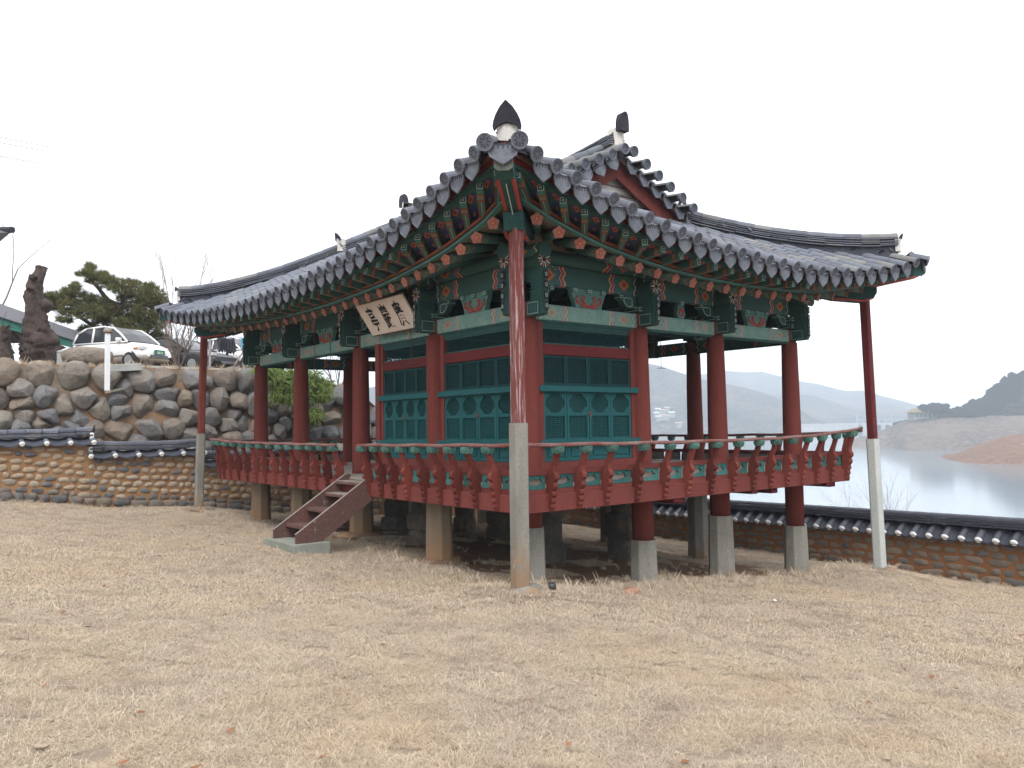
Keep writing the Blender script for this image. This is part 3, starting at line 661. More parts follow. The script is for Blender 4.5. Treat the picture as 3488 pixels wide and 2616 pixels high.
def roof_z(side, q, s):
    d = q + eo(side, s); lift = EAVE[side](s) - 3.53
    f = max(0, 1 - max(d, 0) / 4.5) ** .9
    up_ = 0
    if (side == 'W' and s > 5) or side == 'N': up_ = .17 * (min(1, (s - 5) / 3) if side == 'W' else 1) * max(0, min(1, (q + 1.2) / 2.6))
    return up_ + 3.53 + .21 + .45 * d + .008 * d * d * (1 if d > 0 else 0) + lift * f
def rp(side, q, s, dz=0):
    x, y = mp(side, q, s); return Vector((x, y, roof_z(side, q, s) + dz))
GY = 1.28          # gable verge, in from the end column line
def qtop(side, s):
    L = SL[side]
    lim = min(s, L - s)
    if side in 'SN': return min(max(lim, -9), 1.72)
    return lim if lim < GY else 3.25
roof = MB(); SIDES = 'WSEN'
# boarding under the tiles, as a closed slab
for side in SIDES:
    L = SL[side]; fl = side in 'WN'
    for part in ((0, 1) if side in 'WE' else (0,)):
        n = 60; rows_u = []; rows_l = []
        for j in range(9):
            ru = []; rl = []
            for i in range(n + 1):
                if part == 0:
                    s = lerp(-1.80, L + 1.80, i / n); e = eo(side, s) - .07; qt = min(s, L - s, GY if side in 'WE' else 1.72); q = lerp(-e, max(qt, -e + .02), j / 8)
                else: s = lerp(GY - .04, L - GY + .04, i / n); q = lerp(GY, 3.35, j / 8)
                ru.append(rp(side, q, s, -.075)); rl.append(rp(side, q, s, -.13))
            rows_u.append(ru); rows_l.append(rl)
        roof.grid(rows_u, flip=fl); roof.grid(rows_l, flip=not fl)
        if part == 0: roof.grid([rows_l[0], rows_u[0]], flip=fl)
        else:
            for k_ in (0, -1): roof.grid([[r_[k_] for r_ in rows_l], [r_[k_] for r_ in rows_u]])
roof_o = roof.build('roof', WOOD_DK, pav)
PITCH = .365
cover = half_tile('cover_tile', .092, .352, TILE, None, 10, t=.022, taper=.86)
cover_old = half_tile('cover_tile', .092, .352, TILE_OLD, None, 10, t=.022, taper=.86)
eave_cover = half_tile('eave_cover_tile', .092, .36, TILE, 'disc', 12, TILE_FACE)
eave_cover_old = half_tile('eave_cover_tile', .092, .36, TILE_OLD, 'disc', 12, TILE_FACE)
def drop_tile():
    """hanging eave tile: a curved plate whose lower face is a pointed shield"""
    mb = MB(); w = .150; n = 8; P0 = []; P1 = []; 
    for i in range(n + 1):
        a = lerp(-1, 1, i / n); P0.append((0, a * w, .045 * a * a - .02)); P1.append((.26, a * w * .9, .045 * a * a))
    mb.grid([P0, P1]); mb.grid([[(x, y, z - .02) for x, y, z in P0], [(x, y, z - .02) for x, y, z in P1]], flip=True)
    top = [(a * w, .045 * a * a - .015) for a in [lerp(-1, 1, i / n) for i in range(n + 1)]]
    low = [(w * .98, -.07), (w * .84, -.145), (w * .40, -.195), (0, -.235), (-w * .40, -.195), (-w * .84, -.145), (-w * .98, -.07)]
    out = top + low
    f = lambda k, dx: [(dx - (.30 * max(0, -b2)), a * k, (b2 + .07) * k - .07) for a, b2 in out]
    A_ = f(1, 0); B_ = f(.86, .002); Bd = f(.84, .012); bk = [(x + .022, y, z) for x, y, z in A_]; m_ = len(out)
    for p, q in ((bk, A_), (A_, B_), (B_, Bd)): mb.add(p + q, [(i, m_ + i, m_ + (i + 1) % m_, (i + 1) % m_) for i in range(m_)], 1)
    mb.add(Bd, [tuple(range(m_))], 1); mb.add(bk, [tuple(range(m_))[::-1]], 1)
    for k in range(-2, 3):    # relief strokes
        y = k * .045; mb.box((-.045, y - .005, -.13 + abs(k) * .02), (.03, y + .005, -.035), 2, T=Matrix.Translation((.036, 0, 0)))
    return mb.mesh('drop_tile', [TILE, TILE_FACE, TILE_DK])
drop = drop_tile()
cands = []; rg = random.Random(31); far_cover = []
for side in SIDES:
    L = SL[side]; vis = side in 'WS'
    s0 = -1.385; n = int(round((L + 2 * 1.385) / PITCH)); pit = (L + 2.77) / n
    for k in range(n + 1):
        s = s0 + k * pit; e = eo(side, s); qt = qtop(side, s) - .03; q = -e - .10
        first = True
        while q < qt - .08:
            ln = .345; q2 = min(q + ln * .90, qt + .12); a = rp(side, q, s); b2 = rp(side, q2, s); z = (0, 0, 1)
            T = frame(a + Vector((rg.uniform(-.004, .004), rg.uniform(-.004, .004), .0)), (b2 - a).normalized() + Vector((rg.uniform(-.012, .012), rg.uniform(-.012, .012), rg.uniform(-.008, .008))), z)
            old = rg.random() < (.14 + (.3 if (side == 'S' and s > 6.6) else 0) * (q < -.6))
            if vis:
                if first: inst(eave_cover_old if (side == 'S' and s > 6.2 and rg.random() < .6) else eave_cover, 'eave_cover_tile', roof_o, T)
                else: cands.append(((a - CAM).length, T, old))
            else: far_cover.append((T, first))
            first = False; q = q2 - .015
    for k in range(n):
        s = s0 + (k + .5) * pit; e = eo(side, s); a = rp(side, -e - .03, s, -.035); b2 = rp(side, -e + .2, s, -.035)
        if vis: inst(drop, 'drop_tile', roof_o, frame(a, b2 - a, (0, 0, 1)) @ Matrix.Rotation(rg.uniform(-.03, .03), 4, 'X'))
        else:
            T = frame(a, b2 - a, (0, 0, 1)); far_cover.append((T, 'drop'))
def join_inst(name, items, parent):
    V = []; F = []; MI = []; off = 0; mats = [TILE, TILE_OLD, TILE_FACE, TILE_DK]
    cache = {}
    for me, T, mi in items:
        if me.name not in cache:
            cache[me.name] = (np.array([v.co[:] for v in me.vertices]), [tuple(p.vertices) for p in me.polygons], [p.material_index for p in me.polygons])
        co, fs, mm = cache[me.name]; A_ = np.array(T)
        V.append(co @ A_[:3, :3].T + A_[:3, 3]); F += [tuple(i + off for i in f) for f in fs]; MI += [2 if m_ == 1 else 3 if m_ == 2 else mi for m_ in mm]; off += len(co)
    mb = MB(); mb.v = [tuple(v) for v in np.concatenate(V)]; mb.f = F; mb.m = MI
    return tag(mb.build(name, mats, parent, smooth=False), kind='stuff')
cands.sort(key=lambda c: c[0])
for d, T, old in cands[:300]: inst(cover_old if old else cover, 'cover_tile', roof_o, T)
join_inst('cover_tile_rows', [(cover, T, 1 if old else 0) for d, T, old in cands[300:]] + [(drop if k == 'drop' else (eave_cover if k else cover), T, 0) for T, k in far_cover], roof_o)
# concave pan tiles between the rows
for side in SIDES:
    L = SL[side]; n = int(round((L + 2.77) / PITCH)); pit = (L + 2.77) / n; mb = MB()
    for k in range(-1, n + 1):
        s = -1.385 + (k + .5) * pit; e = eo(side, s) - .0; qt = qtop(side, s)
        if qt < -e + .1: qt = -e + .1
        q = -e; step = 0
        while q < qt:
            q2 = min(q + .17, qt + .05)
            A_ = [rp(side, q, s + a * .17, -.062 + .045 * a * a + .016) for a in (-1, -.5, 0, .5, 1)]; B_ = [rp(side, q2, s + a * .17, -.062 + .045 * a * a - .010) for a in (-1, -.5, 0, .5, 1)]
            C_ = [p - Vector((0, 0, .03)) for p in A_]
            mb.grid([C_, A_, B_], flip=side in 'WN'); q = q2
    tag(mb.build('pan_tiles', TILE_DK, roof_o), kind='stuff')
# corner drop tiles and discs on the hips
def corner(cx, cy, dx, dy, zt_):
    dg = Vector((dx, dy, 0)).normalized(); a = Vector((cx, cy, zt_ + .15)) - dg * .02
    T = frame(a, -dg + Vector((0, 0, .25)), (0, 0, 1)) @ Matrix.Diagonal((1.15, 1.25, 1.1, 1)); inst(drop, 'drop_tile', roof_o, T)
    for sg in (1, -1):
        w = Vector((-dy, dx, 0)).normalized() * .20 * sg
        inst(eave_cover, 'eave_cover_tile', roof_o, frame(a + w + Vector((0, 0, -.01)) + dg * .05, -dg - w * .5 + Vector((0, 0, .3)), (0, 0, 1)) @ Matrix.Diagonal((1, 1.08, 1.08, 1)))
corner(-1.86, -1.86, -1, -1, 4.26); corner(XL + 1.80, -1.80, 1, -1, 4.05); corner(-1.80, YL + 1.80, -1, 1, 4.0); corner(XL + 1.86, YL + 1.86, 1, 1, 4.1)
# ridges
def ridge(path, w=.17, layers=3, top_r=.092, h_lay=.052, end=None, lift=None):
    """path: points on the roof surface from low end to high end"""
    pts = [Vector(p) for p in path]; seg = []
    Ls = [0]
    for a, b2 in zip(pts, pts[1:]): Ls.append(Ls[-1] + (b2 - a).length)
    def at(u):
        u = max(0, min(Ls[-1], u)); i = max(j for j in range(len(Ls)) if Ls[j] <= u + 1e-9); i = min(i, len(pts) - 2)
        return pts[i].lerp(pts[i + 1], (u - Ls[i]) / (Ls[i + 1] - Ls[i]))
    n = int(Ls[-1] / .34); rgl = random.Random(int(Ls[-1] * 100))
    mbm = MB()
    for i in range(n):
        a, b2 = at(Ls[-1] * i / n), at(Ls[-1] * (i + 1) / n)
        T = frame(a, b2 - a, (0, 0, 1)); ln = (b2 - a).length; up = lift(Ls[-1] * (i + .5) / n) if lift else 0
        mbm.box((0, -w * .62, -.24), (ln, w * .62, .035 + h_lay * layers + up), T=T)
        for c in range(layers):
            mb = MB(); j = rgl.uniform(-.008, .008); z0 = .035 + c * h_lay + up
            ww = w * (1.10 - .07 * c); Tc = T @ Matrix.Translation((rgl.uniform(-.01, .01), 0, z0 + j))
            mb.prism([(-ww, -.012), (ww, -.012), (ww, .006), (ww * .5, .02), (-ww * .5, .02), (-ww, .006)], lambda p, q, d: Tc @ Vector((d, p, q)), .004, ln - .004)
            mb.build('ridge_course', TILE_OLD if rgl.random() < .12 else TILE, roof_o)
        inst(rt_old if rgl.random() < .15 else rt, 'ridge_tile', roof_o, T @ Matrix.Translation((-.005, 0, .015 + layers * h_lay + up)) @ Matrix.Diagonal((ln / .34, 1, 1, 1)))
    mbm.build('ridge_bedding', TILE_DK, roof_o)
    return at, Ls[-1]
rt = half_tile('ridge_tile', .098, .345, TILE, None, 10); rt_old = half_tile('ridge_tile', .098, .345, TILE_OLD, None, 10)
def finial(p, d, s=1.0, tall=1.0, blunt=False):
    """upturned pointed end tile on white plaster, facing d"""
    T = frame(p, Vector(d), (0, 0, 1)); rq = random.Random(int(p.x * 77))
    mb = MB(); n = 7
    P = []
    for i in range(6):
        z = lerp(-.36, .13, i / 5) * s; w = .20 * s * (1 - .15 * (i / 5)) * (1 + .06 * math.sin(i * 2.3)); 
        P.append([T @ Vector((lerp(-.2, .06 + rq.uniform(-.02, .02), math.sin(math.pi * k / n)) * s, w * math.cos(math.pi * k / n), z)) for k in range(n + 1)])
    mb.grid(P); mb.add(P[-1], [tuple(range(n + 1))]); mb.build('lime_plaster_end', WHITEP, roof_o, smooth=True)
    out = [(-.185, -.02), (-.20, .04), (-.185, .11), (-.15, .21 * tall), (-.09, .31 * tall), (0, .40 * tall), (.09, .31 * tall), (.15, .21 * tall), (.185, .11), (.20, .04), (.185, -.02), (.11, .045), (0, .07), (-.11, .045)]
    if blunt: out = [(-.12, -.04), (-.13, .05), (-.125, .2), (-.09, .33), (-.03, .38), (.03, .38), (.09, .33), (.125, .2), (.13, .05), (.12, -.04)]
    mb = MB(); mb.prism([(a * s, b2 * s) for a, b2 in out], lambda a, b2, dd: T @ Vector((dd + .03 + b2 * (.0 if blunt else .22) - abs(a) * .3, a, .07 * s + b2)), 0, (.16 if blunt else .05) * s); mb.build('ridge_end_tile', TILE_BLK, roof_o, bevel=.012)
zr = lambda y: 6.12 + (.22 if y < 5.07 else .46) * abs((y - 5.07) / 3.8) ** 2.2
yA, yB = GY - .02, YL - GY + .02
main = [(3.35, y, zr(y) - .02) for y in np.linspace(yA, yB, 25)]
ridge([p + Vector((0, 0, -.03)) if isinstance(p, Vector) else (p[0], p[1], p[2] - .03) for p in main], .215, 5, .095, .048)
finial(Vector((3.35, yA - .02, zr(yA) + .19)), (0, -1, 0), .85, .9, True); finial(Vector((3.35, yB + .02, zr(yB) + .27)), (0, 1, 0), .85, .9, True)
for sx in (0, 1):
    for sy in (0, 1):
        fx = (lambda x: x) if sx == 0 else (lambda x: XL - x); fy = (lambda y: y) if sy == 0 else (lambda y: YL - y)
        side = 'W' if sx == 0 else 'E'; yv = GY + .24
        # descending ridge beside the gable
        path = [Vector((fx(q), fy(yv), roof_z(side, q, fy(yv)) + .02)) for q in np.linspace(1.42, 3.2, 9)]
        ridge(path, .13, 4, .09, .045); low = path[0]
        finial(low + Vector((fx(0) - fx(.1), 0, .27)), (fx(0) - fx(1), 0, 0), .62, .75)
        # hip ridge down to the corner
        path = []
        for q in np.linspace(-1.48, 1.42, 13):
            z = (roof_z(side, q, fy(q)) + roof_z('S' if sy == 0 else 'N', q, fx(q))) / 2; k = max(0, (.6 - q) / 2.1) ** 1.6 * .15
            path.append(Vector((fx(q), fy(q), z + .0 + k)))
        ridge(path, .13, 4, .09, .045); dg = Vector((fx(0) - fx(1), fy(0) - fy(1), 0)).normalized()
        finial(path[0] + dg * .05 + Vector((0, 0, -.01 if (sx, sy) == (0, 0) else .11)), dg, .88 if (sx, sy) == (0, 0) else .55, .88 if (sx, sy) == (0, 0) else .62)
# gable ends: verge tiles, red bargeboards, plastered wall with thin ledges
for gy, yy, sg in ((0, GY, -1), (1, YL - GY, 1)):
    for sx in (0, 1):
        fx = (lambda x: x) if sx == 0 else (lambda x: XL - x); side = 'W' if sx == 0 else 'E'
        for k in range(6):
            q = 1.55 + k * .335; z = roof_z(side, q, yy)
            slope = Vector((fx(q + .1) - fx(q), 0, roof_z(side, q + .1, yy) - z)).normalized(); up = Vector((-slope.z * (1 if slope.x > 0 else -1), 0, abs(slope.x)))
            inst(eave_cover_old, 'verge_cover_tile', roof_o, frame(Vector((fx(q), yy + sg * .27, z + .075)), Vector((0, -sg, .13)), up) @ Matrix.Diagonal((1.7, 1.08, 1.08, 1)))
            inst(drop, 'drop_tile', roof_o, frame(Vector((fx(q - .165), yy + sg * .07, z - .085)), Vector((0, -sg, .10)), up))
        P = []
        for q in np.linspace(1.05, 3.35, 10):
            z = roof_z(side, q, yy) - .10; P.append((fx(q), z))
        mb = MB(); y1 = yy - sg * .06
        A_ = [Vector((x, y1, z)) for x, z in P]; B_ = [Vector((x, y1, z - .33)) for x, z in P]; C_ = [v_ - Vector((0, sg * .06, 0)) for v_ in B_]; D_ = [v_ - Vector((0, sg * .06, 0)) for v_ in A_]
        mb.grid([A_, B_, C_, D_, A_], flip=(sx == 0) ^ (sg > 0)); mb.build('bargeboard', RED, roof_o)
    mb = MB(); y1 = yy - sg * .26; tri = [(1.2, 4.75), (5.5, 4.75), (3.35, 6.02)]
    mb.prism(tri, lambda a, b2, d: Vector((a, y1 + d, b2)), -.03, .03); mb.build('gable_wall', WHITEP, roof_o)
    for k in range(6):
        z = 5.02 + k * .15; hw = (6.0 - z) / (6.02 - 4.75) * 2.15 - .05; mb = MB(); mb.box((3.35 - hw, y1 + sg * .03, z), (3.35 + hw, y1 + sg * (.06 + .02 * (k % 2)), z + .028)); mb.build('gable_ledge', WOOD_TOP, roof_o)

# ---- eaves: boards, square flying rafters, soffit, eave rails, round rafters, plaster
def off(side, s, em, ec, pw=2.2): return eo(side, s, em, ec, pw)
def eP(side, e, s, z): x, y = mp(side, -e, s); return Vector((x, y, z))
FT = {'W': tab([(-1.25, 3.96), (-.59, 3.74), (.32, 3.58), (.9, 3.51), (1.6, 3.45), (2.4, 3.39), (3.7, 3.35), (4.75, 3.325), (6.3, 3.335), (7.8, 3.375), (8.7, 3.41), (9.8, 3.48), (10.7, 3.62), (11.4, 3.78)]),
      'S': tab([(-1.25, 3.96), (-.46, 3.75), (0, 3.66), (.47, 3.57), (.9, 3.52), (1.33, 3.47), (2.16, 3.40), (3, 3.36), (4.2, 3.35), (5.5, 3.375), (5.9, 3.40), (6.7, 3.50), (7.3, 3.63), (7.95, 3.82)])}
FT['E'] = lambda s: 3.34 + .45 * abs((s - YL / 2) / (YL / 2 + 1.25)) ** 2.3
FT['N'] = lambda s: 3.34 + .45 * abs((s - XL / 2) / (XL / 2 + 1.25)) ** 2.3
def e2(side, s): return off(side, s, .90, 1.25)
def rafter_dir(side, s):
    """plan position at the purlin line for the rafter whose tip is at s"""
    L = SL[side]; hub = 1.15
    if s < hub:
        e = e2(side, s); t_ = e / (e + hub); return lerp(s, hub, t_)
    if s > L - hub:
        e = e2(side, s); t_ = e / (e + hub); return lerp(s, L - hub, t_)
    return s
def flower(parent, c, nrm, r):
    n = Vector(nrm).normalized(); T = frame(c, n, (0, 0, 1)); mb = MB(); k = 20
    ring = []
    for i in range(k):
        a = 2 * math.pi * i / k + math.pi / 2; rr = r * (1.0 + .13 * math.cos(5 * (a - math.pi / 2)) - .02)
        ring.append(T @ Vector((0, rr * math.cos(a), rr * math.sin(a))))
    back = [p - n * .012 for p in ring]
    mb.add(back + ring, [(i, (i + 1) % k, k + (i + 1) % k, k + i) for i in range(k)], 0); mb.add(ring, [tuple(range(k))], 0)
    for i in range(5):
        a = 2 * math.pi * (i + .5) / 5 + math.pi / 2; c1 = (.5 * math.cos(a), .5 * math.sin(a)); q = [(.10, -.15), (.80, 0), (.10, .15)]
        mb.add([T @ Vector((.003, r * (u_ * math.cos(a) - w_ * math.sin(a)), r * (u_ * math.sin(a) + w_ * math.cos(a)))) for u_, w_ in q], [(0, 1, 2)], 1)
    mb.add([T @ Vector((.006, r * .2 * math.cos(i * 1.047), r * .2 * math.sin(i * 1.047))) for i in range(6)], [tuple(range(6))], 2)
    return mb.build('rafter_blossom', [PINK, FRED, YEL], parent)
rafter_mat, t, b = nodes('painted_rafter')
# green shaft with blossoms and bands toward its tip: bands follow the shaft's own length
gc = N(t, 'ShaderNodeTexCoord'); sp = N(t, 'ShaderNodeSeparateXYZ'); t.links.new(gc.outputs['Object'], sp.inputs[0])
gn = (.026, .095, .078)
bw_ = math_(t, 'ADD', sp.outputs[0], math_(t, 'MULTIPLY', math_(t, 'ABSOLUTE', math_(t, 'SINE', math_(t, 'MULTIPLY', math_(t, 'ARCTAN2', sp.outputs[1], sp.outputs[2]), 2.0))), .05))
c = ramp(t, bw_, [(0, (.03, .12, .10)), (.07, (.012, .03, .03)), (.08, (.22, .085, .04)), (.115, (.03, .12, .10)), (.13, (.30, .24, .17)), (.137, (.04, .14, .12)), (.235, (.012, .03, .03)), (.245, (.22, .08, .04)), (.27, (.05, .06, .16)), (.30, (.26, .22, .16)), (.307, gn)], 'CONSTANT')
v = wpos(t); c = mixc(t, ramp(t, noise(t, v, 30, 4, .7), [(.45, (0, 0, 0)), (.75, (.6, .6, .6))]), c, (.02, .05, .045))
t.links.new(c, b.inputs['Base Color']); b.inputs['Roughness'].default_value = .75
bm_mat, t, b = nodes('painted_flying_rafter')
gc = N(t, 'ShaderNodeTexCoord'); sp = N(t, 'ShaderNodeSeparateXYZ'); t.links.new(gc.outputs['Object'], sp.inputs[0])
c = ramp(t, sp.outputs[0], [(0, (.05, .17, .14)), (.06, (.012, .03, .03)), (.07, (.26, .10, .05)), (.11, (.10, .24, .18)), (.13, (.26, .04, .03)), (.16, (.03, .12, .10))], 'CONSTANT')
edge = math_(t, 'GREATER_THAN', math_(t, 'ABSOLUTE', sp.outputs[1]), .034); edge = math_(t, 'MULTIPLY', edge, math_(t, 'GREATER_THAN', math_(t, 'ABSOLUTE', sp.outputs[2]), .050)); edge = math_(t, 'MULTIPLY', edge, math_(t, 'GREATER_THAN', sp.outputs[0], .16)); c = mixc(t, edge, c, (.20, .035, .03))
mid = math_(t, 'MULTIPLY', math_(t, 'LESS_THAN', math_(t, 'ABSOLUTE', sp.outputs[1]), .004), math_(t, 'GREATER_THAN', sp.outputs[0], .16)); c = mixc(t, mid, c, (.33, .33, .27))
v = wpos(t); c = mixc(t, ramp(t, noise(t, v, 30, 4, .7), [(.45, (0, 0, 0)), (.75, (.55, .55, .55))]), c, (.018, .045, .04))
t.links.new(c, b.inputs['Base Color']); b.inputs['Roughness'].default_value = .75
# soffit boards between flying rafters, green with red diamonds in blue eyes
sof_mat, t, b = nodes('painted_soffit_board')
uvn = N(t, 'ShaderNodeUVMap'); sp = N(t, 'ShaderNodeSeparateXYZ'); t.links.new(uvn.outputs[0], sp.inputs[0])
fu = math_(t, 'SUBTRACT', math_(t, 'FRACT', sp.outputs[0]), .5); dv = math_(t, 'SUBTRACT', sp.outputs[1], .38)
d1 = math_(t, 'ADD', math_(t, 'MULTIPLY', math_(t, 'ABSOLUTE', fu), 1), math_(t, 'MULTIPLY', math_(t, 'ABSOLUTE', dv), 1.6))
d2 = math_(t, 'SQRT', math_(t, 'ADD', math_(t, 'MULTIPLY', fu, fu), math_(t, 'MULTIPLY', math_(t, 'MULTIPLY', dv, dv), 4.5)))
dv3 = math_(t, 'SUBTRACT', sp.outputs[1], .80); d3 = math_(t, 'SQRT', math_(t, 'ADD', math_(t, 'MULTIPLY', fu, fu), math_(t, 'MULTIPLY', dv3, dv3)))
c = mixc(t, math_(t, 'LESS_THAN', d2, .31), (.032, .098, .09), (.045, .045, .17)); c = mixc(t, math_(t, 'LESS_THAN', d1, .22), c, (.42, .13, .06)); c = mixc(t, math_(t, 'LESS_THAN', d1, .10), c, (.24, .03, .03))
c = mixc(t, math_(t, 'LESS_THAN', d3, .24), c, (.045, .045, .17)); c = mixc(t, math_(t, 'LESS_THAN', d3, .07), c, (.30, .14, .06))
v = wpos(t); c = mixc(t, ramp(t, noise(t, v, 25, 4, .7), [(.45, (0, 0, 0)), (.75, (.6, .6, .6))]), c, (.015, .045, .04))
t.links.new(c, b.inputs['Base Color']); b.inputs['Roughness'].default_value = .8
def set_uv(o, uvs):
    me = o.data; l = me.uv_layers.new(name='UVMap'); data = np.zeros(len(me.loops) * 2, 'f')
    idx = np.zeros(len(me.loops), 'i'); me.loops.foreach_get('vertex_index', idx); U = np.array(uvs, 'f'); l.data.foreach_set('uv', U[idx].ravel())
RS = .425
buy = MB(); buy.box((0, -.045, -.055), (.50, .045, .055)); buy_me = buy.mesh('flying_rafter', bm_mat)
def bdz(side, s): return EAVE[side](s)      # tip line height
for side in SIDES:
    L = SL[side]; vis = side in 'WS'
    # red board under the drop tiles with the green moulding below it
    ss = np.linspace(-1.80, L + 1.80, 160)
    # frame heights of the eave assembly
    zb = lambda s: EAVE[side](s) + .055        # bottom of red board == top of flying rafters
    mb = MB()
    a1 = [eP(side, off(side, s, 1.5, 1.87) - .10, s, zb(s) + .16) for s in ss]; a2 = [eP(side, off(side, s, 1.5, 1.87) - .12, s, zb(s)) for s in ss]; a3 = [eP(side, off(side, s, 1.5, 1.87) - .19, s, zb(s)) for s in ss]; a4 = [eP(side, off(side, s, 1.5, 1.87) - .19, s, zb(s) + .16) for s in ss]
    fl = side in 'SE'
    mb.grid([a1, a2, a3, a4], flip=fl); mb.build('eave_board', RED_DARK, pav)
    mb = MB(); g = lambda de, dz: [eP(side, off(side, s, 1.5, 1.87) - .135 - de, s, zb(s) - .002 + dz) for s in ss]
    mb.grid([g(0, -.0), g(0, -.045), g(.05, -.045), g(.05, 0)], flip=fl); mb.build('eave_moulding', GREEN, pav)
    # second eave rail : green below, rust stripe above
    ss2 = np.linspace(-1.22, L + 1.22, 64)
    z2 = lambda s: FT[side](s) + .085
    h = lambda de, dz: [eP(side, e2(side, s) + .03 - de, s, z2(s) + dz) for s in ss2]
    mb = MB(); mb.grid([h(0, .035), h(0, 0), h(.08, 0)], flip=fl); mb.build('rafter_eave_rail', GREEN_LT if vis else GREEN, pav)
    mb = MB(); mb.grid([h(-.008, .05), h(-.008, .033), h(.03, .033)], flip=fl); mb.build('rail_shadow_gap', BLACK, pav)  # black line between the green rail and the rust stripe
    mb = MB(); mb.grid([h(-.030, .085), h(-.030, .051), h(.03, .051)], flip=fl); mb.build('rail_stripe', ORANGE, pav)
    # soffit board between the two eave lines
    rows = []; uvs = []
    for j in range(6):
        qv = j / 5; row = []
        for s in ss:
            eo_ = off(side, s, 1.5, 1.87) - .15; s2 = lerp(s, L / 2 + (s - L / 2) * (L / 2 + 1.18) / (L / 2 + 1.80), qv)
            ei = e2(side, s2) - .06; e_ = lerp(eo_, ei, qv); z = lerp(zb(s) - .03, z2(s2) + .15, qv)
            row.append(eP(side, e_, s2, z)); uvs.append(((s + 1.45) / ((L + 2.9) / int(round((L + 2.9) / RS))), qv))
        rows.append(row)
    mb = MB(); mb.grid(rows, flip=fl); o = mb.build('soffit_board', sof_mat, pav); set_uv(o, uvs)
    # flying rafters
    n = int(round((L + 2.9) / RS)); sp_ = (L + 2.9) / n
    for k in range(n + 1):
        s = -1.45 + k * sp_; f_ = (s - L / 2) / (L / 2 + 1.80)
        s2 = L / 2 + f_ * (L / 2 + 1.18); hubL = 1.15
        if hubL < s < L - hubL: s2 = s
        tip = eP(side, off(side, s, 1.5, 1.87) - .20, s, zb(s) - .085); root = eP(side, e2(side, s2) - .05, s2, z2(s2) + .085)
        if not vis and k % 1: continue
        T = frame(tip, root - tip, (0, 0, 1)) @ Matrix.Diagonal(((root - tip).length / .50 + .06, 1, 1, 1)); ob = inst(buy_me, 'flying_rafter', pav, T)
        if vis:
            mb = MB(); ex = -.004; Tt = T
            for y0, y1, z0, z1 in ((-.040, .040, .036, .042), (-.040, .040, -.042, -.036), (-.040, -.034, -.036, .036), (.034, .040, -.036, .036)): mb.box((ex, y0, z0), (.001, y1, z1), 0, T=Tt)
            mb.box((ex - .001, -.024, -.027), (.001, .024, .027), 1, T=Tt)
            for a in range(6):
                an = a * math.pi / 3; mb.box((ex - .003, math.cos(an) * .013 - .005, math.sin(an) * .014 - .005), (0, math.cos(an) * .013 + .005, math.sin(an) * .014 + .005), 2, T=Tt)
            mb.build('rafter_end_panel', [PALE, BLACK, PALE], ob)
    # plaster between round rafters, from rail in to the purlin, then dark boards inside
    ssr = np.linspace(-1.18, L + 1.18, 56); P1 = [eP(side, e2(side, s) - .02, s, FT[side](s) + .085) for s in ssr]
    P2 = []; P3 = []
    for s in ssr:
        s0_ = rafter_dir(side, s); lift0 = (FT[side](s) - 3.34) * .62; P2.append(eP(side, 0, s0_, 3.82 + lift0)); s3 = min(max(s0_, 1.15), L - 1.15)
        P3.append(eP(side, -2.6 if side in 'WE' else -1.6, min(max(s3, 1.5), L - 1.5), 5.0 if side in 'WE' else 4.6))
    mb = MB(); mb.grid([P1, P2], flip=fl); mb.build('rafter_plaster', CREAM, pav)
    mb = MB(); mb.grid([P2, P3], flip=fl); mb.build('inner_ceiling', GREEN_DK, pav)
    # wedge of plaster between the purlin and the rising rafters
    mb = MB(); mb.grid([[p + Vector((0, 0, 0)) for p in P2], [Vector((p.x, p.y, 3.66)) for p in P2]], flip=fl); mb.build('corner_plaster', CREAM, pav)
    # round rafters
    n = int(round((L + 1.5) / RS)); sp_ = (L + 1.5) / n
    for k in range(n + 1):
        s = -.75 + k * sp_; s0_ = rafter_dir(side, s); lift0 = (FT[side](s) - 3.34) * .62
        tip = eP(side, e2(side, s) - .03, s, FT[side](s)); root = eP(side, 0, s0_, 3.74 + lift0); d = (root - tip); tip2 = tip; ln = d.length
        inner = 1.25 if 1.15 < s < L - 1.15 else .25
        T = frame(tip, d, (0, 0, 1)); mb = MB(); mb.tube([(0, 0, 0), (ln + inner, 0, 0)], .072, 14)
        ob = mb.build('rafter', rafter_mat, pav, smooth=False, world=T)
        for p in ob.data.polygons: p.use_smooth = len(p.vertices) == 4
        if vis: flower(ob, tip - d.normalized() * .004, -d, .080)
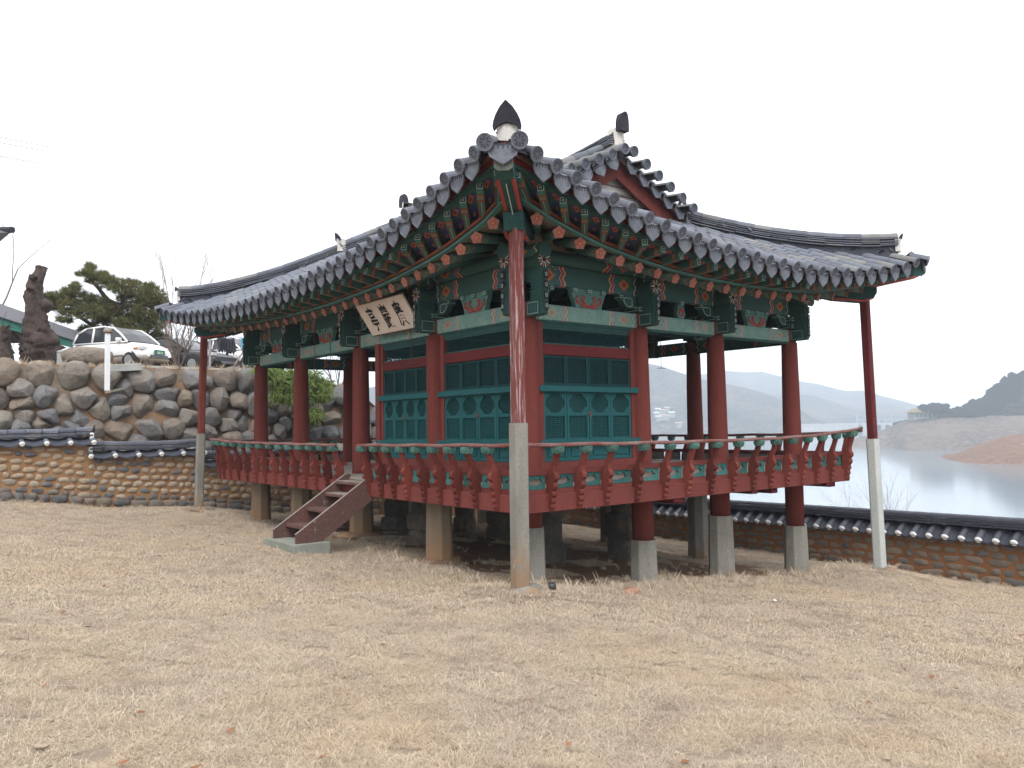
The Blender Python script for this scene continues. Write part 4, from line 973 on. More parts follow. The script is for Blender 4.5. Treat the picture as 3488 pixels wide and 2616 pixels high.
# hip (corner) rafters
for sx in (0, 1):
    for sy in (0, 1):
        g = lambda q, z: Vector((q if sx == 0 else XL - q, q if sy == 0 else YL - q, z))
        cz = [EAVE['W'](-1.87) if not sy else 4.09, 4.13][sx]; dg = (g(-1, 0) - g(0, 0)).normalized(); dz = (cz - 4.26)
        T = frame(g(-1.86, 0) * Vector((1, 1, 0)).to_3d() if False else g(-1.80, 0), g(0, 0) - g(-1, 0), (0, 0, 1)); k_ = math.sqrt(2)
        def side_poly(pts, w, mat, name):
            mb = MB(); mb.prism([((q + 1.80) * k_, z) for q, z in pts], lambda a, b2, d: T @ Vector((a, d, b2)), -w, w); return mb.build(name, mat, pav, bevel=.008)
        zc = 4.26 + dz
        side_poly([(-1.80, zc - .02), (-1.80, zc - .15), (-1.72, zc - .22), (-1.2, zc - .36), (-.9, zc - .47), (-.5, zc - .45), (1, zc - .1), (1, zc + .2), (-1.0, zc - .12)], .105, GREEN, 'upper_hip_rafter')
        side_poly([(-1.17, zc - .40), (-1.17, zc - .50), (-1.12, zc - .62), (-1.0, zc - .67), (-.6, zc - .60), (.3, zc - .28), (1.2, zc + .1), (1.2, zc + .3), (-1.0, zc - .38)], .125, GREEN_DK, 'hip_rafter')
        mb = MB(); mb.prism([(-.112, -.03), (-.112, -.13), (-.06, -.165), (.06, -.165), (.112, -.13), (.112, -.03)], lambda a, b2, d: T @ Vector((d, a, zc + b2)), -.03, .0); mb.build('hip_rafter_end', ENDGR, pav)
        for sgn in (1, -1):   # red edge bands along the hip rafter underside
            for pts_, wd in (([(-1.70, zc - .228), (-1.2, zc - .366), (-.92, zc - .47)], .105), ([(-1.10, zc - .632), (-1.0, zc - .672), (-.6, zc - .605)], .125)):
                poly = pts_ + [(q, z + .03) for q, z in pts_[::-1]]; mb = MB(); d0_, d1_ = sorted((sgn * (wd - .035), sgn * (wd + .006)))
                mb.prism([((q + 1.80) * k_, z) for q, z in poly], lambda a, b2, d: T @ Vector((a, d, b2)), d0_, d1_); mb.build('red_edge_band', FRED, pav)
        if (sx, sy) != (0, 0): continue
        mb = MB(); mb.box((.05, -.006, -.006), (.95, .006, .006), T=T @ Matrix.Translation((.15, 0, zc - .245)) @ Matrix.Rotation(R(14.5), 4, 'Y')); mb.build('pale_centre_line', PALE, pav)

# ---- columns on octagonal footings
def octo(mb, x, y, z0, z1, r0, r1, mi=0):
    c0 = [(x + r0 * math.cos(R(22.5 + 45 * k)), y + r0 * math.sin(R(22.5 + 45 * k)), z0) for k in range(8)]
    c1 = [(x + r1 * math.cos(R(22.5 + 45 * k)), y + r1 * math.sin(R(22.5 + 45 * k)), z1) for k in range(8)]
    mb.add(c0 + c1, [(k, (k + 1) % 8, 8 + (k + 1) % 8, 8 + k) for k in range(8)], mi); mb.add(c1, [tuple(range(8))], mi)
FOOT = {(0, 0): -.29, (1, 0): -.70, (2, 0): -.475, (3, 0): -.855, (0, 1): .0, (0, 2): .0, (0, 3): .0, (0, 4): .0, (3, 1): -.10, (3, 2): .02, (3, 3): .0, (3, 4): 0, (1, 4): 0, (2, 4): 0}
for (i, j), zt in FOOT.items():
    x, y = XC[i], YC[j]; g = lawn_z(x, y)
    mb = MB(); zs_ = [zt, .4, 1.2, 2.0, 2.70]; mb.tube([(x, y, z) for z in zs_], [.174, .176, .170, .160, .150], 20)
    mb.box((x - .095, y - .095, 2.68), (x + .095, y + .095, 2.96))
    c_ = mb.build('column', RED_COL, pav)
    for p in c_.data.polygons: p.use_smooth = len(p.vertices) == 4 and abs(p.normal.z) < .5 and p.area > .02
    mb = MB(); r1 = .215 if i or j else .205; octo(mb, x, y, g - .4, zt, r1 * 1.14, r1)
    mb.build('footing', CONC_OR if i == 0 and j > 0 else CONC, c_, bevel=.008)
    if (i, j) in ((0, 1), (0, 2)):     # rough foundation stone under the footing
        rr = random.Random(i + j * 3); me = stone_mesh('foundation_stone', lambda a: .44 * (1 + .16 * math.sin(2 * a + j) + .12 * math.sin(3 * a + 2)), .26, SOILW, 16, 4, 4 + j, .35, .09)
        inst(me, 'foundation_stone', c_, Matrix.Translation((x - .05, y, g - .15)) @ Matrix.Rotation(-math.pi / 2, 4, 'X') @ Matrix.Diagonal((1, .9, .9, 1)))
for k, (x, y) in enumerate([(2.38, 2.37), (4.37, 2.37), (2.38, 7.83), (4.37, 7.83), (3.4, 5.1), (.9, 4.2)]):    # stacked rough stone piers under the room
    g = lawn_z(x, y); z = g - .1; rr = random.Random(40 + k); pr_ = MB(); pr_.box((x - .1, y - .1, -.16), (x + .1, y + .1, .1)); pier = pr_.build('stone_pier', STACK, pav); h_ = (-.12 - z) / 3
    for q in range(3):
        w = rr.uniform(.24, .34) + .05 * (2 - q) * .5; mb = MB(); c0 = []
        for zz in (0, .15, .85, 1):
            kk = .90 if zz in (0, 1) else 1.0
            c0.append([(x + w * kk * math.cos(a) * (1 + .12 * math.sin(3 * a + q)) * rr.uniform(.93, 1.05) , y + w * kk * math.sin(a) * rr.uniform(.93, 1.05), z + h_ * zz) for a in [2 * math.pi * i / 9 for i in range(9)]])
        for r_ in c0: r_.append(r_[0])
        mb.grid(c0); mb.add(c0[-1][:9], [tuple(range(9))]); mb.build('pier_stone', STACK, pier); z += h_
# leaning props under the hip rafters
for k, (a, b2, top, ct, gz) in enumerate([((-1.06, -1.06), (-1.05, -1.08), 3.72, 1.195, -.9), ((-1.11, 11.31), (-1.02, 11.22), 3.60, 1.10, -.78), ((7.81, -1.09), (7.74, -1.02), 3.60, .80, -1.72), ((7.8, 11.3), (7.74, 11.22), 3.6, .6, -2)]):
    pa, pb = Vector((*a, gz)), Vector((*b2, top)); at = lambda z: pa.lerp(pb, (z - gz) / (top - gz)); w = .078
    d = (pb - pa).normalized(); T = frame(at(ct - .05), d, y=(.7, .7, 0) if k in (0, 3) else (.7, -.7, 0)); ln = (pb - at(ct)).length + .12
    mb = MB(); c0 = [(-w, -w * .7), (-w * .7, -w), (w * .7, -w), (w, -w * .7), (w, w * .7), (w * .7, w), (-w * .7, w), (-w, w * .7)]
    R1 = Matrix.Rotation(R([40, 38, 48, 45][k]), 4, 'X')
    mb.prism(c0, lambda p, q, dd: T @ R1 @ Vector((dd, p, q)), 0, ln); o = mb.build('prop_post', RED_WORN if k == 0 else RED_DARK if k == 2 else RED_COL, pav); o['label'] = ['peeling red timber prop at the near corner', 'red timber prop under the left roof corner', 'red timber prop under the right roof corner', 'red timber prop behind the pavilion'][k]
    mb = MB(); r = .105; pts_ = [at(gz - .3), at(ct)]
    T2 = frame(at(gz - .3), d, y=(.7, .7, 0)); n8 = 8; c8 = [(r * 1.08 * math.cos(R(22.5 + 45 * q)), r * 1.08 * math.sin(R(22.5 + 45 * q))) for q in range(8)]
    c8 = [(-.1, -.07), (-.07, -.1), (.07, -.1), (.1, -.07), (.1, .07), (.07, .1), (-.07, .1), (-.1, .07)]
    mb.prism(c8, lambda p, q, dd: T2 @ R1 @ Vector((dd, p, q)), 0, (at(ct) - at(gz - .3)).length); mb.build('concrete_post', [CONC, CONC, CONC_W, CONC][k], o, bevel=.012)
    me = stone_mesh('base_stone', lambda a_: .27 * (1 + .22 * math.sin(2 * a_ + k) + .12 * math.sin(3 * a_ + 1)), .17, CONC, 14, 3, k, .35, .07)
    inst(me, 'base_stone', o, Matrix.Translation((a[0] + .06, a[1] - .05, lawn_z(*a) - .10)) @ Matrix.Rotation(-math.pi / 2, 4, 'X'))

# ---- lintels, capitals, wing brackets, beams
def beam(name, mat, a, b2, w, z0, z1, parent=pav, bev=.01):
    """beam between plan points a,b2 with its own frame (local x along it)"""
    A_ = Vector((*a, z0)); d = Vector((b2[0] - a[0], b2[1] - a[1], 0)); ln = d.length; T = frame(A_, d, (0, 0, 1))
    mb = MB(); mb.box((0, -w / 2, 0), (ln, w / 2, z1 - z0)); return mb.build(name, mat, parent, bevel=bev, world=T)
def outlined(mb, x0, y0, z0, x1, y1, z1, T, o=.014, mg=.02, w_=.006):
    """box with pale outlined panels on its -y face and +-x faces (local frame: -y outward)"""
    mb.box((x0, y0, z0), (x1, y1, z1), 0, T=T)
    def fr(f, a0, a1, b0, b1):
        for p, q, r_, s_ in ((a0, a1, b0, b0 + w_), (a0, a1, b1 - w_, b1), (a0, a0 + w_, b0, b1), (a1 - w_, a1, b0, b1)):
            v_ = [f(p, r_), f(q, r_), f(q, s_), f(p, s_)]; mb.add([T @ Vector(x) for x in v_], [(0, 1, 2, 3)], 1)
    fr(lambda a, b3: (a, y0 - .003, b3), x0 + mg, x1 - mg, z0 + mg, z1 - mg)
    fr(lambda a, b3: (x0 - .003, a, b3), y0 + mg, y1 - mg, z0 + mg, z1 - mg); fr(lambda a, b3: (x1 + .003, a, b3), y0 + mg, y1 - mg, z0 + mg, z1 - mg)
SIDE_COLS = {'S': [(x, 0) for x in XC], 'W': [(0, y) for y in YC], 'E': [(XL, y) for y in YC], 'N': [(x, YL) for x in XC]}
OUT = {'S': (0, -1), 'W': (-1, 0), 'E': (1, 0), 'N': (0, 1)}
for side in SIDES:
    cols = SIDE_COLS[side]; vis = side in 'WS'; ox, oy = OUT[side]; up = Vector((0, 0, 1)); outv = Vector((ox, oy, 0))
    along = Vector((abs(oy), abs(ox), 0))
    for a, b2 in zip(cols, cols[1:]):
        da = Vector((b2[0] - a[0], b2[1] - a[1])).normalized() * .10
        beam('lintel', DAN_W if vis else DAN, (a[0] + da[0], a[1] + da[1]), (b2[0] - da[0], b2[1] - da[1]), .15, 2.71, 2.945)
        beam('upper_beam', DAN, (a[0] + da[0] * .4, a[1] + da[1] * .4), (b2[0] - da[0] * .4, b2[1] - da[1] * .4), .13, 3.235, 3.54)
        beam('lintel_edge', GREEN_DK, (a[0] + da[0], a[1] + da[1]), (b2[0] - da[0], b2[1] - da[1]), .10, 2.675, 2.712, bev=0)
        # carved centre block between lintel and beam
        c = Vector(((a[0] + b2[0]) / 2, (a[1] + b2[1]) / 2, 0)) + outv * .045; T = frame(c, along, y=-outv)
        if T.to_3x3().determinant() < 0 or abs((T.to_3x3() @ Vector((0, 0, 1))).z + 1) < .5: T = frame(c, -along, y=-outv)
        small = side in 'SN' and a == cols[1]
        mb = MB()
        if small:
            mb.prism([(.06 * math.cos(t_) * (1.35 if math.sin(t_) < 0 else 1.0) * 1.45, 3.075 + .15 * math.sin(t_)) for t_ in [2 * math.pi * q / 18 for q in range(18)]], lambda p, q, d: T @ Vector((p, d, q)), -.03, .05); blk_w = .05
        else:
            mb.prism([(-.27, 2.93), (.27, 2.93), (.29, 3.02), (.35, 3.14), (.37, 3.235), (-.37, 3.235), (-.35, 3.14), (-.29, 3.02)], lambda p, q, d: T @ Vector((p, d, q)), -.03, .05); blk_w = .3
        for xx in ((-blk_w, 0, blk_w) if not small else (0,)): outlined(mb, xx - .05, -.06, 3.17, xx + .05, .03, 3.235, T, mg=.012)
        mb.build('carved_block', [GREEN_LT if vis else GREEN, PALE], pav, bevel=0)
        if vis:     # red scroll relief
            mb = MB()
            def scroll(pts_, r0, r1): mb.tube([T @ Vector((p, -.036, q)) for p, q in pts_], [lerp(r0, r1, i / (len(pts_) - 1)) for i in range(len(pts_))], 5)
            if small: scroll([(.055 * math.cos(t_), 3.06 + .075 * math.sin(t_)) for t_ in np.linspace(R(130), R(410), 14)], .012, .012); scroll([(0, 3.06), (-.03, 3.1)], .01, .01); scroll([(0, 3.06), (.03, 3.1)], .01, .01)
            else:
                for sg in (1, -1):
                    scroll([(sg * .02, 2.95), (sg * .05, 3.0), (sg * .11, 3.04), (sg * .14, 3.09), (sg * .12, 3.13), (sg * .085, 3.12), (sg * .09, 3.09)], .018, .010)
                    scroll([(sg * .06, 3.0), (sg * .14, 2.99), (sg * .20, 3.02), (sg * .20, 3.06), (sg * .16, 3.06)], .017, .010)
                    scroll([(sg * .16, 3.0), (sg * .25, 3.03), (sg * .275, 3.09), (sg * .24, 3.12), (sg * .215, 3.09)], .016, .010)
                    scroll([(sg * .05, 2.96), (sg * .13, 2.955), (sg * .19, 2.97)], .014, .008)
            mb.build('scroll_relief', FRED, pav, smooth=True)
    # round purlin
    for pi_, (a, b2) in enumerate(zip(cols, cols[1:])):
        A_, B_ = Vector((*a, 3.66)), Vector((*b2, 3.66)); d = (B_ - A_).normalized(); A_ = A_ - d * (.45 if pi_ == 0 else -.002); B_ = B_ + d * (.45 if pi_ == len(cols) - 2 else -.002)
        T = frame(A_, d, (0, 0, 1)); mb = MB(); mb.tube([(0, 0, 0), ((B_ - A_).length, 0, 0)], .115, 16); o = mb.build('purlin', DAN, pav, smooth=False, world=T)
        for p in o.data.polygons: p.use_smooth = len(p.vertices) == 4
    for ci, cpt in enumerate(cols):
        c = Vector((*cpt, 0)); T = frame(c, along, y=-outv)
        if (T.to_3x3() @ Vector((0, 0, 1))).z < 0: T = frame(c, -along, y=-outv)
        endc = ci in (0, len(cols) - 1)
        # capital
        if not (endc and side in 'EN'):
            mb = MB(); outlined(mb, -.15, -.15, 2.965, .15, .15, 3.06, T); 
            if endc: outlined(mb, -.17, -.17, 3.10, .17, .17, 3.20, T)
            mb.build('capital', [GREEN, PALE], pav)
        for sg in (1, -1):            # stepped arms along the beam
            if endc and ((ci == 0) == ((T @ Vector((sg, 0, 0)) - c).dot(along) < 0)): continue
            mb = MB(); poly = [(.16, 3.03), (.30, 3.03), (.36, 3.07), (.42, 3.15), (.47, 3.16), (.52, 3.235), (.10, 3.235), (.10, 3.03)]
            f = lambda p, q, d: T @ Vector((p * sg, d, q)); mb.prism(poly, f, -.055, .055, 0)
            inn = [(.19, 3.055), (.29, 3.055), (.345, 3.09), (.38, 3.14), (.36, 3.19), (.22, 3.19), (.19, 3.17)]
            for p0, p1 in zip(inn, inn[1:] + inn[:1]):
                mb.tube([f(p0[0], p0[1], -.057), f(p1[0], p1[1], -.057)], .004, 4, 1)
            outlined(mb, sg * .44 - .045, -.07, 3.165, sg * .44 + .045, .05, 3.232, T, mg=.012)
            mb.build('bracket_arm', [GREEN, PALE], pav)
        # projecting wing end with a flower roundel above a flowered strip
        zr_ = 3.52 if endc else 3.35; r_ = .135
        if endc and side in 'EN': continue
        if endc and side == 'W' and ci == 0: pass
        if True:
            key = []
            a0 = math.asin(.06 / r_)
            for t_ in np.linspace(-math.pi / 2 + a0, 1.5 * math.pi - a0, 22): key.append((r_ * math.cos(t_), zr_ + r_ * 1.05 * math.sin(t_)))
            key += [(-.06, 2.74), (.06, 2.74)]
            mb = MB(); mb.prism(key, lambda p, q, d: T @ Vector((p, d, q)), -.40, -.33, 0)
            outlined(mb, -.078, -.365, 2.735, .078, -.09, 2.94, T); mb.box((-.052, -.37, 2.95), (.052, -.06, zr_ - .10), 0, T=T); mb.box((-.062, -.34, 3.10), (.062, -.06, 3.20), 0, T=T)
            mb.prism([(.10 * math.cos(a), zr_ + .115 * math.sin(a)) for a in [2 * math.pi * q / 14 for q in range(14)]], lambda p, q, d: T @ Vector((p, d, q)), -.36, -.02, 0)
            bl = [(-.40, 2.74), (-.435, 2.80), (-.44, 2.9), (-.41, 3.0), (-.44, 3.1), (-.40, 3.2), (-.34, 3.2), (-.34, 2.74)]
            mb.prism(bl, lambda p, q, d: T @ Vector((d, p, q)), -.04, .04, 0)
            o = mb.build('wing_bracket', [GREEN, PALE], pav)
            mb = MB(); y_ = -.405; V_ = lambda p, q, y=None: T @ Vector((p, y_ if y is None else y, q))
            ring = [V_(r_ * .86 * math.cos(a), zr_ + r_ * .9 * math.sin(a)) for a in [2 * math.pi * q / 20 for q in range(20)]]; mb.add(ring, [tuple(range(20))], 1)
            y_ = -.411
            for q in range(14):
                a = 2 * math.pi * q / 14; ca, sa = math.cos(a), math.sin(a); P_ = [(.25, -.05), (.80, -.085), (.86, 0), (.80, .085), (.25, .05)]
                mb.add([V_(r_ * (u_ * ca - w_ * sa), zr_ + r_ * 1.04 * (u_ * sa + w_ * ca)) for u_, w_ in P_], [(0, 1, 2, 3, 4)], 2 if q % 2 else 3)
            mb.add([V_(.022 * math.cos(q), zr_ + .022 * math.sin(q), -.414) for q in range(6)], [tuple(range(6))], 1)
            nsq = 4; zz0 = 2.78; zz1 = zr_ - r_ - .01
            y_ = -.446
            for q in range(nsq):
                zc_ = lerp(zz0, zz1, (q + .5) / nsq); hh = (zz1 - zz0) / nsq * .42
                mb.box((-.033, -.447, zc_ - hh), (.033, -.43, zc_ + hh), 1, T=T)
                for a in range(6):
                    an = a * math.pi / 3; mb.box((math.cos(an) * .018 - .006, -.449, zc_ + math.sin(an) * .022 - .006), (math.cos(an) * .018 + .006, -.44, zc_ + math.sin(an) * .022 + .006), 2, T=T)
            mb.build('flower_roundel', [GREEN, BLACK, PALE, PINK], o)
    # dark inner tie beams behind the openings
    for a, b2 in zip(cols, cols[1:]):
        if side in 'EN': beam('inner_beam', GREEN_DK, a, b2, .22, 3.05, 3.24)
for y in YC[1:4]: beam('cross_beam', GREEN_DK, (0, y), (XL, y), .22, 3.02, 3.34)
for x in XC[1:3]: beam('cross_beam', GREEN_DK, (x, 0), (x, YL), .2, 3.10, 3.4)

# ---- floor platform and railing
OF = .716
FB = [(-OF, -OF), (XL + OF, -OF), (XL + OF, YL + OF), (-OF, YL + OF)]
for a, b2 in zip(FB, FB[1:] + FB[:1]):
    beam('platform_beam', RED, a, b2, .09, 0, .235, bev=.006)
nb = 26
for k in range(nb):
    y0 = lerp(-OF, YL + OF, k / nb); mb = MB(); mb.box((-OF + .03, y0 + .004, .255), (XL + OF - .03, y0 + (YL + 2 * OF) / nb - .004, .298 + .003 * (k % 3))); mb.build('floor_board', FLOORW, pav)
for y in [.0, 2.37, 5.07, 7.83, 10.15]: beam('floor_joist', RED_DARK, (-OF + .05, y), (XL + OF - .05, y), .18, .03, .25)
for x in (2.36, 4.37, 6.7): beam('floor_joist', RED_DARK, (x, -OF - .02), (x, YL + OF), .18, -.06, .03)
for x in (2.5, 5.0, 6.9): beam('joist_end', RED_DARK, (x, -OF + .02), (x, -.1), .2, -.09, .0)
RAIL_Z = .905
def baluster_poly():
    out = [(.055, .0), (.075, .035), (.094, .06), (.084, .095), (.108, .12), (.114, .145), (.098, .185), (.126, .21), (.132, .24), (.114, .275), (.146, .305), (.160, .335), (.155, .37), (.134, .395), (.162, .415), (.182, .445), (.180, .485), (.148, .53), (.150, .60), (.188, .70), (.225, .80)]
    inn = [(.158, .80), (.124, .70), (.075, .60), (.025, .50), (.0, .42), (.0, .0)]
    return out + inn
bp_ = baluster_poly()
mb = MB(); mb.prism(bp_, lambda a, b2, d: Vector((d, a, b2)), -.038, .038); bal_me = mb.mesh('baluster', RED_BRIGHT)
mb = MB()
mb.prism([(.150, .78), (.245, .78), (.275, .84), (.262, .875), (.14, .875), (.125, .84)], lambda a, b2, d: Vector((d, a, b2)), -.058, .058)
for sg in (-1, 1): mb.prism([(.17, .80), (.23, .79), (.262, .84), (.235, .87), (.165, .865)], lambda a, b2, d: Vector((d, a, b2)), sg * .058, sg * .07)
for q in range(3): mb.tube([(-.035 + .035 * q, .262, .80), (-.035 + .035 * q, .275, .865)], .014, 5)
CAPM = weathered('faded_green_cap_paint', (.03, .11, .092), (.07, .17, .14), (.36, .40, .36), .8, 14, 60, .5)
cap_me = mb.mesh('baluster_cap', CAPM)
TURQ = weathered('turquoise_panel_paint', (.02, .115, .112), (.05, .165, .155), (.20, .26, .23), .8, 6, 50, .7, worn=(.34, .24, .18), worn_at=.66)
def panel_mesh(w):
    mb = MB(); h = .19
    eye = [(-.24, 0), (-.16, .035), (-.08, .045), (-.04, .07), (0, .05), (.10, .05), (.16, .085), (.18, .04), (.24, .0), (.18, -.03), (.06, -.055), (-.1, -.05), (-.18, -.03)]
    eye = [(a * w / .66, b2 * .8) for a, b2 in eye]
    # panel with a cut-out eye: fan between outline and rectangle
    n = len(eye); rect = []
    for a, b2 in eye:
        an = math.atan2(b2 / h, a / w) if (a or b2) else 0; k = min((w / 2) / max(abs(math.cos(an)) * w, 1e-6) * w, 9) if False else 0
        ca, sa = a / (w / 2), b2 / (h / 2); m_ = max(abs(ca), abs(sa)); rect.append((a / m_, b2 / m_))
    V_ = [(a, 0, b2) for a, b2 in rect] + [(a, 0, b2) for a, b2 in eye] + [(a, .02, b2) for a, b2 in eye]
    mb.add(V_, [(i, n + i, n + (i + 1) % n, (i + 1) % n) for i in range(n)] + [(n + i, 2 * n + i, 2 * n + (i + 1) % n, n + (i + 1) % n) for i in range(n)], 0)
    mb.add([(-w / 2, 0, -h / 2), (w / 2, 0, -h / 2), (w / 2, 0, h / 2), (-w / 2, 0, h / 2)], [], 0)
    for cx in (-1, 1):
        for cz in (-1, 1):
            pts_ = [(cx * w / 2, 0, cz * h / 2)] + [(a, 0, b2) for a, b2 in rect if a * cx > 0 and b2 * cz > 0 and (abs(abs(a) - w / 2) < 1e-6 or abs(abs(b2) - h / 2) < 1e-6)]
            for p0, p1 in zip(pts_[1:], pts_[2:]): mb.add([pts_[0], p0, p1], [(0, 1, 2)], 0)
    mb.add([(a, .035, b2) for a, b2 in [(-w * .45, -.08), (w * .45, -.08), (w * .45, .08), (-w * .45, .08)]], [(0, 1, 2, 3)], 1)
    return mb.mesh('rail_panel', [TURQ, WOOD_TOP])
def railing(side, spots, segs, broken=None, kick0=0, kick1=0, full=None):
    ox, oy = OUT[side]; outv = Vector((ox, oy, 0)); along = Vector((abs(oy), abs(ox), 0))
    fixed = {'W': -OF, 'S': -OF, 'E': XL + OF, 'N': YL + OF}[side]
    P = lambda s, e, z: (Vector((s, fixed, z)) if side in 'SN' else Vector((fixed, s, z))) + outv * e
    rl = thing_part('railing', side)
    for (a, b2) in segs:
        for z0, z1, w, e, m_ in ((.235, .300, .05, .02, RED), (.495, .565, .075, .02, RED)):
            pa, pb = P(a, e - .045, z0), P(b2, e - .045, z0); T = frame(pa, pb - pa, (0, 0, 1)); mb = MB(); mb.box((0, -w / 2, 0), ((pb - pa).length, w / 2, z1 - z0)); mb.build('bottom_board' if z0 < .3 else 'top_board', m_, rl, world=T)
        # handrail, bowing up toward the open corners
        n = 24; pts_ = []
        for i in range(n + 1):
            s = lerp(a - (.22 if a < -.4 else .05), b2 + (.22 if b2 > SL[side] + .4 else .05), i / n); L = SL[side]
            k = kick0 * max(0, (1.9 - (s + OF)) / 1.9) ** 2 + kick1 * max(0, (2.6 - (L + OF - s)) / 2.6) ** 2
            sag = -.035 * math.sin(math.pi * (s + OF) / (L + 2 * OF)) + .006 * math.sin(s * 5)
            pts_.append(P(s, .205, RAIL_Z + sag + k))
        mb = MB(); mb.tube(pts_, .029, 10); o = mb.build('handrail', RAILW, rl, smooth=True)
    for i, s in enumerate(spots):
        L = SL[side]; sag = -.035 * math.sin(math.pi * (s + OF) / (L + 2 * OF)) + kick0 * max(0, (1.9 - (s + OF)) / 1.9) ** 2 + kick1 * max(0, (2.6 - (L + OF - s)) / 2.6) ** 2
        T = frame(P(s, .0, 0.01), along, y=outv)
        if (T.to_3x3() @ Vector((0, 0, 1))).z < 0: T = frame(P(s, .0, .01), -along, y=outv)
        T = T @ Matrix.Diagonal((1, 1, (.875 + sag) / .875, 1)) @ Matrix.Rotation(R(random.uniform(-1.5, 1.5)), 4, 'Y')
        if i == broken:
            mb = MB(); mb.prism([p for p in bp_ if p[1] <= .6] , lambda a, b2, d: Vector((d, a, b2)), -.04, .04); ob = inst(mb.mesh('broken_baluster', RED_BRIGHT), 'baluster', rl, T); ob['label'] = 'baluster broken off halfway'
            inst(cap_me, 'baluster_cap', rl, T); continue
        inst(bal_me, 'baluster', rl, T); inst(cap_me, 'baluster_cap', rl, T)
    ends = sorted(spots); pc = {}
    if side in 'SW': ends = [-OF + .03] + ends
    for s0, s1 in zip(ends, ends[1:]):
        w = s1 - s0 - .09
        if w > .7: continue
        w = round(w, 2)
        if w not in pc: pc[w] = panel_mesh(w)
        T = frame(P((s0 + s1) / 2, -.012, .40), along, y=-outv)
        if (T.to_3x3() @ Vector((0, 0, 1))).z < 0: T = frame(P((s0 + s1) / 2, -.012, .40), -along, y=-outv)
        inst(pc[w], 'rail_panel', rl, T)
def thing_part(name, side):
    o = bpy.data.objects.new(name, None); o.empty_display_size = .1; return link(o, pav, wmat(pav))
railing('S', [-.62, -.27, .24, .77, 1.4, 2.01, 2.55, 3.12, 3.70, 4.25, 4.75, 5.25, 5.73, 6.21, 6.72, 7.25][1:] + [XL + OF - .12], [(-OF, XL + OF)], broken=10, kick0=.0, kick1=.085)
railing('W', [-.23, .24, .69, 1.14, 1.57, 2.07, 2.48, 2.90, 3.36, 4.42, 4.9, 5.38, 5.86, 6.34, 6.84, 7.36, 7.9, 8.42, 8.95, 9.48, 10.0, 10.45, YL + OF - .1], [(-OF, 3.42), (4.36, YL + OF)], kick0=0, kick1=.04)
railing('E', list(np.linspace(-OF + .1, YL + OF - .1, 24)), [(-OF, YL + OF)], kick0=.04, kick1=.04)
railing('N', list(np.linspace(-OF + .1, XL + OF - .1, 17)), [(-OF, XL + OF)], kick0=.04, kick1=.04)

# ---- the room: lattice door bays in the column lines
def lattice(name, w, h, kind, mat, pitch=.036, t_=.007):
    mb = MB()
    if kind == 'sq':
        for i in range(int(w / pitch) + 1): x = (i + .5) * w / (int(w / pitch) + 1) - w / 2; mb.box((x - t_ / 2, 0, -h / 2), (x + t_ / 2, .01, h / 2))
        for i in range(int(h / pitch) + 1): z = (i + .5) * h / (int(h / pitch) + 1) - h / 2; mb.box((-w / 2, -.004, z - t_ / 2), (w / 2, .006, z + t_ / 2))
    else:
        n = int((w + h) / (pitch * 1.414))
        for sg in (1, -1):
            for i in range(n + 1):
                c = -(w + h) / 2 + (w + h) * (i + .5) / (n + 1)     # x + sg*z = c
                zs2 = sorted([max(-h / 2, min(h / 2, sg * (c - w / 2))), max(-h / 2, min(h / 2, sg * (c + w / 2)))])
                if zs2[1] - zs2[0] < .02: continue
                p0 = Vector((c - sg * zs2[0], 0.004 * sg, zs2[0])); p1 = Vector((c - sg * zs2[1], .004 * sg, zs2[1])); mb.tube([p0, p1], t_ * .62, 4)
    return mb.mesh(name, mat)
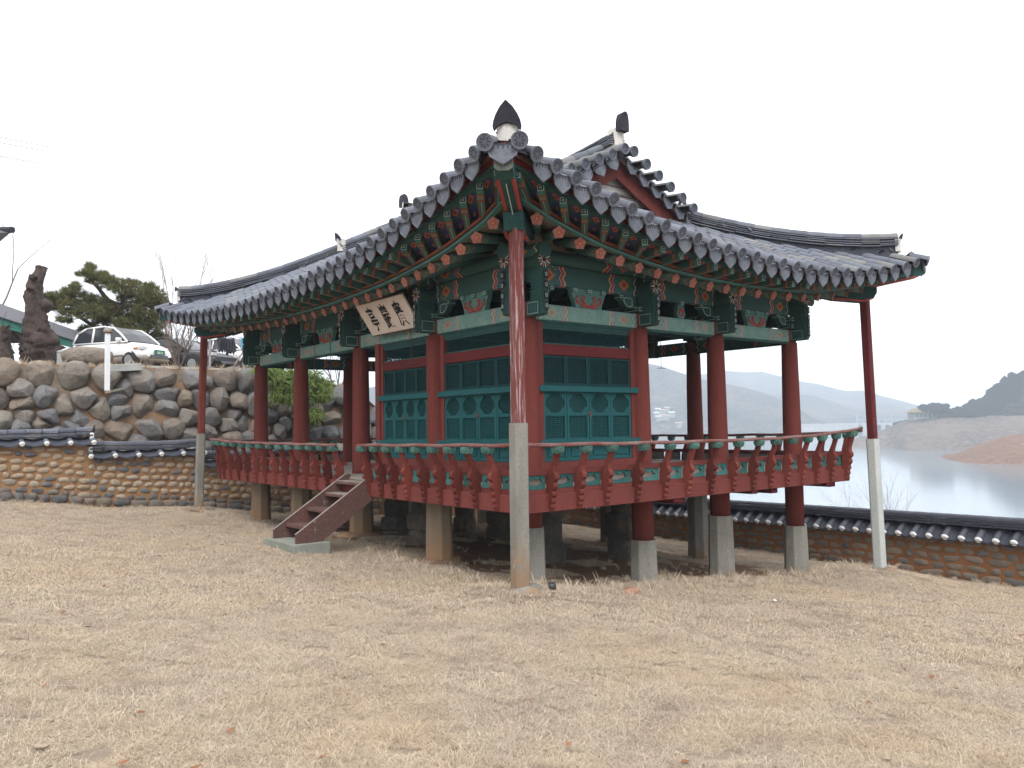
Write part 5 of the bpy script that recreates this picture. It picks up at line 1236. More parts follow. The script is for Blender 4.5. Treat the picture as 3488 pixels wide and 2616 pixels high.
def door_bay(a, b2, leaf_n, fulls=True, detail=True):
    A_ = Vector((*a, 0)); B_ = Vector((*b2, 0)); d = (B_ - A_); L = d.length; d.normalize()
    outv = Vector((d.y, -d.x, 0)) ; T = frame(A_, d, y=-outv)
    if (T.to_3x3() @ Vector((0, 0, 1))).z < 0: T = frame(A_, -d, y=-outv)
    bay = thing_part('door_bay', 'x')
    def bx(name, x0, x1, y0, y1, z0, z1, m_, bev=.004, par=bay):
        mb = MB(); mb.box((x0, y0, z0), (x1, y1, z1), T=T); return mb.build(name, m_, par, bevel=bev)
    bx('jamb', 0, .10, -.05, .06, .30, 2.69, RED); bx('jamb', L - .10, L, -.05, .06, .30, 2.69, RED)
    bx('sill', .0, L, -.06, .07, .50, .62, RED); bx('base_board', .0, L, -.03, .05, .29, .50, RED_DARK); bx('head_rail', .1, L - .1, -.05, .06, 2.20, 2.36, RED_DARK); bx('top_rail', .1, L - .1, -.03, .05, 2.61, 2.70, GREEN_DK)  # head rail in darker red: the eave shade is put into its colour
    bx('mid_rail', -.02, L + .02, -.10, -.03, 1.655, 1.745, TEAL); bx('ledge', -.03, L + .03, -.12, -.03, .875, .94, TEAL)
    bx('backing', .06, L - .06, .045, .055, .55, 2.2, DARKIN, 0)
    # transom
    tr_ = lattice('transom_lattice', L - .2, .25, 'dia', TEAL_IN, .034, .009); inst(tr_, 'transom_lattice', bay, T @ Matrix.Translation((L / 2, 0, 2.485)))
    bx('transom_frame', .1, L - .1, -.02, .03, 2.36, 2.385, GREEN); bx('transom_frame', .1, L - .1, -.02, .03, 2.585, 2.61, GREEN)
    lw_ = (L - .2) / leaf_n
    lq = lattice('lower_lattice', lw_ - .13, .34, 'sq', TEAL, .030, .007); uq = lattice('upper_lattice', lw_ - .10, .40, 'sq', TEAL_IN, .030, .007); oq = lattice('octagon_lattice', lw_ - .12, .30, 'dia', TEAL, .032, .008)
    for k in range(leaf_n):
        x0 = .1 + k * lw_; x1 = x0 + lw_; xc_ = (x0 + x1) / 2
        mb = MB()
        st = .048
        for i_, (p, q, r_, s_) in enumerate(((x0 + .003, x0 + st, .621, 1.655), (x1 - st, x1 - .003, .621, 1.655), (x0 + .01, x1 - .01, .625, .665), (x0 + .01, x1 - .01, .835, .88), (x0 + .01, x1 - .01, .93, .965), (x0 + .01, x1 - .01, 1.295, 1.345), (x0 + .01, x1 - .01, 1.63, 1.652))): mb.box((p + .002, -.035 if i_ < 2 else -.032, r_), (q - .002, .01 if i_ < 2 else .007, s_), T=T)
        # octagon corners
        cw = (lw_ - 2 * st); z0, z1 = 1.345, 1.63
        for cx, sx in ((x0 + st, 1), (x1 - st, -1)):
            for cz, sz in ((z0, 1), (z1, -1)):
                tri = [(cx, cz), (cx + sx * cw * .30, cz), (cx, cz + sz * .10)]
                if sx * sz < 0: tri = tri[::-1]
                mb.prism(tri, lambda p, q, dd: T @ Vector((p, dd, q)), -.030, .008)
        mb.box((x0 + st, -.015, .66), (x1 - st, .0, .84), T=T); mb.box((x0 + st + .035, -.028, .695), (x1 - st - .035, -.01, .80), T=T)
        dr = mb.build('door_leaf', TEAL, bay) if False else mb.build('door', TEAL, pav, bevel=.003)
        inst(lq, 'lattice', dr, T @ Matrix.Translation((xc_, -.012, 1.13))); inst(oq, 'lattice', dr, T @ Matrix.Translation((xc_, -.012, 1.488)))
        mb = MB(); su = .04
        for i_, (p, q, r_, s_) in enumerate(((x0, x0 + su, 1.748, 2.198), (x1 - su, x1, 1.748, 2.198), (x0 + .01, x1 - .01, 1.75, 1.785), (x0 + .01, x1 - .01, 2.165, 2.196))): mb.box((p + .002, -.028 if i_ < 2 else -.025, r_), (q - .002, .01 if i_ < 2 else .007, s_), T=T)
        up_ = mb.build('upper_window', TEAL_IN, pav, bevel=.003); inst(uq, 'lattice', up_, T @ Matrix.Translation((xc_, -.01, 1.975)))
    hx = .1 + lw_ * (leaf_n // 2)
    for zz in (1.335, .90):
        mb = MB(); mb.tube([T @ Vector((hx, -.04, zz)), T @ Vector((hx, -.055, zz))], .026, 10); mb.tube([T @ Vector((hx, -.06, zz + .01)), T @ Vector((hx + .005, -.065, zz - .06))], .006, 5); mb.build('ring_pull', RED_WORN, bay)
door_bay((.16, 0), (2.21, 0), 4); door_bay((0, 2.21), (0, .16), 4); door_bay((0, 4.22), (0, 2.54), 4)
mb = MB(); mb.box((-.085, 4.20, .3), (.085, 4.36, 2.72)); mb.build('door_post', RED, pav, bevel=.008)
for a, b2 in (((2.36, .17), (2.36, 4.28)), ((.1, 4.28), (2.36, 4.28))):      # far sides of the room
    beam('room_wall', TEAL_IN, a, b2, .08, .30, 2.30); beam('room_wall_head', RED, a, b2, .12, 2.30, 2.40)
    Ld2 = (Vector(a) - Vector(b2)).length; T = frame(Vector((*a, 0)), Vector((b2[0] - a[0], b2[1] - a[1], 0)), (0, 0, 1)); inst(lattice('transom_lattice', Ld2, .5, 'dia', TEAL_IN, .045, .012), 'transom_lattice', pav, T @ Matrix.Translation((Ld2 / 2, 0, 2.66)))

# iron hooks hanging from the rafters for the lifted doors
HOOK = flat('rusty_iron', (.10, .055, .04), .6, .6)
for k, (p, ln) in enumerate([((-.32, 5.72, 2.72), .62), ((-.22, 4.66, 2.72), .62), ((-.16, 2.95, 2.80), .55), ((3.4, .6, 3.1), .78), ((5.2, 2.0, 2.95), .66), ((-.3, 6.5, 2.9), .7)]):
    hk = thing('door_hook', ['iron door hook hanging in front of the third column from the corner', 'iron door hook hanging against the sky between column and door post', 'iron door hook hanging below the name board right end', 'iron door hook hanging in the open bay with hills behind', 'iron door hook hanging beside the dark back column', 'iron door hook hanging in the bay left of the third column'][k], 'hook', p, 'iron hooks under the eaves')
    x, y, z = p; mb = MB(); mb.tube([(x, y, z + .35), (x, y, z), (x + .01, y, z - ln)], .006, 6); mb.build('rod', HOOK, hk)
    mb = MB(); a = _r * .085; c = Vector((x + .01, y, z - ln)); mb.tube([c - a, c + a], .006, 6); mb.build('crossbar', HOOK, hk)

# ---- name board with three brushed characters
sb = thing('name_board', 'pale hanging name board with three black brushed characters under the eave', 'sign', (-.42, 3.32, 3.1))
c00 = Vector((-.25, 4.13, 2.85)); c10 = Vector((-.25, 2.51, 2.85)); c01 = Vector((-.60, 4.13, 3.365))
ex = (c10 - c00).normalized(); ez = (c01 - c00).normalized(); Wb, Hb = (c10 - c00).length, (c01 - c00).length; ny = ez.cross(ex)
T = Matrix.Identity(4)
for i in range(3): T[i][0] = ex[i]; T[i][1] = ny[i]; T[i][2] = ez[i]; T[i][3] = c00[i]
mb = MB(); mb.box((0, 0, 0), (Wb, .035, Hb), T=T); mb.build('board', SIGN, sb, bevel=.004)
mb = MB()
for x0, x1, z0, z1 in ((-.02, Wb + .02, -.02, -.003), (-.02, Wb + .02, Hb + .003, Hb + .02)): mb.box((x0, .004, z0), (x1, .045, z1), T=T)
mb.build('board_edge', WOOD_DK, sb)
def glyph(ch, cx, w, h, parent, shear=0):
    cu = bpy.data.curves.new('txt', 'FONT'); cu.body = ch; cu.size = 1; cu.offset = .014; cu.extrude = 0; cu.resolution_u = 6
    ob = bpy.data.objects.new('txt', cu); COL.objects.link(ob); dg = bpy.context.evaluated_depsgraph_get(); dg.update()
    me = bpy.data.meshes.new_from_object(ob.evaluated_get(dg)); bpy.data.objects.remove(ob)
    co = np.array([v_.co[:] for v_ in me.vertices]); 
    if not len(co): return
    mn, mxx = co.min(0), co.max(0); rr = np.random.default_rng(ord(ch[0]))
    for i, v_ in enumerate(me.vertices):
        u = (co[i][0] - mn[0]) / (mxx[0] - mn[0] + 1e-9) - .5; w_ = (co[i][1] - mn[1]) / (mxx[1] - mn[1] + 1e-9) - .5
        u += .035 * math.sin(w_ * 9 + cx * 7) + .03 * w_; w_ += .03 * math.sin(u * 8 + 1) + rr.uniform(-.003, .003)
        v_.co = T @ Vector((cx + u * w, -.004, Hb / 2 + w_ * h))
    iv = wmat(parent).inverted()
    for v_ in me.vertices: v_.co = iv @ v_.co
    me.name = 'character'; me.materials.clear(); me.materials.append(BLACK); o = bpy.data.objects.new('character', me); link(o, parent, wmat(parent)); return o
for ch, fx, w in (('亭', .22, .235), ('巖', .50, .275), ('廣', .78, .275)): glyph(ch, Wb * fx, w, Hb * .76, sb)

# ---- wooden steps on their concrete pad
st = thing('wooden_steps', 'weathered dark red wooden steps leading up to the platform gap', 'steps', (-1.4, 3.8, -.8))
gz = lawn_z(-2.1, 3.8)
for y, nm in ((4.25, 0), (3.35, 1)):
    mb = MB(); dy = .05; pts_ = [(-2.09, -.665), (-2.09, -.52), (-.76, .345), (-.66, .345), (-.66, -.02), (-1.64, -.665)]
    mb.prism(pts_, lambda a, b2, d: Vector((a, y + d, b2)), -dy / 2, dy / 2); mb.build('stringer', WOOD_DK, st, bevel=.008)
    mb = MB(); mb.prism([(-2.10, -.519), (-2.09, -.51), (-.76, .354), (-.66, .354), (-.66, .346), (-.76, .346)], lambda a, b2, d: Vector((a, y + d, b2)), -dy / 2 - .003, dy / 2 + .003); mb.build('worn_top_edge', WOOD_TOP, st)
for x, z in ((-1.72, -.43), (-1.35, -.19), (-1.0, .04), (-.80, .24)):
    mb = MB(); mb.box((x - .17, 3.38, z - .05), (x + .13, 4.22, z)); mb.build('tread', WOOD_DK, st, bevel=.006)
    mb = MB(); mb.box((x - .165, 3.385, z + .0005), (x + .13, 4.215, z + .006)); mb.build('worn_tread_face', WOOD_TOP if x > -1.2 else WOOD_DK, st)
mb = MB(); mb.box((-.83, 3.38, .02), (-.80, 4.22, .19)); mb.build('riser', RED_BRIGHT, st)
pad = MB(); pad.box((-2.17, 3.22, gz - .2), (-1.55, 4.42, -.665)); tag(pad.build('concrete_pad', weathered('mossy_pad_concrete', (.26, .265, .235), (.19, .20, .17), (.14, .15, .12), .9, 4, 60, 0, bmp=.5), bevel=.012), 'flat grey concrete pad under the foot of the wooden steps', 'slab')

# ------------------------------------------------------------------ upper terrace: cars, trees, posts
def pl(s, y, Y):
    v = _f + _r * ((s - 1744) / 2755.99) - _u * ((y - 1308) / 2755.99); return CAM + v * ((Y - CAM.y) / v.y)
def ground_up(x, y): return terrain_z(x, y)
GLASS = flat('dark_car_glass', (.02, .024, .028), .08); TYRE = flat('tyre_rubber', (.015, .015, .016), .8); RIM = flat('wheel_rim', (.45, .46, .48), .35, .6)
def paint(name, c, r_=.25):
    m, t, b = nodes(name); b.inputs['Base Color'].default_value = (*c, 1); b.inputs['Roughness'].default_value = r_; b.inputs['Coat Weight'].default_value = .6; b.inputs['Coat Roughness'].default_value = .08; return m
LAMPG = flat('headlamp_glass', (.55, .56, .55), .15); AMBER = flat('amber_lens', (.55, .16, .03), .3); PLATE = flat('green_number_plate', (.01, .13, .07), .5); PW = flat('plate_letter_white', (.8, .8, .78), .6)
def car(label, loc, yaw, P, kind):
    """x forward, origin on the ground under the middle"""
    if kind == 'hatch': Lc, Wc, stn = 3.5, 1.50, [(-1.75, .42, .80, .60), (-1.70, .28, .95, .70), (-1.2, .22, .98, .75), (0, .20, .95, .75), (.85, .20, .93, .74), (1.25, .22, .84, .72), (1.6, .26, .70, .66), (1.74, .36, .55, .55)]; gh = [(-1.66, .93, .93), (-1.50, .93, 1.30), (-1.1, .93, 1.47), (-.3, .93, 1.50), (.25, .92, 1.42), (.62, .92, 1.20), (1.0, .90, .91)]; wb = (-1.15, 1.12); wr = .27
    else: Lc, Wc, stn = 4.6, 1.75, [(-2.3, .45, .82, .66), (-2.2, .30, .93, .80), (-1.6, .22, .96, .86), (0, .20, .92, .87), (.9, .20, .88, .87), (1.6, .22, .80, .85), (2.15, .26, .68, .78), (2.3, .38, .56, .66)]; gh = [(-1.75, .93, .93), (-1.35, .93, 1.16), (-.9, .93, 1.33), (-.3, .92, 1.38), (.2, .90, 1.34), (.6, .89, 1.14), (1.05, .86, .88)]; wb = (-1.4, 1.42); wr = .31
    c = thing('parked_car', label, 'car', loc, 'cars parked on the terrace', yaw); W0 = wmat(c)
    mb = MB(); rows = []
    for x, zb_, zt_, w in stn:
        sec = [(w * .92, zb_), (w, zb_ + (zt_ - zb_) * .35), (w * 1.0, zb_ + (zt_ - zb_) * .6), (w * .96, zb_ + (zt_ - zb_) * .85), (w * .86, zt_), (w * .4, zt_ + .025)]
        rows.append([(x, y, z) for y, z in sec] + [(x, -y, z) for y, z in sec[::-1]])
    for r_ in rows: r_.append(r_[0])
    mb.grid(rows, flip=True); mb.add(rows[0][:-1], [tuple(range(12))[::-1]]); mb.add(rows[-1][:-1], [tuple(range(12))])
    b_ = mb.build('body', P, c, smooth=True, world=W0); md = b_.modifiers.new('s', 'SUBSURF'); md.levels = md.render_levels = 1
    mb = MB(); rows = []; roofw = Wc * .5 * .74
    for x, z0, z1 in gh:
        f_ = (z1 - z0) / .57; wb_ = Wc * .5 * .90; wt = lerp(wb_, roofw, min(1, f_)); rows.append([(x, wb_, z0 - .03), (x, wt, z1), (x, 0, z1 + .03), (x, -wt, z1), (x, -wb_, z0 - .03)])
    mb.grid(rows, flip=True); mb.build('windows', GLASS, c, smooth=False, world=W0)
    # roof skin and pillars
    mb = MB(); rr = [[(x, y * 1.01, z + .006) for x, y, z in r_[1:4]] for r_ in rows[2:5]]; mb.grid(rr, flip=True)
    for sg in (1, -1):
        i0 = 1 if sg > 0 else 3; i1 = 0 if sg > 0 else 4; g = lambda k, t_: Vector(rows[k][i1]).lerp(Vector(rows[k][i0]), t_) + Vector((0, sg * .012, 0))
        for k0, k1 in zip(range(len(gh) - 1), range(1, len(gh))):
            mb.tube([g(k0, 1), g(k1, 1)], .035, 6)
        for px in ((gh[3][0] + gh[2][0]) / 2,):
            mb.tube([Vector((px, sg * Wc * .45, gh[3][1])), Vector((px - .03, sg * roofw, gh[3][2] - .01))], .045, 6)
        mb.tube([Vector(rows[-1][i1]) + Vector((0, sg * .01, .03)), Vector(rows[0][i1]) + Vector((0, sg * .01, .03))], .03, 6)
    mb.build('roof', P, c, smooth=True, world=W0)
    for wx in wb:
        for sg in (1, -1):
            T = W0 @ Matrix.Translation((wx, sg * (Wc / 2 - .13), wr)) @ Matrix.Rotation(math.pi / 2 * -sg, 4, 'X')
            mb = MB(); mb.tube([(0, 0, -.08), (0, 0, -.07), (0, 0, .10), (0, 0, .12)], [wr * .8, wr, wr, wr * .93], 20); w_ = mb.build('wheel', TYRE, c, world=T)
            mb = MB(); mb.tube([(0, 0, .115), (0, 0, .128)], wr * .64, 16)
            for k in range(5):
                a = k * 1.2566; mb.box((-.02, 0, .128), (.02, wr * .6, .14), T=Matrix.Rotation(a, 4, 'Z'))
            mb.build('rim', RIM, w_, world=T)
            mb = MB(); mb.tube([(0, 0, .0), (0, 0, .135)], wr * 1.22, 20); mb.build('wheel_arch', TYRE, c, world=T @ Matrix.Translation((0, 0, -.045)))
    xf = stn[-1][0]
    def bx(name, m_, a, b2, parent=c, bev=.01): mb = MB(); mb.box(a, b2); return mb.build(name, m_, parent, bevel=bev, world=W0)
    for sg in (1, -1):
        y0 = sg * Wc * .28; y1 = sg * Wc * .44
        bx('headlight', LAMPG, (xf - .35, min(y0, y1), .60), (xf - .055, max(y0, y1), .72)); bx('indicator', AMBER, (xf - .42, min(sg * Wc * .46, sg * Wc * .475), .62), (xf - .25, max(sg * Wc * .46, sg * Wc * .475), .68))
        y2 = sg * (Wc / 2 + .10); bx('door_mirror', P, (.62, min(y2, y2 - sg * .2), .92), (.74, max(y2, y2 - sg * .2), 1.05), bev=.03)
        bx('sill_strip', TYRE, (-1.0, min(sg * Wc * .497, sg * Wc * .505), .40), (.9, max(sg * Wc * .497, sg * Wc * .505), .44))
    bx('grille', TYRE, (xf - .1, -.36, .33), (xf + .035, .36, .44)); 
    for k in range(3): bx('grille_bar', RIM, (xf + .03, -.36, .345 + k * .032), (xf + .045, .36, .352 + k * .032), bev=0)
    if kind == 'hatch': bx('number_plate', PLATE, (xf + .0, -.22, .46), (xf + .05, .22, .62))
    return c, xf, W0
def text_mesh(s_, size, mat, parent, T, off_=.01):
    cu = bpy.data.curves.new('txt', 'FONT'); cu.body = s_; cu.size = size; cu.offset = off_; cu.align_x = 'CENTER'; ob = bpy.data.objects.new('txt', cu); COL.objects.link(ob); dg = bpy.context.evaluated_depsgraph_get(); dg.update()
    me = bpy.data.meshes.new_from_object(ob.evaluated_get(dg)); bpy.data.objects.remove(ob); me.materials.clear(); me.materials.append(mat); me.name = 'plate_number'; return inst(me, 'plate_number', parent, T)
WHITE_P = paint('white_car_paint', (.80, .80, .80)); BLACK_P = flat('black_car_paint', (.010, .011, .014), .32)
yaw_face = math.atan2(-_f.y, -_f.x)
pw = pol(418, 1258, 31.6); pw.z = pol(540, 1262, 31.9).z - .03
c1, xf, W0 = car('white compact hatchback facing right on the terrace, first from the stump', pw, yaw_face + R(66), WHITE_P, 'hatch')
TP = W0 @ Matrix.Translation((xf + .053, 0, .475)) @ Matrix.Rotation(math.pi / 2, 4, 'Z') @ Matrix.Rotation(math.pi / 2, 4, 'X'); text_mesh('3111', .125, PW, c1, TP, .003)
pk = pol(612, 1262, 33.6); pk.z = pw.z - .02
car('black sedan behind the bare shrub, nose to the right', pk, yaw_face + R(68), BLACK_P, 'sedan')
p3 = pol(810, 1272, 34.5); car('white car mostly hidden beyond the black sedan', p3, yaw_face + R(60), WHITE_P, 'sedan')
a, b2 = pl(400, 1243, 17.6), pl(900, 1262, 17.6); T = frame(a, b2 - a, (0, 0, 1)); mb = MB(); mb.box((0, 0, -.6), ((b2 - a).length, .3, .02), T=T); tag(mb.build('road_kerb', CONC_W), 'pale kerb along the road edge under the parked cars', 'kerb')
# lamp post and trough
gp = pl(365, 1306, 14.35); lamp = thing('lamp_post', 'short white post with a round grey cap standing on the boulder wall', 'post', gp)
hh = pl(365, 1135, 14.35).z
mb = MB(); mb.box((gp.x - .06, gp.y - .06, gp.z - .2), (gp.x + .06, gp.y + .06, hh)); mb.build('post', flat('white_post_paint', (.72, .73, .75), .6), lamp, bevel=.01)
mb = MB(); mb.tube([(gp.x, gp.y, hh), (gp.x, gp.y, hh + .05), (gp.x, gp.y, hh + .12), (gp.x, gp.y, hh + .16)], [.10, .115, .09, .03], 12); mb.build('cap', CONC, lamp, smooth=True)
a, b2 = pl(373, 1268, 15.1), pl(480, 1262, 15.1)
mb = MB(); T = frame(a, b2 - a, (0, 0, 1)); mb.box((0, -.1, 0), ((b2 - a).length, .25, .2), T=T); tag(mb.build('concrete_trough', CONC_W, bevel=.01), 'long white concrete trough lying beside the white post', 'trough')
a = pl(385, 1335, 14.3); mb = MB(); mb.prism([(-.22, 0), (.18, -.06), (.25, .1), (-.1, .2)], lambda p, q, d: a + Vector((p, -q - .1, d + p * .25)), 0, .06); tag(mb.build('flat_slab', CONC), 'flat broken slab wedged at the foot of the white post', 'stone slab')
me = stone_mesh('garden_boulder', lambda q: (abs(math.cos(q) / .66) ** 2.6 + abs(math.sin(q) / .27) ** 2.6) ** (-1 / 2.6), .45, BOULDER, 28, 8, 3, .45, .02)
o = inst(me, 'garden_boulder', None, Matrix.Translation(pl(298, 1215, 15.9))); tag(o, 'big smooth brown boulder lying on the terrace edge by the white car', 'boulder')
p = pl(209, 1238, 16.2); mb = MB(); mb.box((p.x - .11, p.y - .1, p.z - .1), (p.x + .11, p.y + .1, p.z + .30)); mb.prism([(-.13, 0), (.13, 0), (.08, .06), (-.08, .06)], lambda a, b2, d: p + Vector((a, d, .30 + b2)), -.12, .12); tag(mb.build('utility_box', CONC_W, bevel=.008), 'small pale utility box beside the big boulder', 'box')
# gnarled dead trunks
BARK = weathered('gnarled_dead_bark', (.07, .052, .048), (.13, .10, .09), (.025, .02, .02), .95, 3, 26, .1, (1, 1, .5), 1.0, .06)
def gnarl(name, label, marks, Y, lumps, seed):
    P = [(pl(s, y, Y), r_) for s, y, r_ in marks]; th = thing(name, label, 'dead tree', P[0][0]); rq = random.Random(seed)
    pts_ = []; rad = []
    for (a, ra), (b2, rb) in zip(P, P[1:]):
        for k in range(5): pts_.append(a.lerp(b2, k / 5)); rad.append(lerp(ra, rb, k / 5))
    pts_.append(P[-1][0]); rad.append(P[-1][1]); mb = MB(); mb.tube(pts_, rad, 20)
    n = 20
    for i, v in enumerate(mb.v[:len(pts_) * n]):
        k, j = divmod(i, n); c = pts_[k]; a = 2 * math.pi * j / n; f_ = 1 + .16 * math.sin(3 * a + k * .33 + seed) + .12 * math.sin(7 * a - k * .45) + rq.uniform(-.2, .2); v = Vector(v); mb.v[i] = tuple(c + (v - c) * f_)
    mb.build('trunk', BARK, th, smooth=True)
    for s, y, r_, s2, y2, r2 in lumps:
        a, b2 = pl(s, y, Y - .1), pl(s2, y2, Y - .25); mb = MB(); m_ = [a.lerp(b2, t_) + Vector((rq.uniform(-.03, .03),) * 3) for t_ in (0, .3, .6, .85, 1)]; mb.tube(m_, [r_, lerp(r_, r2, .3) * 1.2, lerp(r_, r2, .6), r2 * 1.15, r2 * .6], 11)
        mb.v = [tuple(Vector(v) + Vector((rq.uniform(-.025, .025), rq.uniform(-.025, .025), rq.uniform(-.025, .025)))) for v in mb.v]; mb.build('burl', BARK, th, smooth=True)
    mb = MB()
    for k in range(26):
        s = rq.uniform(60, 190) if seed == 1 else rq.uniform(0, 40); y = rq.uniform(1090, 1220); p = pl(s, y, Y - .4); mb.tube([p, p + Vector((rq.uniform(-.2, .2), rq.uniform(-.1, .1), rq.uniform(-.4, .4)))], .006, 3)
    mb.build('dry_vine', BARK, th)
gnarl('dead_trunk', 'tall gnarled dead trunk with a blunt top at the terrace edge', [(140, 1245, .42), (138, 1200, .48), (136, 1165, .42), (126, 1110, .29), (122, 1060, .25), (112, 1010, .22), (120, 970, .185), (136, 935, .14), (143, 908, .13)], 16.6, [(150, 1060, .12, 165, 1025, .16), (160, 1150, .2, 190, 1175, .16), (100, 1170, .2, 82, 1200, .14), (172, 1190, .2, 182, 1225, .15), (115, 950, .08, 108, 940, .07), (110, 1000, .1, 98, 975, .1)], 1)
gnarl('dead_trunk', 'smaller reddish dead stump at the far left edge', [(8, 1245, .26), (10, 1200, .2), (8, 1160, .15), (14, 1130, .14), (20, 1110, .10)], 16.4, [(18, 1125, .06, 30, 1108, .02), (12, 1160, .06, 28, 1140, .03), (15, 1200, .12, 28, 1225, .1)], 2)
# shelter with a green edged roof
sh = thing('car_shelter', 'open shelter with a grey edged roof and green trim', 'shelter', pol(120, 1235, 34))
e0, e1 = pol(-260, 1068 - 95, 26), pol(272, 1130, 37.5); e0.z = e1.z; ed = (e1 - e0); bk = Vector((-ed.y, ed.x, 0)).normalized() * 7
GREY_S = flat('shelter_grey_metal', (.28, .27, .30), .5); GRN_S = flat('shelter_green_trim', (.02, .24, .18), .6); DKS = flat('shelter_dark_lining', (.04, .05, .055), .8)
T = frame(e0, ed, (0, 0, 1)); Ls_ = ed.length
mb = MB(); mb.box((0, 0, -.42), (Ls_, .12, 0), T=T); mb.box((Ls_ - .12, .12, -.42), (Ls_, 7, 0), T=T); mb.build('fascia', GREY_S, sh)
mb = MB(); mb.box((0, .15, -.68), (Ls_ - .3, .25, -.425), T=T); mb.build('green_trim', GRN_S, sh)
mb = MB(); mb.box((0, .3, -.5), (Ls_ - .15, 7, -.05), T=T); mb.box((0, 6.2, -1.35), (Ls_ - 1.5, 6.4, -.5), T=T); mb.build('roof_panel', DKS, sh)
for k in range(4):
    q = T @ Vector((Ls_ - .5 - k * 4.4, .6 if k % 2 == 0 else 3, 0)); mb = MB(); mb.box((q.x - .05, q.y - .05, 2.9), (q.x + .05, q.y + .05, q.z - .5)); mb.build('post', GREY_S, sh)
# neighbouring hall, only its eave corner shows
tip = pol(38, 791, 40); nh = thing('neighbouring_hall', 'tiled hall at the left of the picture, only its eave tip showing', 'building', tip - Vector((_r.x, _r.y, 0)) * 6 - Vector((0, 0, 6)))
Dn = (tip - CAM); Dn.z = 0; Dn.normalize(); Dn = (Dn - Vector((_r.x, _r.y, 0)) * .25).normalized(); Ln = -Vector((_r.x, _r.y, 0)).normalized(); mb = MB()
top_ = [tip, tip + Ln * 1.5 + Vector((0, 0, .0)), tip + Ln * 12 - Vector((0, 0, .5)), tip + Ln * 12 + Dn * 8 - Vector((0, 0, .5)), tip + Dn * 8]
r0, r1 = tip + Ln * 5 + Dn * 4 + Vector((0, 0, 3.4)), tip + Ln * 11 + Dn * 4 + Vector((0, 0, 3.4))
mb.add([top_[0], top_[2], top_[3], top_[4], r0, r1], [(0, 4, 5, 1), (0, 3, 4), (3, 2, 5, 4), (0, 1, 2, 3)]); mb.build('roof', TILE, nh)
mb = MB(); mb.tube([tip - Ln * .05 + Vector((0, 0, .1)), tip + Ln * .6 + Dn * .6 + Vector((0, 0, .22)), r0 + Vector((0, 0, .2)), r1 + Vector((0, 0, .2))], .14, 8); mb.build('ridge', TILE_BLK, nh)
mb = MB(); cc = tip + Ln * 7 + Dn * 4; mb.box((-4.2, -2.6, -6.2), (4.2, 2.6, -.3), T=frame(cc, -Ln, (0, 0, 1))); mb.build('wall', CREAM, nh)

# ---- plants
def bare_tree(name, label, base, h, seed, spread=.5, n0=3, r0=.05, depth=4, mat=None, fan=False, cat='tree', group=None):
    th = thing(name, label, cat, base, group); rq = random.Random(seed); trunk = MB(); twig = MB()
    def br(p, d, ln, r_, lv):
        pts_ = [p]; k = 4; q = p.copy(); dd = d.copy()
        for i in range(k):
            dd = (dd + Vector((rq.uniform(-.16, .16), rq.uniform(-.16, .16), rq.uniform(-.06, .12)))).normalized(); q = q + dd * ln / k; pts_.append(q.copy())
        (trunk if lv < 2 else twig).tube(pts_, [r_ * (1 - .45 * i / k) for i in range(k + 1)], 6 if lv < 2 else 3, cap=False)
        if lv < depth:
            for c in range(rq.choice([2, 3, 3])):
                i = rq.choice([2, 3, 4]); nd = (dd + Vector((rq.uniform(-1, 1), rq.uniform(-1, 1), rq.uniform(-.2, .6))) * spread).normalized(); br(pts_[i], nd, ln * rq.uniform(.6, .85), r_ * .5, lv + 1)
    for k in range(n0):
        a = 2 * math.pi * k / n0 + rq.uniform(-.4, .4); br(base - Vector((0, 0, .15)), Vector((math.cos(a) * spread * .6, math.sin(a) * spread * .6, 1)).normalized(), h * .42, r0 * rq.uniform(.7, 1), 0)
    trunk.build('trunk', mat or TWIG, th, smooth=True); twig.build('twigs', mat or TWIG, th); return th
TWIG = weathered('grey_brown_bark', (.20, .155, .135), (.13, .10, .09), None, .95, 6, 40, .1); TWIG_P = weathered('pale_twig_bark', (.30, .25, .22), (.24, .19, .17), None, .95, 6, 40, .1)
bare_tree('bare_shrub', 'many stemmed bare shrub in front of the black sedan', pl(606, 1256, 15.5), 1.9, 11, .42, 7, .035, 4, cat='shrub')
bare_tree('bare_shrub', 'thin bare sapling between the timber prop and the hanging clothes', pl(708, 1258, 15.8), 1.35, 5, .25, 3, .014, 3, cat='shrub')
bare_tree('bare_shrub', 'low reddish bare shrub on the wall top left of the first column', pl(800, 1262, 15.8), .55, 6, .9, 5, .012, 3, cat='shrub')
bare_tree('bare_shrub', 'low tangle of twigs in front of the white hatchback', pl(490, 1250, 15.6), .6, 7, .7, 4, .010, 3, cat='shrub')
bare_tree('bare_tree', 'tall thin bare tree whose top twigs rise above the left roof corner', pol(590, 1240, 42), 6.6, 21, .28, 3, .06, 5, TWIG_P, group='bare trees behind the terrace')
bare_tree('bare_tree', 'tall thin bare tree just right of the left roof corner ridge', pol(665, 1240, 44), 6.6, 22, .25, 3, .05, 5, TWIG_P, group='bare trees behind the terrace')
bare_tree('bare_tree', 'spreading bare tree behind the bamboo, seen between the columns', pl(1150, 1345, 18), 2.6, 23, .75, 5, .05, 5, group='bare trees behind the terrace')
bare_tree('bare_tree', 'faint bare tree at the left edge of the picture', pol(-25, 1100, 48), 7.5, 25, .5, 3, .06, 4, TWIG_P, group='bare trees behind the terrace')
bare_tree('bare_bush', 'wide bare bush rising behind the right garden wall', Vector((12.6, 1.3, -2.9)), 3.0, 26, .72, 7, .022, 4, TWIG_P, cat='bush')
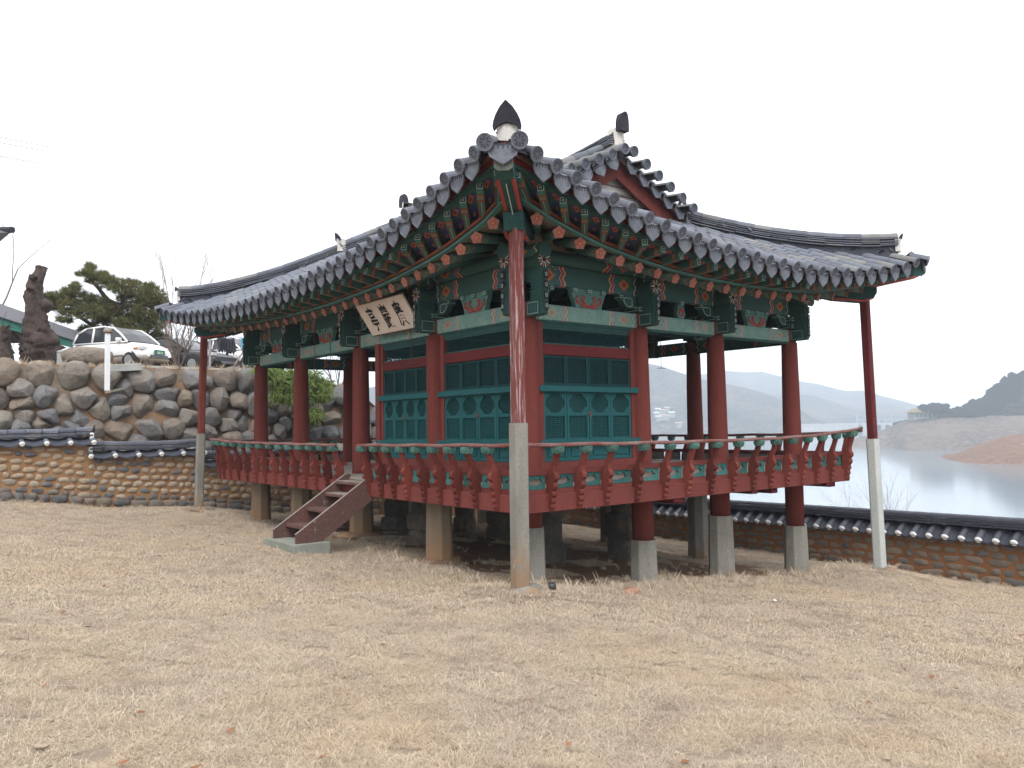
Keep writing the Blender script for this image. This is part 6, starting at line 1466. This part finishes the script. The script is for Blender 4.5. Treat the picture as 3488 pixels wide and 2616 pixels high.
# leaning stake
a, b2 = pl(788, 1265, 15.9), pl(826, 1200, 16.1); mb = MB(); mb.tube([a, a.lerp(b2, .5) + Vector((.02, 0, .05)), b2, b2 + Vector((-.12, 0, .3)), b2 + Vector((-.02, 0, .62))], [.035, .028, .02, .012, .006], 6); tag(mb.build('leaning_stake', TWIG_P, smooth=True), 'crooked pale branch leaning beside the blue towel', 'stake')
# clothes on a line
CL = flat('dark_cloth', (.03, .035, .05), .9); BLU = flat('light_blue_cloth', (.12, .42, .62), .9)
l0, l1 = pl(715, 1143, 18), pl(870, 1150, 18.2); l0.z += .03
cl = thing('clothes_line', 'thin clothes line strung above the terrace', 'line', l0); mb = MB(); mb.tube([l0, l0.lerp(l1, .5) - Vector((0, 0, .06)), l1], .012, 5); mb.build('cord', CL, cl)
for q in (l0, l1):
    mb = MB(); mb.box((q.x - .03, q.y - .03, 3.0), (q.x + .03, q.y + .03, q.z + .05)); mb.build('line_pole', GREY_S, cl)
def cloth(label, s0, s1, y0, y1, Y, mat, seed):
    rq = random.Random(seed); n = 16; rows = []
    for j in range(7):
        row = []
        for i in range(n + 1):
            s = lerp(s0, s1, i / n) + (j - 3) * rq.uniform(-.6, .6); y = lerp(y0, y1, j / 6) + (rq.uniform(-4, 3) if j == 6 else 0) + (4 * math.sin(i * 1.1) if j == 6 else 0); p = pl(s, y, Y); p.y += .06 * math.sin(i * 1.3 + j * .3); row.append(p)
        rows.append(row)
    mb = MB(); mb.grid(rows, flip=True); o = mb.build('hanging_garment', mat, smooth=True); md = o.modifiers.new('t', 'SOLIDIFY'); md.thickness = .03; tag(o, label, 'clothes', 'clothes hanging on the line')
cloth('dark padded jacket hanging leftmost on the line', 744, 773, 1149, 1197, 18, CL, 1); cloth('dark grey coat hanging right of the padded jacket', 772, 802, 1152, 1205, 18.05, flat('dark_grey_cloth', (.05, .05, .065), .9), 2); cloth('light blue towel hanging beside the first column', 824, 842, 1151, 1192, 18.1, BLU, 3)
# pine
NEED = weathered('pine_needles', (.095, .105, .035), (.15, .135, .05), (.04, .055, .03), .8, 1.2, 20, .0); PB = weathered('pine_bark', (.09, .065, .05), (.06, .045, .04), None, .95, 4, 30, 0)
pn = thing('pine_tree', 'wide leaning pine with flat dark green pads of needles', 'tree', pol(440, 1250, 38)); rq = random.Random(77)
mb = MB(); Pp = lambda s, y, d=38: pol(s, y, d)
for m_ in ([(470, 1260), (450, 1190), (420, 1110), (412, 1050), (418, 1010), (400, 985)], [(420, 1110), (380, 1150), (330, 1120), (280, 1085), (225, 1050), (180, 1035)], [(412, 1050), (370, 1020), (335, 985), (310, 950), (303, 915)], [(418, 1010), (460, 1005), (520, 1015)], [(450, 1190), (500, 1150), (540, 1120)], [(412, 1060), (340, 1065), (280, 1040), (240, 1005)]):
    pts_ = [Pp(s, y) + Vector((0, rq.uniform(-.2, .2), 0)) for s, y in m_]; mb.tube(pts_, [lerp(.13, .03, i / (len(pts_) - 1)) for i in range(len(pts_))], 7)
mb.build('trunk', PB, pn, smooth=True); mb = MB()
pads = [(303, 905, 7), (318, 912, 6), (270, 935, 8), (355, 935, 8), (515, 975, 9), (258, 972, 9), (305, 915, 14), (300, 935, 25), (330, 950, 42), (370, 965, 45), (420, 978, 50), (470, 985, 50), (515, 1005, 50), (545, 1030, 30), (235, 995, 26), (255, 985, 20), (200, 1020, 38), (165, 1010, 18), (280, 1020, 45), (330, 1035, 45), (240, 1050, 50), (190, 1045, 28), (300, 1065, 50), (360, 1060, 45), (400, 1075, 50), (450, 1070, 50), (500, 1060, 52), (540, 1070, 36), (350, 1095, 40), (420, 1110, 46), (480, 1105, 46), (530, 1105, 40), (460, 1135, 30), (515, 1145, 36), (545, 1150, 26), (290, 1128, 26), (325, 1128, 20), (208, 1092, 14), (235, 1094, 12), (440, 1025, 46), (500, 1030, 40)]
for s, y, r_ in pads:
    d0 = rq.uniform(37, 39.4)
    for k in range(int(r_ * 2.3)):
        a = rq.uniform(0, 6.28); q = rq.random() ** .5; p = pol(s + math.cos(a) * q * r_, y + math.sin(a) * q * r_ * .55, d0 + rq.uniform(-.6, .6))
        for j in range(13):
            d = Vector((rq.gauss(0, 1), rq.gauss(0, 1), rq.gauss(.7, .7))).normalized(); w = d.cross(Vector((rq.gauss(0, 1), rq.gauss(0, 1), rq.gauss(0, 1)))).normalized() * .015; ln = rq.uniform(.16, .32)
            mb.add([p - w, p + w, p + d * ln], [(0, 1, 2)])
mb.build('crown', NEED, pn)
# bamboo on the boulder wall
BAM = weathered('bamboo_leaves', (.20, .25, .06), (.06, .11, .03), (.03, .06, .02), .6, 5, 18, 0)
def bamboo(label, spots, n, seed):
    th = thing('bamboo_clump', label, 'bamboo', pl(spots[0][0], spots[0][1] + 40, 14.6), 'bamboo on the boulder wall'); rq = random.Random(seed); mb = MB(); mc = MB()
    for s, y, r_ in spots:
        for k in range(int(n * r_ / 40)):
            a = rq.uniform(0, 6.28); q = rq.random() ** .5; p = pl(s + math.cos(a) * q * r_, y + math.sin(a) * q * r_, rq.uniform(14.0, 14.5))
            if k % 4 == 0: mc.tube([p - Vector((rq.uniform(-.1, .1), -.3, .35)), p], .008, 4)
            for j in range(5):
                d = Vector((rq.uniform(-1, 1), rq.uniform(-.8, .3), rq.uniform(-.8, .45))).normalized(); w = d.cross(Vector((0, -1, .4))).normalized() * .017; ln = rq.uniform(.16, .34); m_ = p + d * ln * .5 + Vector((0, 0, .02)); e = p + d * ln - Vector((0, 0, .04))
                mb.add([p, m_ - w, e, m_ + w], [(0, 1, 2, 3)])
    mb.build('leaves', BAM, th); mc.build('stems', BAM, th)
bamboo('large bright green bamboo clump spilling over the boulder wall behind the columns', [(960, 1290, 28), (985, 1320, 32), (1010, 1280, 30), (1030, 1330, 34), (1060, 1290, 30), (1075, 1335, 34), (960, 1340, 24), (930, 1285, 20), (1100, 1310, 24), (945, 1350, 16), (1000, 1350, 22), (1105, 1345, 14)], 62, 4)
bamboo('small bamboo tuft low on the boulder wall', [(1070, 1412, 15), (1058, 1405, 8)], 160, 8)
bamboo('sparse bamboo tuft on the wall top right of the hidden white car', [(905, 1258, 22), (880, 1262, 14)], 70, 9)
# person sitting behind the terrace edge
pp = pl(78, 1226, 17.2); pe = thing('person', 'person with short black hair sitting low behind the terrace edge', 'person', pp - Vector((0, 0, .72)))
def skin(name, verts, edges, rads, mat, parent, sub=2):
    me = bpy.data.meshes.new(name); me.from_pydata([tuple(wmat(parent).inverted() @ Vector(v)) for v in verts], edges, []); me.materials.append(mat); o = bpy.data.objects.new(name, me); link(o, parent, wmat(parent))
    md = o.modifiers.new('skin', 'SKIN'); md.use_smooth_shade = True
    for v_, r_ in zip(me.skin_vertices[0].data, rads): v_.radius = (r_, r_) if not isinstance(r_, tuple) else r_
    me.skin_vertices[0].data[0].use_root = True; s_ = o.modifiers.new('s', 'SUBSURF'); s_.levels = s_.render_levels = sub; return o
b0 = pp - Vector((0, 0, .70)); V_ = lambda x, y, z: b0 + Vector((x, y, z))
skin('body', [V_(0, 0, .1), V_(0, 0, .28), V_(0, 0, .46), V_(0, 0, .54), V_(0, 0, .60), V_(0, -.01, .70), V_(-.17, 0, .47), V_(-.22, -.05, .25), V_(-.12, -.22, .18), V_(.17, 0, .47), V_(.22, -.05, .25), V_(.12, -.22, .18), V_(-.1, -.05, .1), V_(-.14, -.42, .2), V_(-.14, -.48, -.18), V_(.1, -.05, .1), V_(.14, -.42, .2), V_(.14, -.48, -.18)], [(0, 1), (1, 2), (2, 3), (3, 4), (4, 5), (2, 6), (6, 7), (7, 8), (2, 9), (9, 10), (10, 11), (0, 12), (12, 13), (13, 14), (0, 15), (15, 16), (16, 17)], [.15, .14, .15, .07, .055, .085, .06, .05, .035, .06, .05, .035, .09, .075, .05, .09, .075, .05], flat('dark_jacket_cloth', (.05, .05, .07), .9), pe)
mb = MB(); bmh = bmesh.new(); bmesh.ops.create_icosphere(bmh, subdivisions=3, radius=.1); mb.v = [tuple(V_(v_.co.x * .88, v_.co.y * .95, .705 + v_.co.z * 1.1)) for v_ in bmh.verts]; mb.f = [tuple(v_.index for v_ in f_.verts) for f_ in bmh.faces]; mb.m = [0] * len(mb.f); bmh.free(); mb.build('head', flat('skin', (.42, .25, .18), .6), pe, smooth=True)
mb = MB(); bmh = bmesh.new(); bmesh.ops.create_icosphere(bmh, subdivisions=3, radius=.112); keep = {v_.index: i for i, v_ in enumerate([v_ for v_ in bmh.verts if v_.co.z > -.02 + v_.co.y * -.3])}
mb.v = [tuple(V_(v_.co.x * .9, v_.co.y * .97 + .012, .715 + v_.co.z * 1.08)) for v_ in bmh.verts if v_.index in keep]; mb.f = [tuple(keep[v_.index] for v_ in f_.verts) for f_ in bmh.faces if all(v_.index in keep for v_ in f_.verts)]; mb.m = [0] * len(mb.f); bmh.free(); mb.build('hair', BLACK, pe, smooth=True)
# power lines between two poles
WIREM = flat('power_line_black', (.03, .03, .035), .8)
pA, pB = pol(-420, 1250, 34), pol(1330, 1250, 88); pB.z = 3
for q, nm in ((pA, 'grey utility pole beyond the left edge of the picture'), (pB, 'grey utility pole hidden behind the pavilion roof')):
    zt = pol(-420, 445, 34).z if q is pA else pol(1330, 782, 88).z - .4; up_ = thing('utility_pole', nm, 'pole', (q.x, q.y, 2.5)); mb = MB(); mb.tube([(q.x, q.y, 2.5), (q.x, q.y, zt + .4)], [.16, .11], 12); mb.build('pole', CONC, up_, smooth=True); mb = MB(); mb.box((q.x - .9, q.y - .05, zt - .1), (q.x + .9, q.y + .05, zt)); mb.build('cross_arm', GREY_S, up_)
for k, (y0, y1) in enumerate([(468, 778), (486, 784), (532, 792)]):
    a, b2 = pol(-420, y0 - 110, 34), pol(1330, y1, 88); mid = pol(600, [590, 602, 645][k], 54); m0 = pol(0, y0, 40); pts_ = [a, m0, pol(300, [526, 541, 588][k], 46.5), mid, pol(900, [668, 680, 708][k], 64), b2]
    mb = MB(); mb.tube(pts_, .015, 5); tag(mb.build('power_line', WIREM, smooth=True), ['uppermost of the three thin wires crossing the white sky', 'middle wire of the three, close under the uppermost', 'lowest wire of the three, set apart from the upper pair'][k], 'wire', 'power lines across the sky')

# ------------------------------------------------------------------ dry grass, weeds, leaves, litter
STRAW, t, b = nodes('dry_grass_blades')
at = N(t, 'ShaderNodeAttribute', attribute_name='tint'); oi = N(t, 'ShaderNodeObjectInfo')
c = ramp(t, at.outputs['Fac'], [(0, (.18, .12, .09)), (.25, (.38, .295, .225)), (.55, (.53, .425, .315)), (.85, (.64, .53, .405)), (1, (.78, .68, .55))])
n1 = noise(t, wpos(t), .55, 5, .7); n5 = noise(t, wpos(t), 1.9, 4, .7); c = mixc(t, ramp(t, n5, [(.5, (0, 0, 0)), (.68, (.6, .6, .6))]), c, (.33, .25, .20)); c = mixc(t, ramp(t, n1, [(.38, (0, 0, 0)), (.66, (.75, .75, .75))]), c, (.58, .43, .25), 'MULTIPLY') if False else mixc(t, ramp(t, n1, [(.48, (0, 0, 0)), (.72, (.5, .5, .5))]), c, (.60, .45, .27))
t.links.new(c, b.inputs['Base Color']); b.inputs['Roughness'].default_value = .8; b.inputs['Specular IOR Level'].default_value = .2
SRC = bpy.data.collections.new('grass_sources')
def patch(name, n, size, wid, hmax, up_frac, seed):
    g = np.random.default_rng(seed); P = np.zeros((n * 5, 3)); tint = np.zeros(n * 5)
    cx = g.uniform(-size / 2, size / 2, n); cy_ = g.uniform(-size / 2, size / 2, n); az = g.uniform(0, 2 * np.pi, n)
    upr = g.random(n) < up_frac; el = np.where(upr, g.uniform(.5, 1.4, n), g.uniform(.0, .4, n)); ln = np.where(upr, g.uniform(.015, hmax, n), g.uniform(.02, .065, n) * (1 + 2.0 * (g.random(n) < .05))) * g.uniform(.6, 1.2, n)
    z0 = np.where(upr, 0, g.uniform(0, .014, n)); d = np.stack([np.cos(az) * np.cos(el), np.sin(az) * np.cos(el), np.sin(el)], 1); sd = np.stack([-np.sin(az), np.cos(az), np.zeros(n)], 1)
    base = np.stack([cx, cy_, z0], 1); w = (wid * g.uniform(.6, 1.3, n))[:, None]; bend = g.normal(0, .18, n)[:, None]
    m_ = base + d * (ln * .55)[:, None] + sd * bend * ln[:, None] * .3 + np.array([0, 0, 1]) * (ln * .06)[:, None]; e = base + d * ln[:, None] + sd * bend * ln[:, None]
    P[0::5] = base - sd * w * .5; P[1::5] = base + sd * w * .5; P[2::5] = m_ + sd * w * .42; P[3::5] = e; P[4::5] = m_ - sd * w * .42
    tt = np.clip(g.beta(2.2, 1.7, n), 0, 1); 
    for k in range(5): tint[k::5] = tt
    me = bpy.data.meshes.new(name); idx = np.arange(n) * 5
    me.from_pydata(P.tolist(), [], np.stack([idx, idx + 1, idx + 2, idx + 4], 1).tolist() + np.stack([idx + 4, idx + 2, idx + 3], 1).tolist()); me.materials.append(STRAW); a = me.attributes.new('tint', 'FLOAT', 'POINT'); a.data.foreach_set('value', tint); me.update(); return me
def scatter(name, label, spots, srcs):
    """one point per patch; a geometry-nodes group puts the patch meshes on the points"""
    coll = bpy.data.collections.new(name + '_set')
    for i, me in enumerate(srcs): coll.objects.link(bpy.data.objects.new('%s_%02d' % (name, i), me))
    me = bpy.data.meshes.new(name); me.from_pydata([s_[:3] for s_ in spots], [], []); a = me.attributes.new('rot', 'FLOAT_VECTOR', 'POINT'); rot = []
    for s_ in spots:
        x, y = s_[0], s_[1]; on = y < 13.3
        nz = Vector((-(lawn_z(x + .3, y) - lawn_z(x - .3, y)) / .6, -(lawn_z(x, y + .3) - lawn_z(x, y - .3)) / .6, 1)).normalized() if on else Vector((0, 0, 1))
        e_ = (Vector((0, 0, 1)).rotation_difference(nz).to_matrix() @ Matrix.Rotation(s_[3], 3, 'Z')).to_euler(); rot += [e_.x, e_.y, e_.z]
    a.data.foreach_set('vector', rot); a = me.attributes.new('scl', 'FLOAT', 'POINT'); a.data.foreach_set('value', [s_[4] for s_ in spots]); a = me.attributes.new('pick', 'INT', 'POINT'); a.data.foreach_set('value', [s_[5] for s_ in spots])
    o = bpy.data.objects.new(name, me); COL.objects.link(o)
    g = bpy.data.node_groups.new(name, 'GeometryNodeTree'); g.interface.new_socket('Geometry', in_out='INPUT', socket_type='NodeSocketGeometry'); g.interface.new_socket('Geometry', in_out='OUTPUT', socket_type='NodeSocketGeometry')
    gi = g.nodes.new('NodeGroupInput'); go = g.nodes.new('NodeGroupOutput'); mp_ = g.nodes.new('GeometryNodeMeshToPoints'); ip = g.nodes.new('GeometryNodeInstanceOnPoints'); ci = g.nodes.new('GeometryNodeCollectionInfo'); ci.inputs['Collection'].default_value = coll; ci.inputs['Separate Children'].default_value = True; ci.inputs['Reset Children'].default_value = True
    def attr(nm, ty): n = g.nodes.new('GeometryNodeInputNamedAttribute'); n.data_type = ty; n.inputs['Name'].default_value = nm; return n.outputs['Attribute']
    g.links.new(gi.outputs[0], mp_.inputs['Mesh']); g.links.new(mp_.outputs[0], ip.inputs['Points']); g.links.new(ci.outputs[0], ip.inputs['Instance']); ip.inputs['Pick Instance'].default_value = True
    g.links.new(attr('pick', 'INT'), ip.inputs['Instance Index']); g.links.new(attr('rot', 'FLOAT_VECTOR'), ip.inputs['Rotation']); g.links.new(attr('scl', 'FLOAT'), ip.inputs['Scale']); g.links.new(ip.outputs[0], go.inputs[0])
    md = o.modifiers.new('scatter', 'NODES'); md.node_group = g; return tag(o, label, 'grass', kind='stuff')
near = [patch('p', 8500, .56, .0017, .04, .34, k) for k in range(6)]; far = [patch('p', 4200, .75, .0034, .05, .35, 20 + k) for k in range(5)]
def in_view(x, y, z, m=.30):
    v = Vector((x, y, z)) - CAM; d = v.dot(_f)
    if d < .5: return False
    return abs(v.dot(_r) / d) < 1744 / 2756 + m + .4 / d and -.62 - .6 / d < v.dot(_u) / d < .3
rg = random.Random(99); sp_n = []; sp_f = []
for yy in np.arange(-12, 13.3, .42):
    for xx in np.arange(-13, 10.2, .42):
        x = xx + rg.uniform(-.12, .12); y = yy + rg.uniform(-.12, .12); z = lawn_z(x, y)
        if not in_view(x, y, z): continue
        dd = math.hypot(x - CAM.x, y - CAM.y)
        if dd > 9 : continue
        if rg.random() < bare_at(x, y) * .85: continue
        sp_n.append((x, y, z - .004, rg.uniform(0, 6.28), rg.uniform(.85, 1.15), rg.randrange(6)))
for yy in np.arange(-12, 13.0, .5):
    for xx in np.arange(-14, 10.1, .5):
        x = xx + rg.uniform(-.15, .15); y = yy + rg.uniform(-.15, .15); z = lawn_z(x, y); dd = math.hypot(x - CAM.x, y - CAM.y)
        if dd < 8.8 or not in_view(x, y, z, .15) or rg.random() < bare_at(x, y) * .88 or x > 10.0 or y > 12.7: continue
        sp_f.append((x, y, z - .004, rg.uniform(0, 6.28), rg.uniform(.85, 1.15), rg.randrange(5)))
scatter('near_grass', 'flattened dry straw coloured grass in the foreground', sp_n, near)
scatter('far_grass', 'dry straw coloured grass further off around the pavilion', sp_f, far)
# taller tufts : blades that stand, many along the shade line of the pavilion
def tuft(seed, n, h, w, r_):
    g = random.Random(seed); mb = MB(); tt = []
    for k in range(n):
        a = g.uniform(0, 6.28); q = g.random() * r_; b0_ = Vector((math.cos(a) * q, math.sin(a) * q, 0)); a2 = g.uniform(0, 6.28); ln = h * g.uniform(.4, 1.1); d = Vector((math.cos(a2) * g.uniform(.1, .7), math.sin(a2) * g.uniform(.1, .7), 1)).normalized(); s_ = Vector((-math.sin(a2), math.cos(a2), 0)) * w * .5; m_ = b0_ + d * ln * .6; e = b0_ + d * ln + Vector((d.x, d.y, -.25)) * ln * .18
        mb.add([b0_ - s_, b0_ + s_, m_ + s_ * .7, e, m_ - s_ * .7], [(0, 1, 2, 3, 4)]); t_ = g.uniform(.35, 1); tt += [t_] * 5
    me = mb.mesh('t', STRAW); at_ = me.attributes.new('tint', 'FLOAT', 'POINT'); at_.data.foreach_set('value', tt); return me
tufts = [tuft(k, 34, .13, .0045, .10) for k in range(4)] + [tuft(10 + k, 10, .24, .004, .06) for k in range(3)]
sp = []
for k in range(900):
    x, y = rg.uniform(-13, 10), rg.uniform(-9, 12.8); z = lawn_z(x, y)
    if not in_view(x, y, z) or rg.random() < bare_at(x, y): continue
    cl_ = math.sin(x * 1.7 + 2) * math.sin(y * 1.9 + 1) + rg.uniform(-.7, .5)
    if cl_ > .05: sp.append((x, y, z - .005, rg.uniform(0, 6.28), rg.uniform(.4, .85), rg.randrange(4)))
for k in range(520):     # fringe at the front edges of the platform shade
    if k % 3: x = rg.uniform(-.6, 8.2); y = -.75 + rg.gauss(0, .28)
    else: y = rg.uniform(-.8, 10.5); x = -.85 + rg.gauss(0, .3)
    sp.append((x, y, lawn_z(x, y) - .005, rg.uniform(0, 6.28), rg.uniform(.5, 1.15), rg.choice([0, 1, 2, 3, 4, 5, 6])))
for k in range(170): x, y = 10.12 + rg.gauss(0, .07), rg.uniform(-4, 10); sp.append((x, y, lawn_z(x, y) - .005, rg.uniform(0, 6.28), rg.uniform(.4, .8), rg.randrange(4)))
for k in range(150): x, y = rg.uniform(-9, 3), 12.80 + rg.gauss(0, .08); sp.append((x, y, lawn_z(x, y) - .005, rg.uniform(0, 6.28), rg.uniform(.4, .9), rg.randrange(4)))
for (i, j) in FOOT:      # grass gathered round the footings and props
    for k in range(12): a = rg.uniform(0, 6.28); x, y = XC[i] + .27 * math.cos(a), YC[j] + .27 * math.sin(a); sp.append((x, y, lawn_z(x, y) - .005, rg.uniform(0, 6.28), rg.uniform(.35, .8), rg.randrange(4)))
for (px_, py_) in ((-1.06, -1.06), (-1.11, 11.31), (7.81, -1.09), (-1.8, 3.1), (-1.8, 4.5), (-2.25, 3.8)):
    for k in range(16): a = rg.uniform(0, 6.28); x, y = px_ + .3 * math.cos(a), py_ + .3 * math.sin(a); sp.append((x, y, lawn_z(x, y) - .005, rg.uniform(0, 6.28), rg.uniform(.3, .75), rg.randrange(5)))
for k in range(110):     # under the floor
    x, y = rg.uniform(.2, 6.8), rg.uniform(0, 6); sp.append((x, y, lawn_z(x, y) - .005, rg.uniform(0, 6.28), rg.uniform(.4, .9), rg.randrange(7)))
for k in range(420): x = rg.uniform(-10, 5.5); sp.append((x, 15.25 + rg.uniform(-.25, .5), bw_top(x) - .03, rg.uniform(0, 6.28), rg.uniform(.5, 1.3), rg.randrange(7)))
scatter('grass_tufts', 'tufts of taller dry grass and weed stalks', sp, tufts)
# fallen leaves and twigs
LEAF = weathered('fallen_leaf', (.30, .13, .06), (.13, .07, .045), None, .8, 3, 20, 0); mb = MB()
for k in range(230):
    for _ in range(20):
        x, y = rg.uniform(-9, 8), rg.uniform(-8.5, 9)
        if in_view(x, y, lawn_z(x, y)) and bare_at(x, y) < .5: break
    T = Matrix.Translation((x, y, lawn_z(x, y) + rg.uniform(.02, .035))) @ Matrix.Rotation(rg.uniform(0, 6.28), 4, 'Z') @ Matrix.Rotation(rg.uniform(-.5, .5), 4, 'X'); r_ = rg.uniform(.012, .034)
    mb.add([T @ Vector(p) for p in [(-r_ * 1.4, 0, 0), (-r_ * .3, -r_ * .7, .004), (r_ * 1.3, 0, .012), (-r_ * .2, r_ * .7, .006)]], [(0, 1, 2), (0, 2, 3)])
tag(mb.build('fallen_leaves', LEAF), 'small orange and brown leaves scattered over the straw', 'leaves', kind='stuff')
mb = MB()
for k in range(60):
    for _ in range(20):
        x, y = rg.uniform(-9, 8), rg.uniform(-8, 6)
        if in_view(x, y, lawn_z(x, y)): break
    a = rg.uniform(0, 6.28); ln = rg.uniform(.1, .3); z = lawn_z(x, y) + .03; mb.tube([(x, y, z), (x + math.cos(a) * ln * .5, y + math.sin(a) * ln * .5, z + .015), (x + math.cos(a + .3) * ln, y + math.sin(a + .3) * ln, z)], .0022, 4)
tag(mb.build('dry_stalks', TWIG_P), 'loose dry stalks lying on the grass', 'stalks', kind='stuff')
def on_lawn(s, y):
    """where the sight line of a survey mark meets the lawn"""
    v = (_f + _r * ((s - 1744) / 2755.99) - _u * ((y - 1308) / 2755.99)); k = 1.0
    for _ in range(4000):
        p = CAM + v * k
        if p.z <= lawn_z(p.x, p.y): return p
        k += .01
    return p
for k, (s, y, w, lab) in enumerate([(2638, 2053, .04, 'crumpled white paper scrap on the grass below the right columns'), (2634, 2268, .03, 'pale rounded pebble in the middle of the right foreground'), (2488, 2241, .022, 'small white pebble left of the larger pale pebble'), (140, 2560, .035, 'curled pale dry leaf near the lower left corner'), (3020, 2600, .022, 'white scrap at the bottom edge right of the middle'), (175, 2470, .02, 'white scrap above the curled leaf at lower left')]):
    p = on_lawn(s, y); me = stone_mesh('scrap', lambda a: w * (1 + .3 * math.sin(2 * a + k) + .15 * math.sin(5 * a)), w * .35, CREAM if k else WHITEP, 10, 2, k, .5, .12); tag(inst(me, 'litter_scrap', None, Matrix.Translation(p + Vector((0, 0, .03))) @ Matrix.Rotation(-math.pi / 2, 4, 'X')), lab, 'scrap')
p = on_lawn(2148, 2024); me = stone_mesh('brick', lambda a: (abs(math.cos(a) / .15) ** 6 + abs(math.sin(a) / .08) ** 6 + 1e-9) ** (-1 / 6), .07, weathered('broken_brick', (.34, .14, .08), (.30, .2, .14), (.4, .33, .26), .9, 12, 60, 0), 18, 3, 4, .3, .06)
tag(inst(me, 'broken_brick', None, Matrix.Translation(p + Vector((0, 0, .02))) @ Matrix.Rotation(-math.pi / 2, 4, 'X')), 'broken reddish brick lying in the grass before the second front column', 'brick')
p = on_lawn(1880, 2012); mb = MB(); mb.tube([p - Vector((0, 0, .02)), p + Vector((0, 0, .10))], [.05, .06], 12); tag(mb.build('black_pot', flat('black_plastic', (.02, .022, .026), .4), smooth=True), 'small black plastic pot at the foot of the corner column', 'pot')

# ------------------------------------------------------------------ the hazy air over the lake
mb = MB(); mb.box((-2600, -2600, -26), (3300, 3300, 172)); hz = mb.build('haze', [], None)
hm = bpy.data.materials.new('haze_air'); hm.use_nodes = True; t = hm.node_tree; t.nodes.clear(); ou = t.nodes.new('ShaderNodeOutputMaterial'); vp = t.nodes.new('ShaderNodeVolumePrincipled')
vp.inputs['Color'].default_value = (.80, .90, 1, 1); vp.inputs['Density'].default_value = .00057; vp.inputs['Anisotropy'].default_value = 0.0; t.links.new(vp.outputs[0], ou.inputs['Volume']); hz.data.materials.append(hm); tag(hz, kind='stuff')
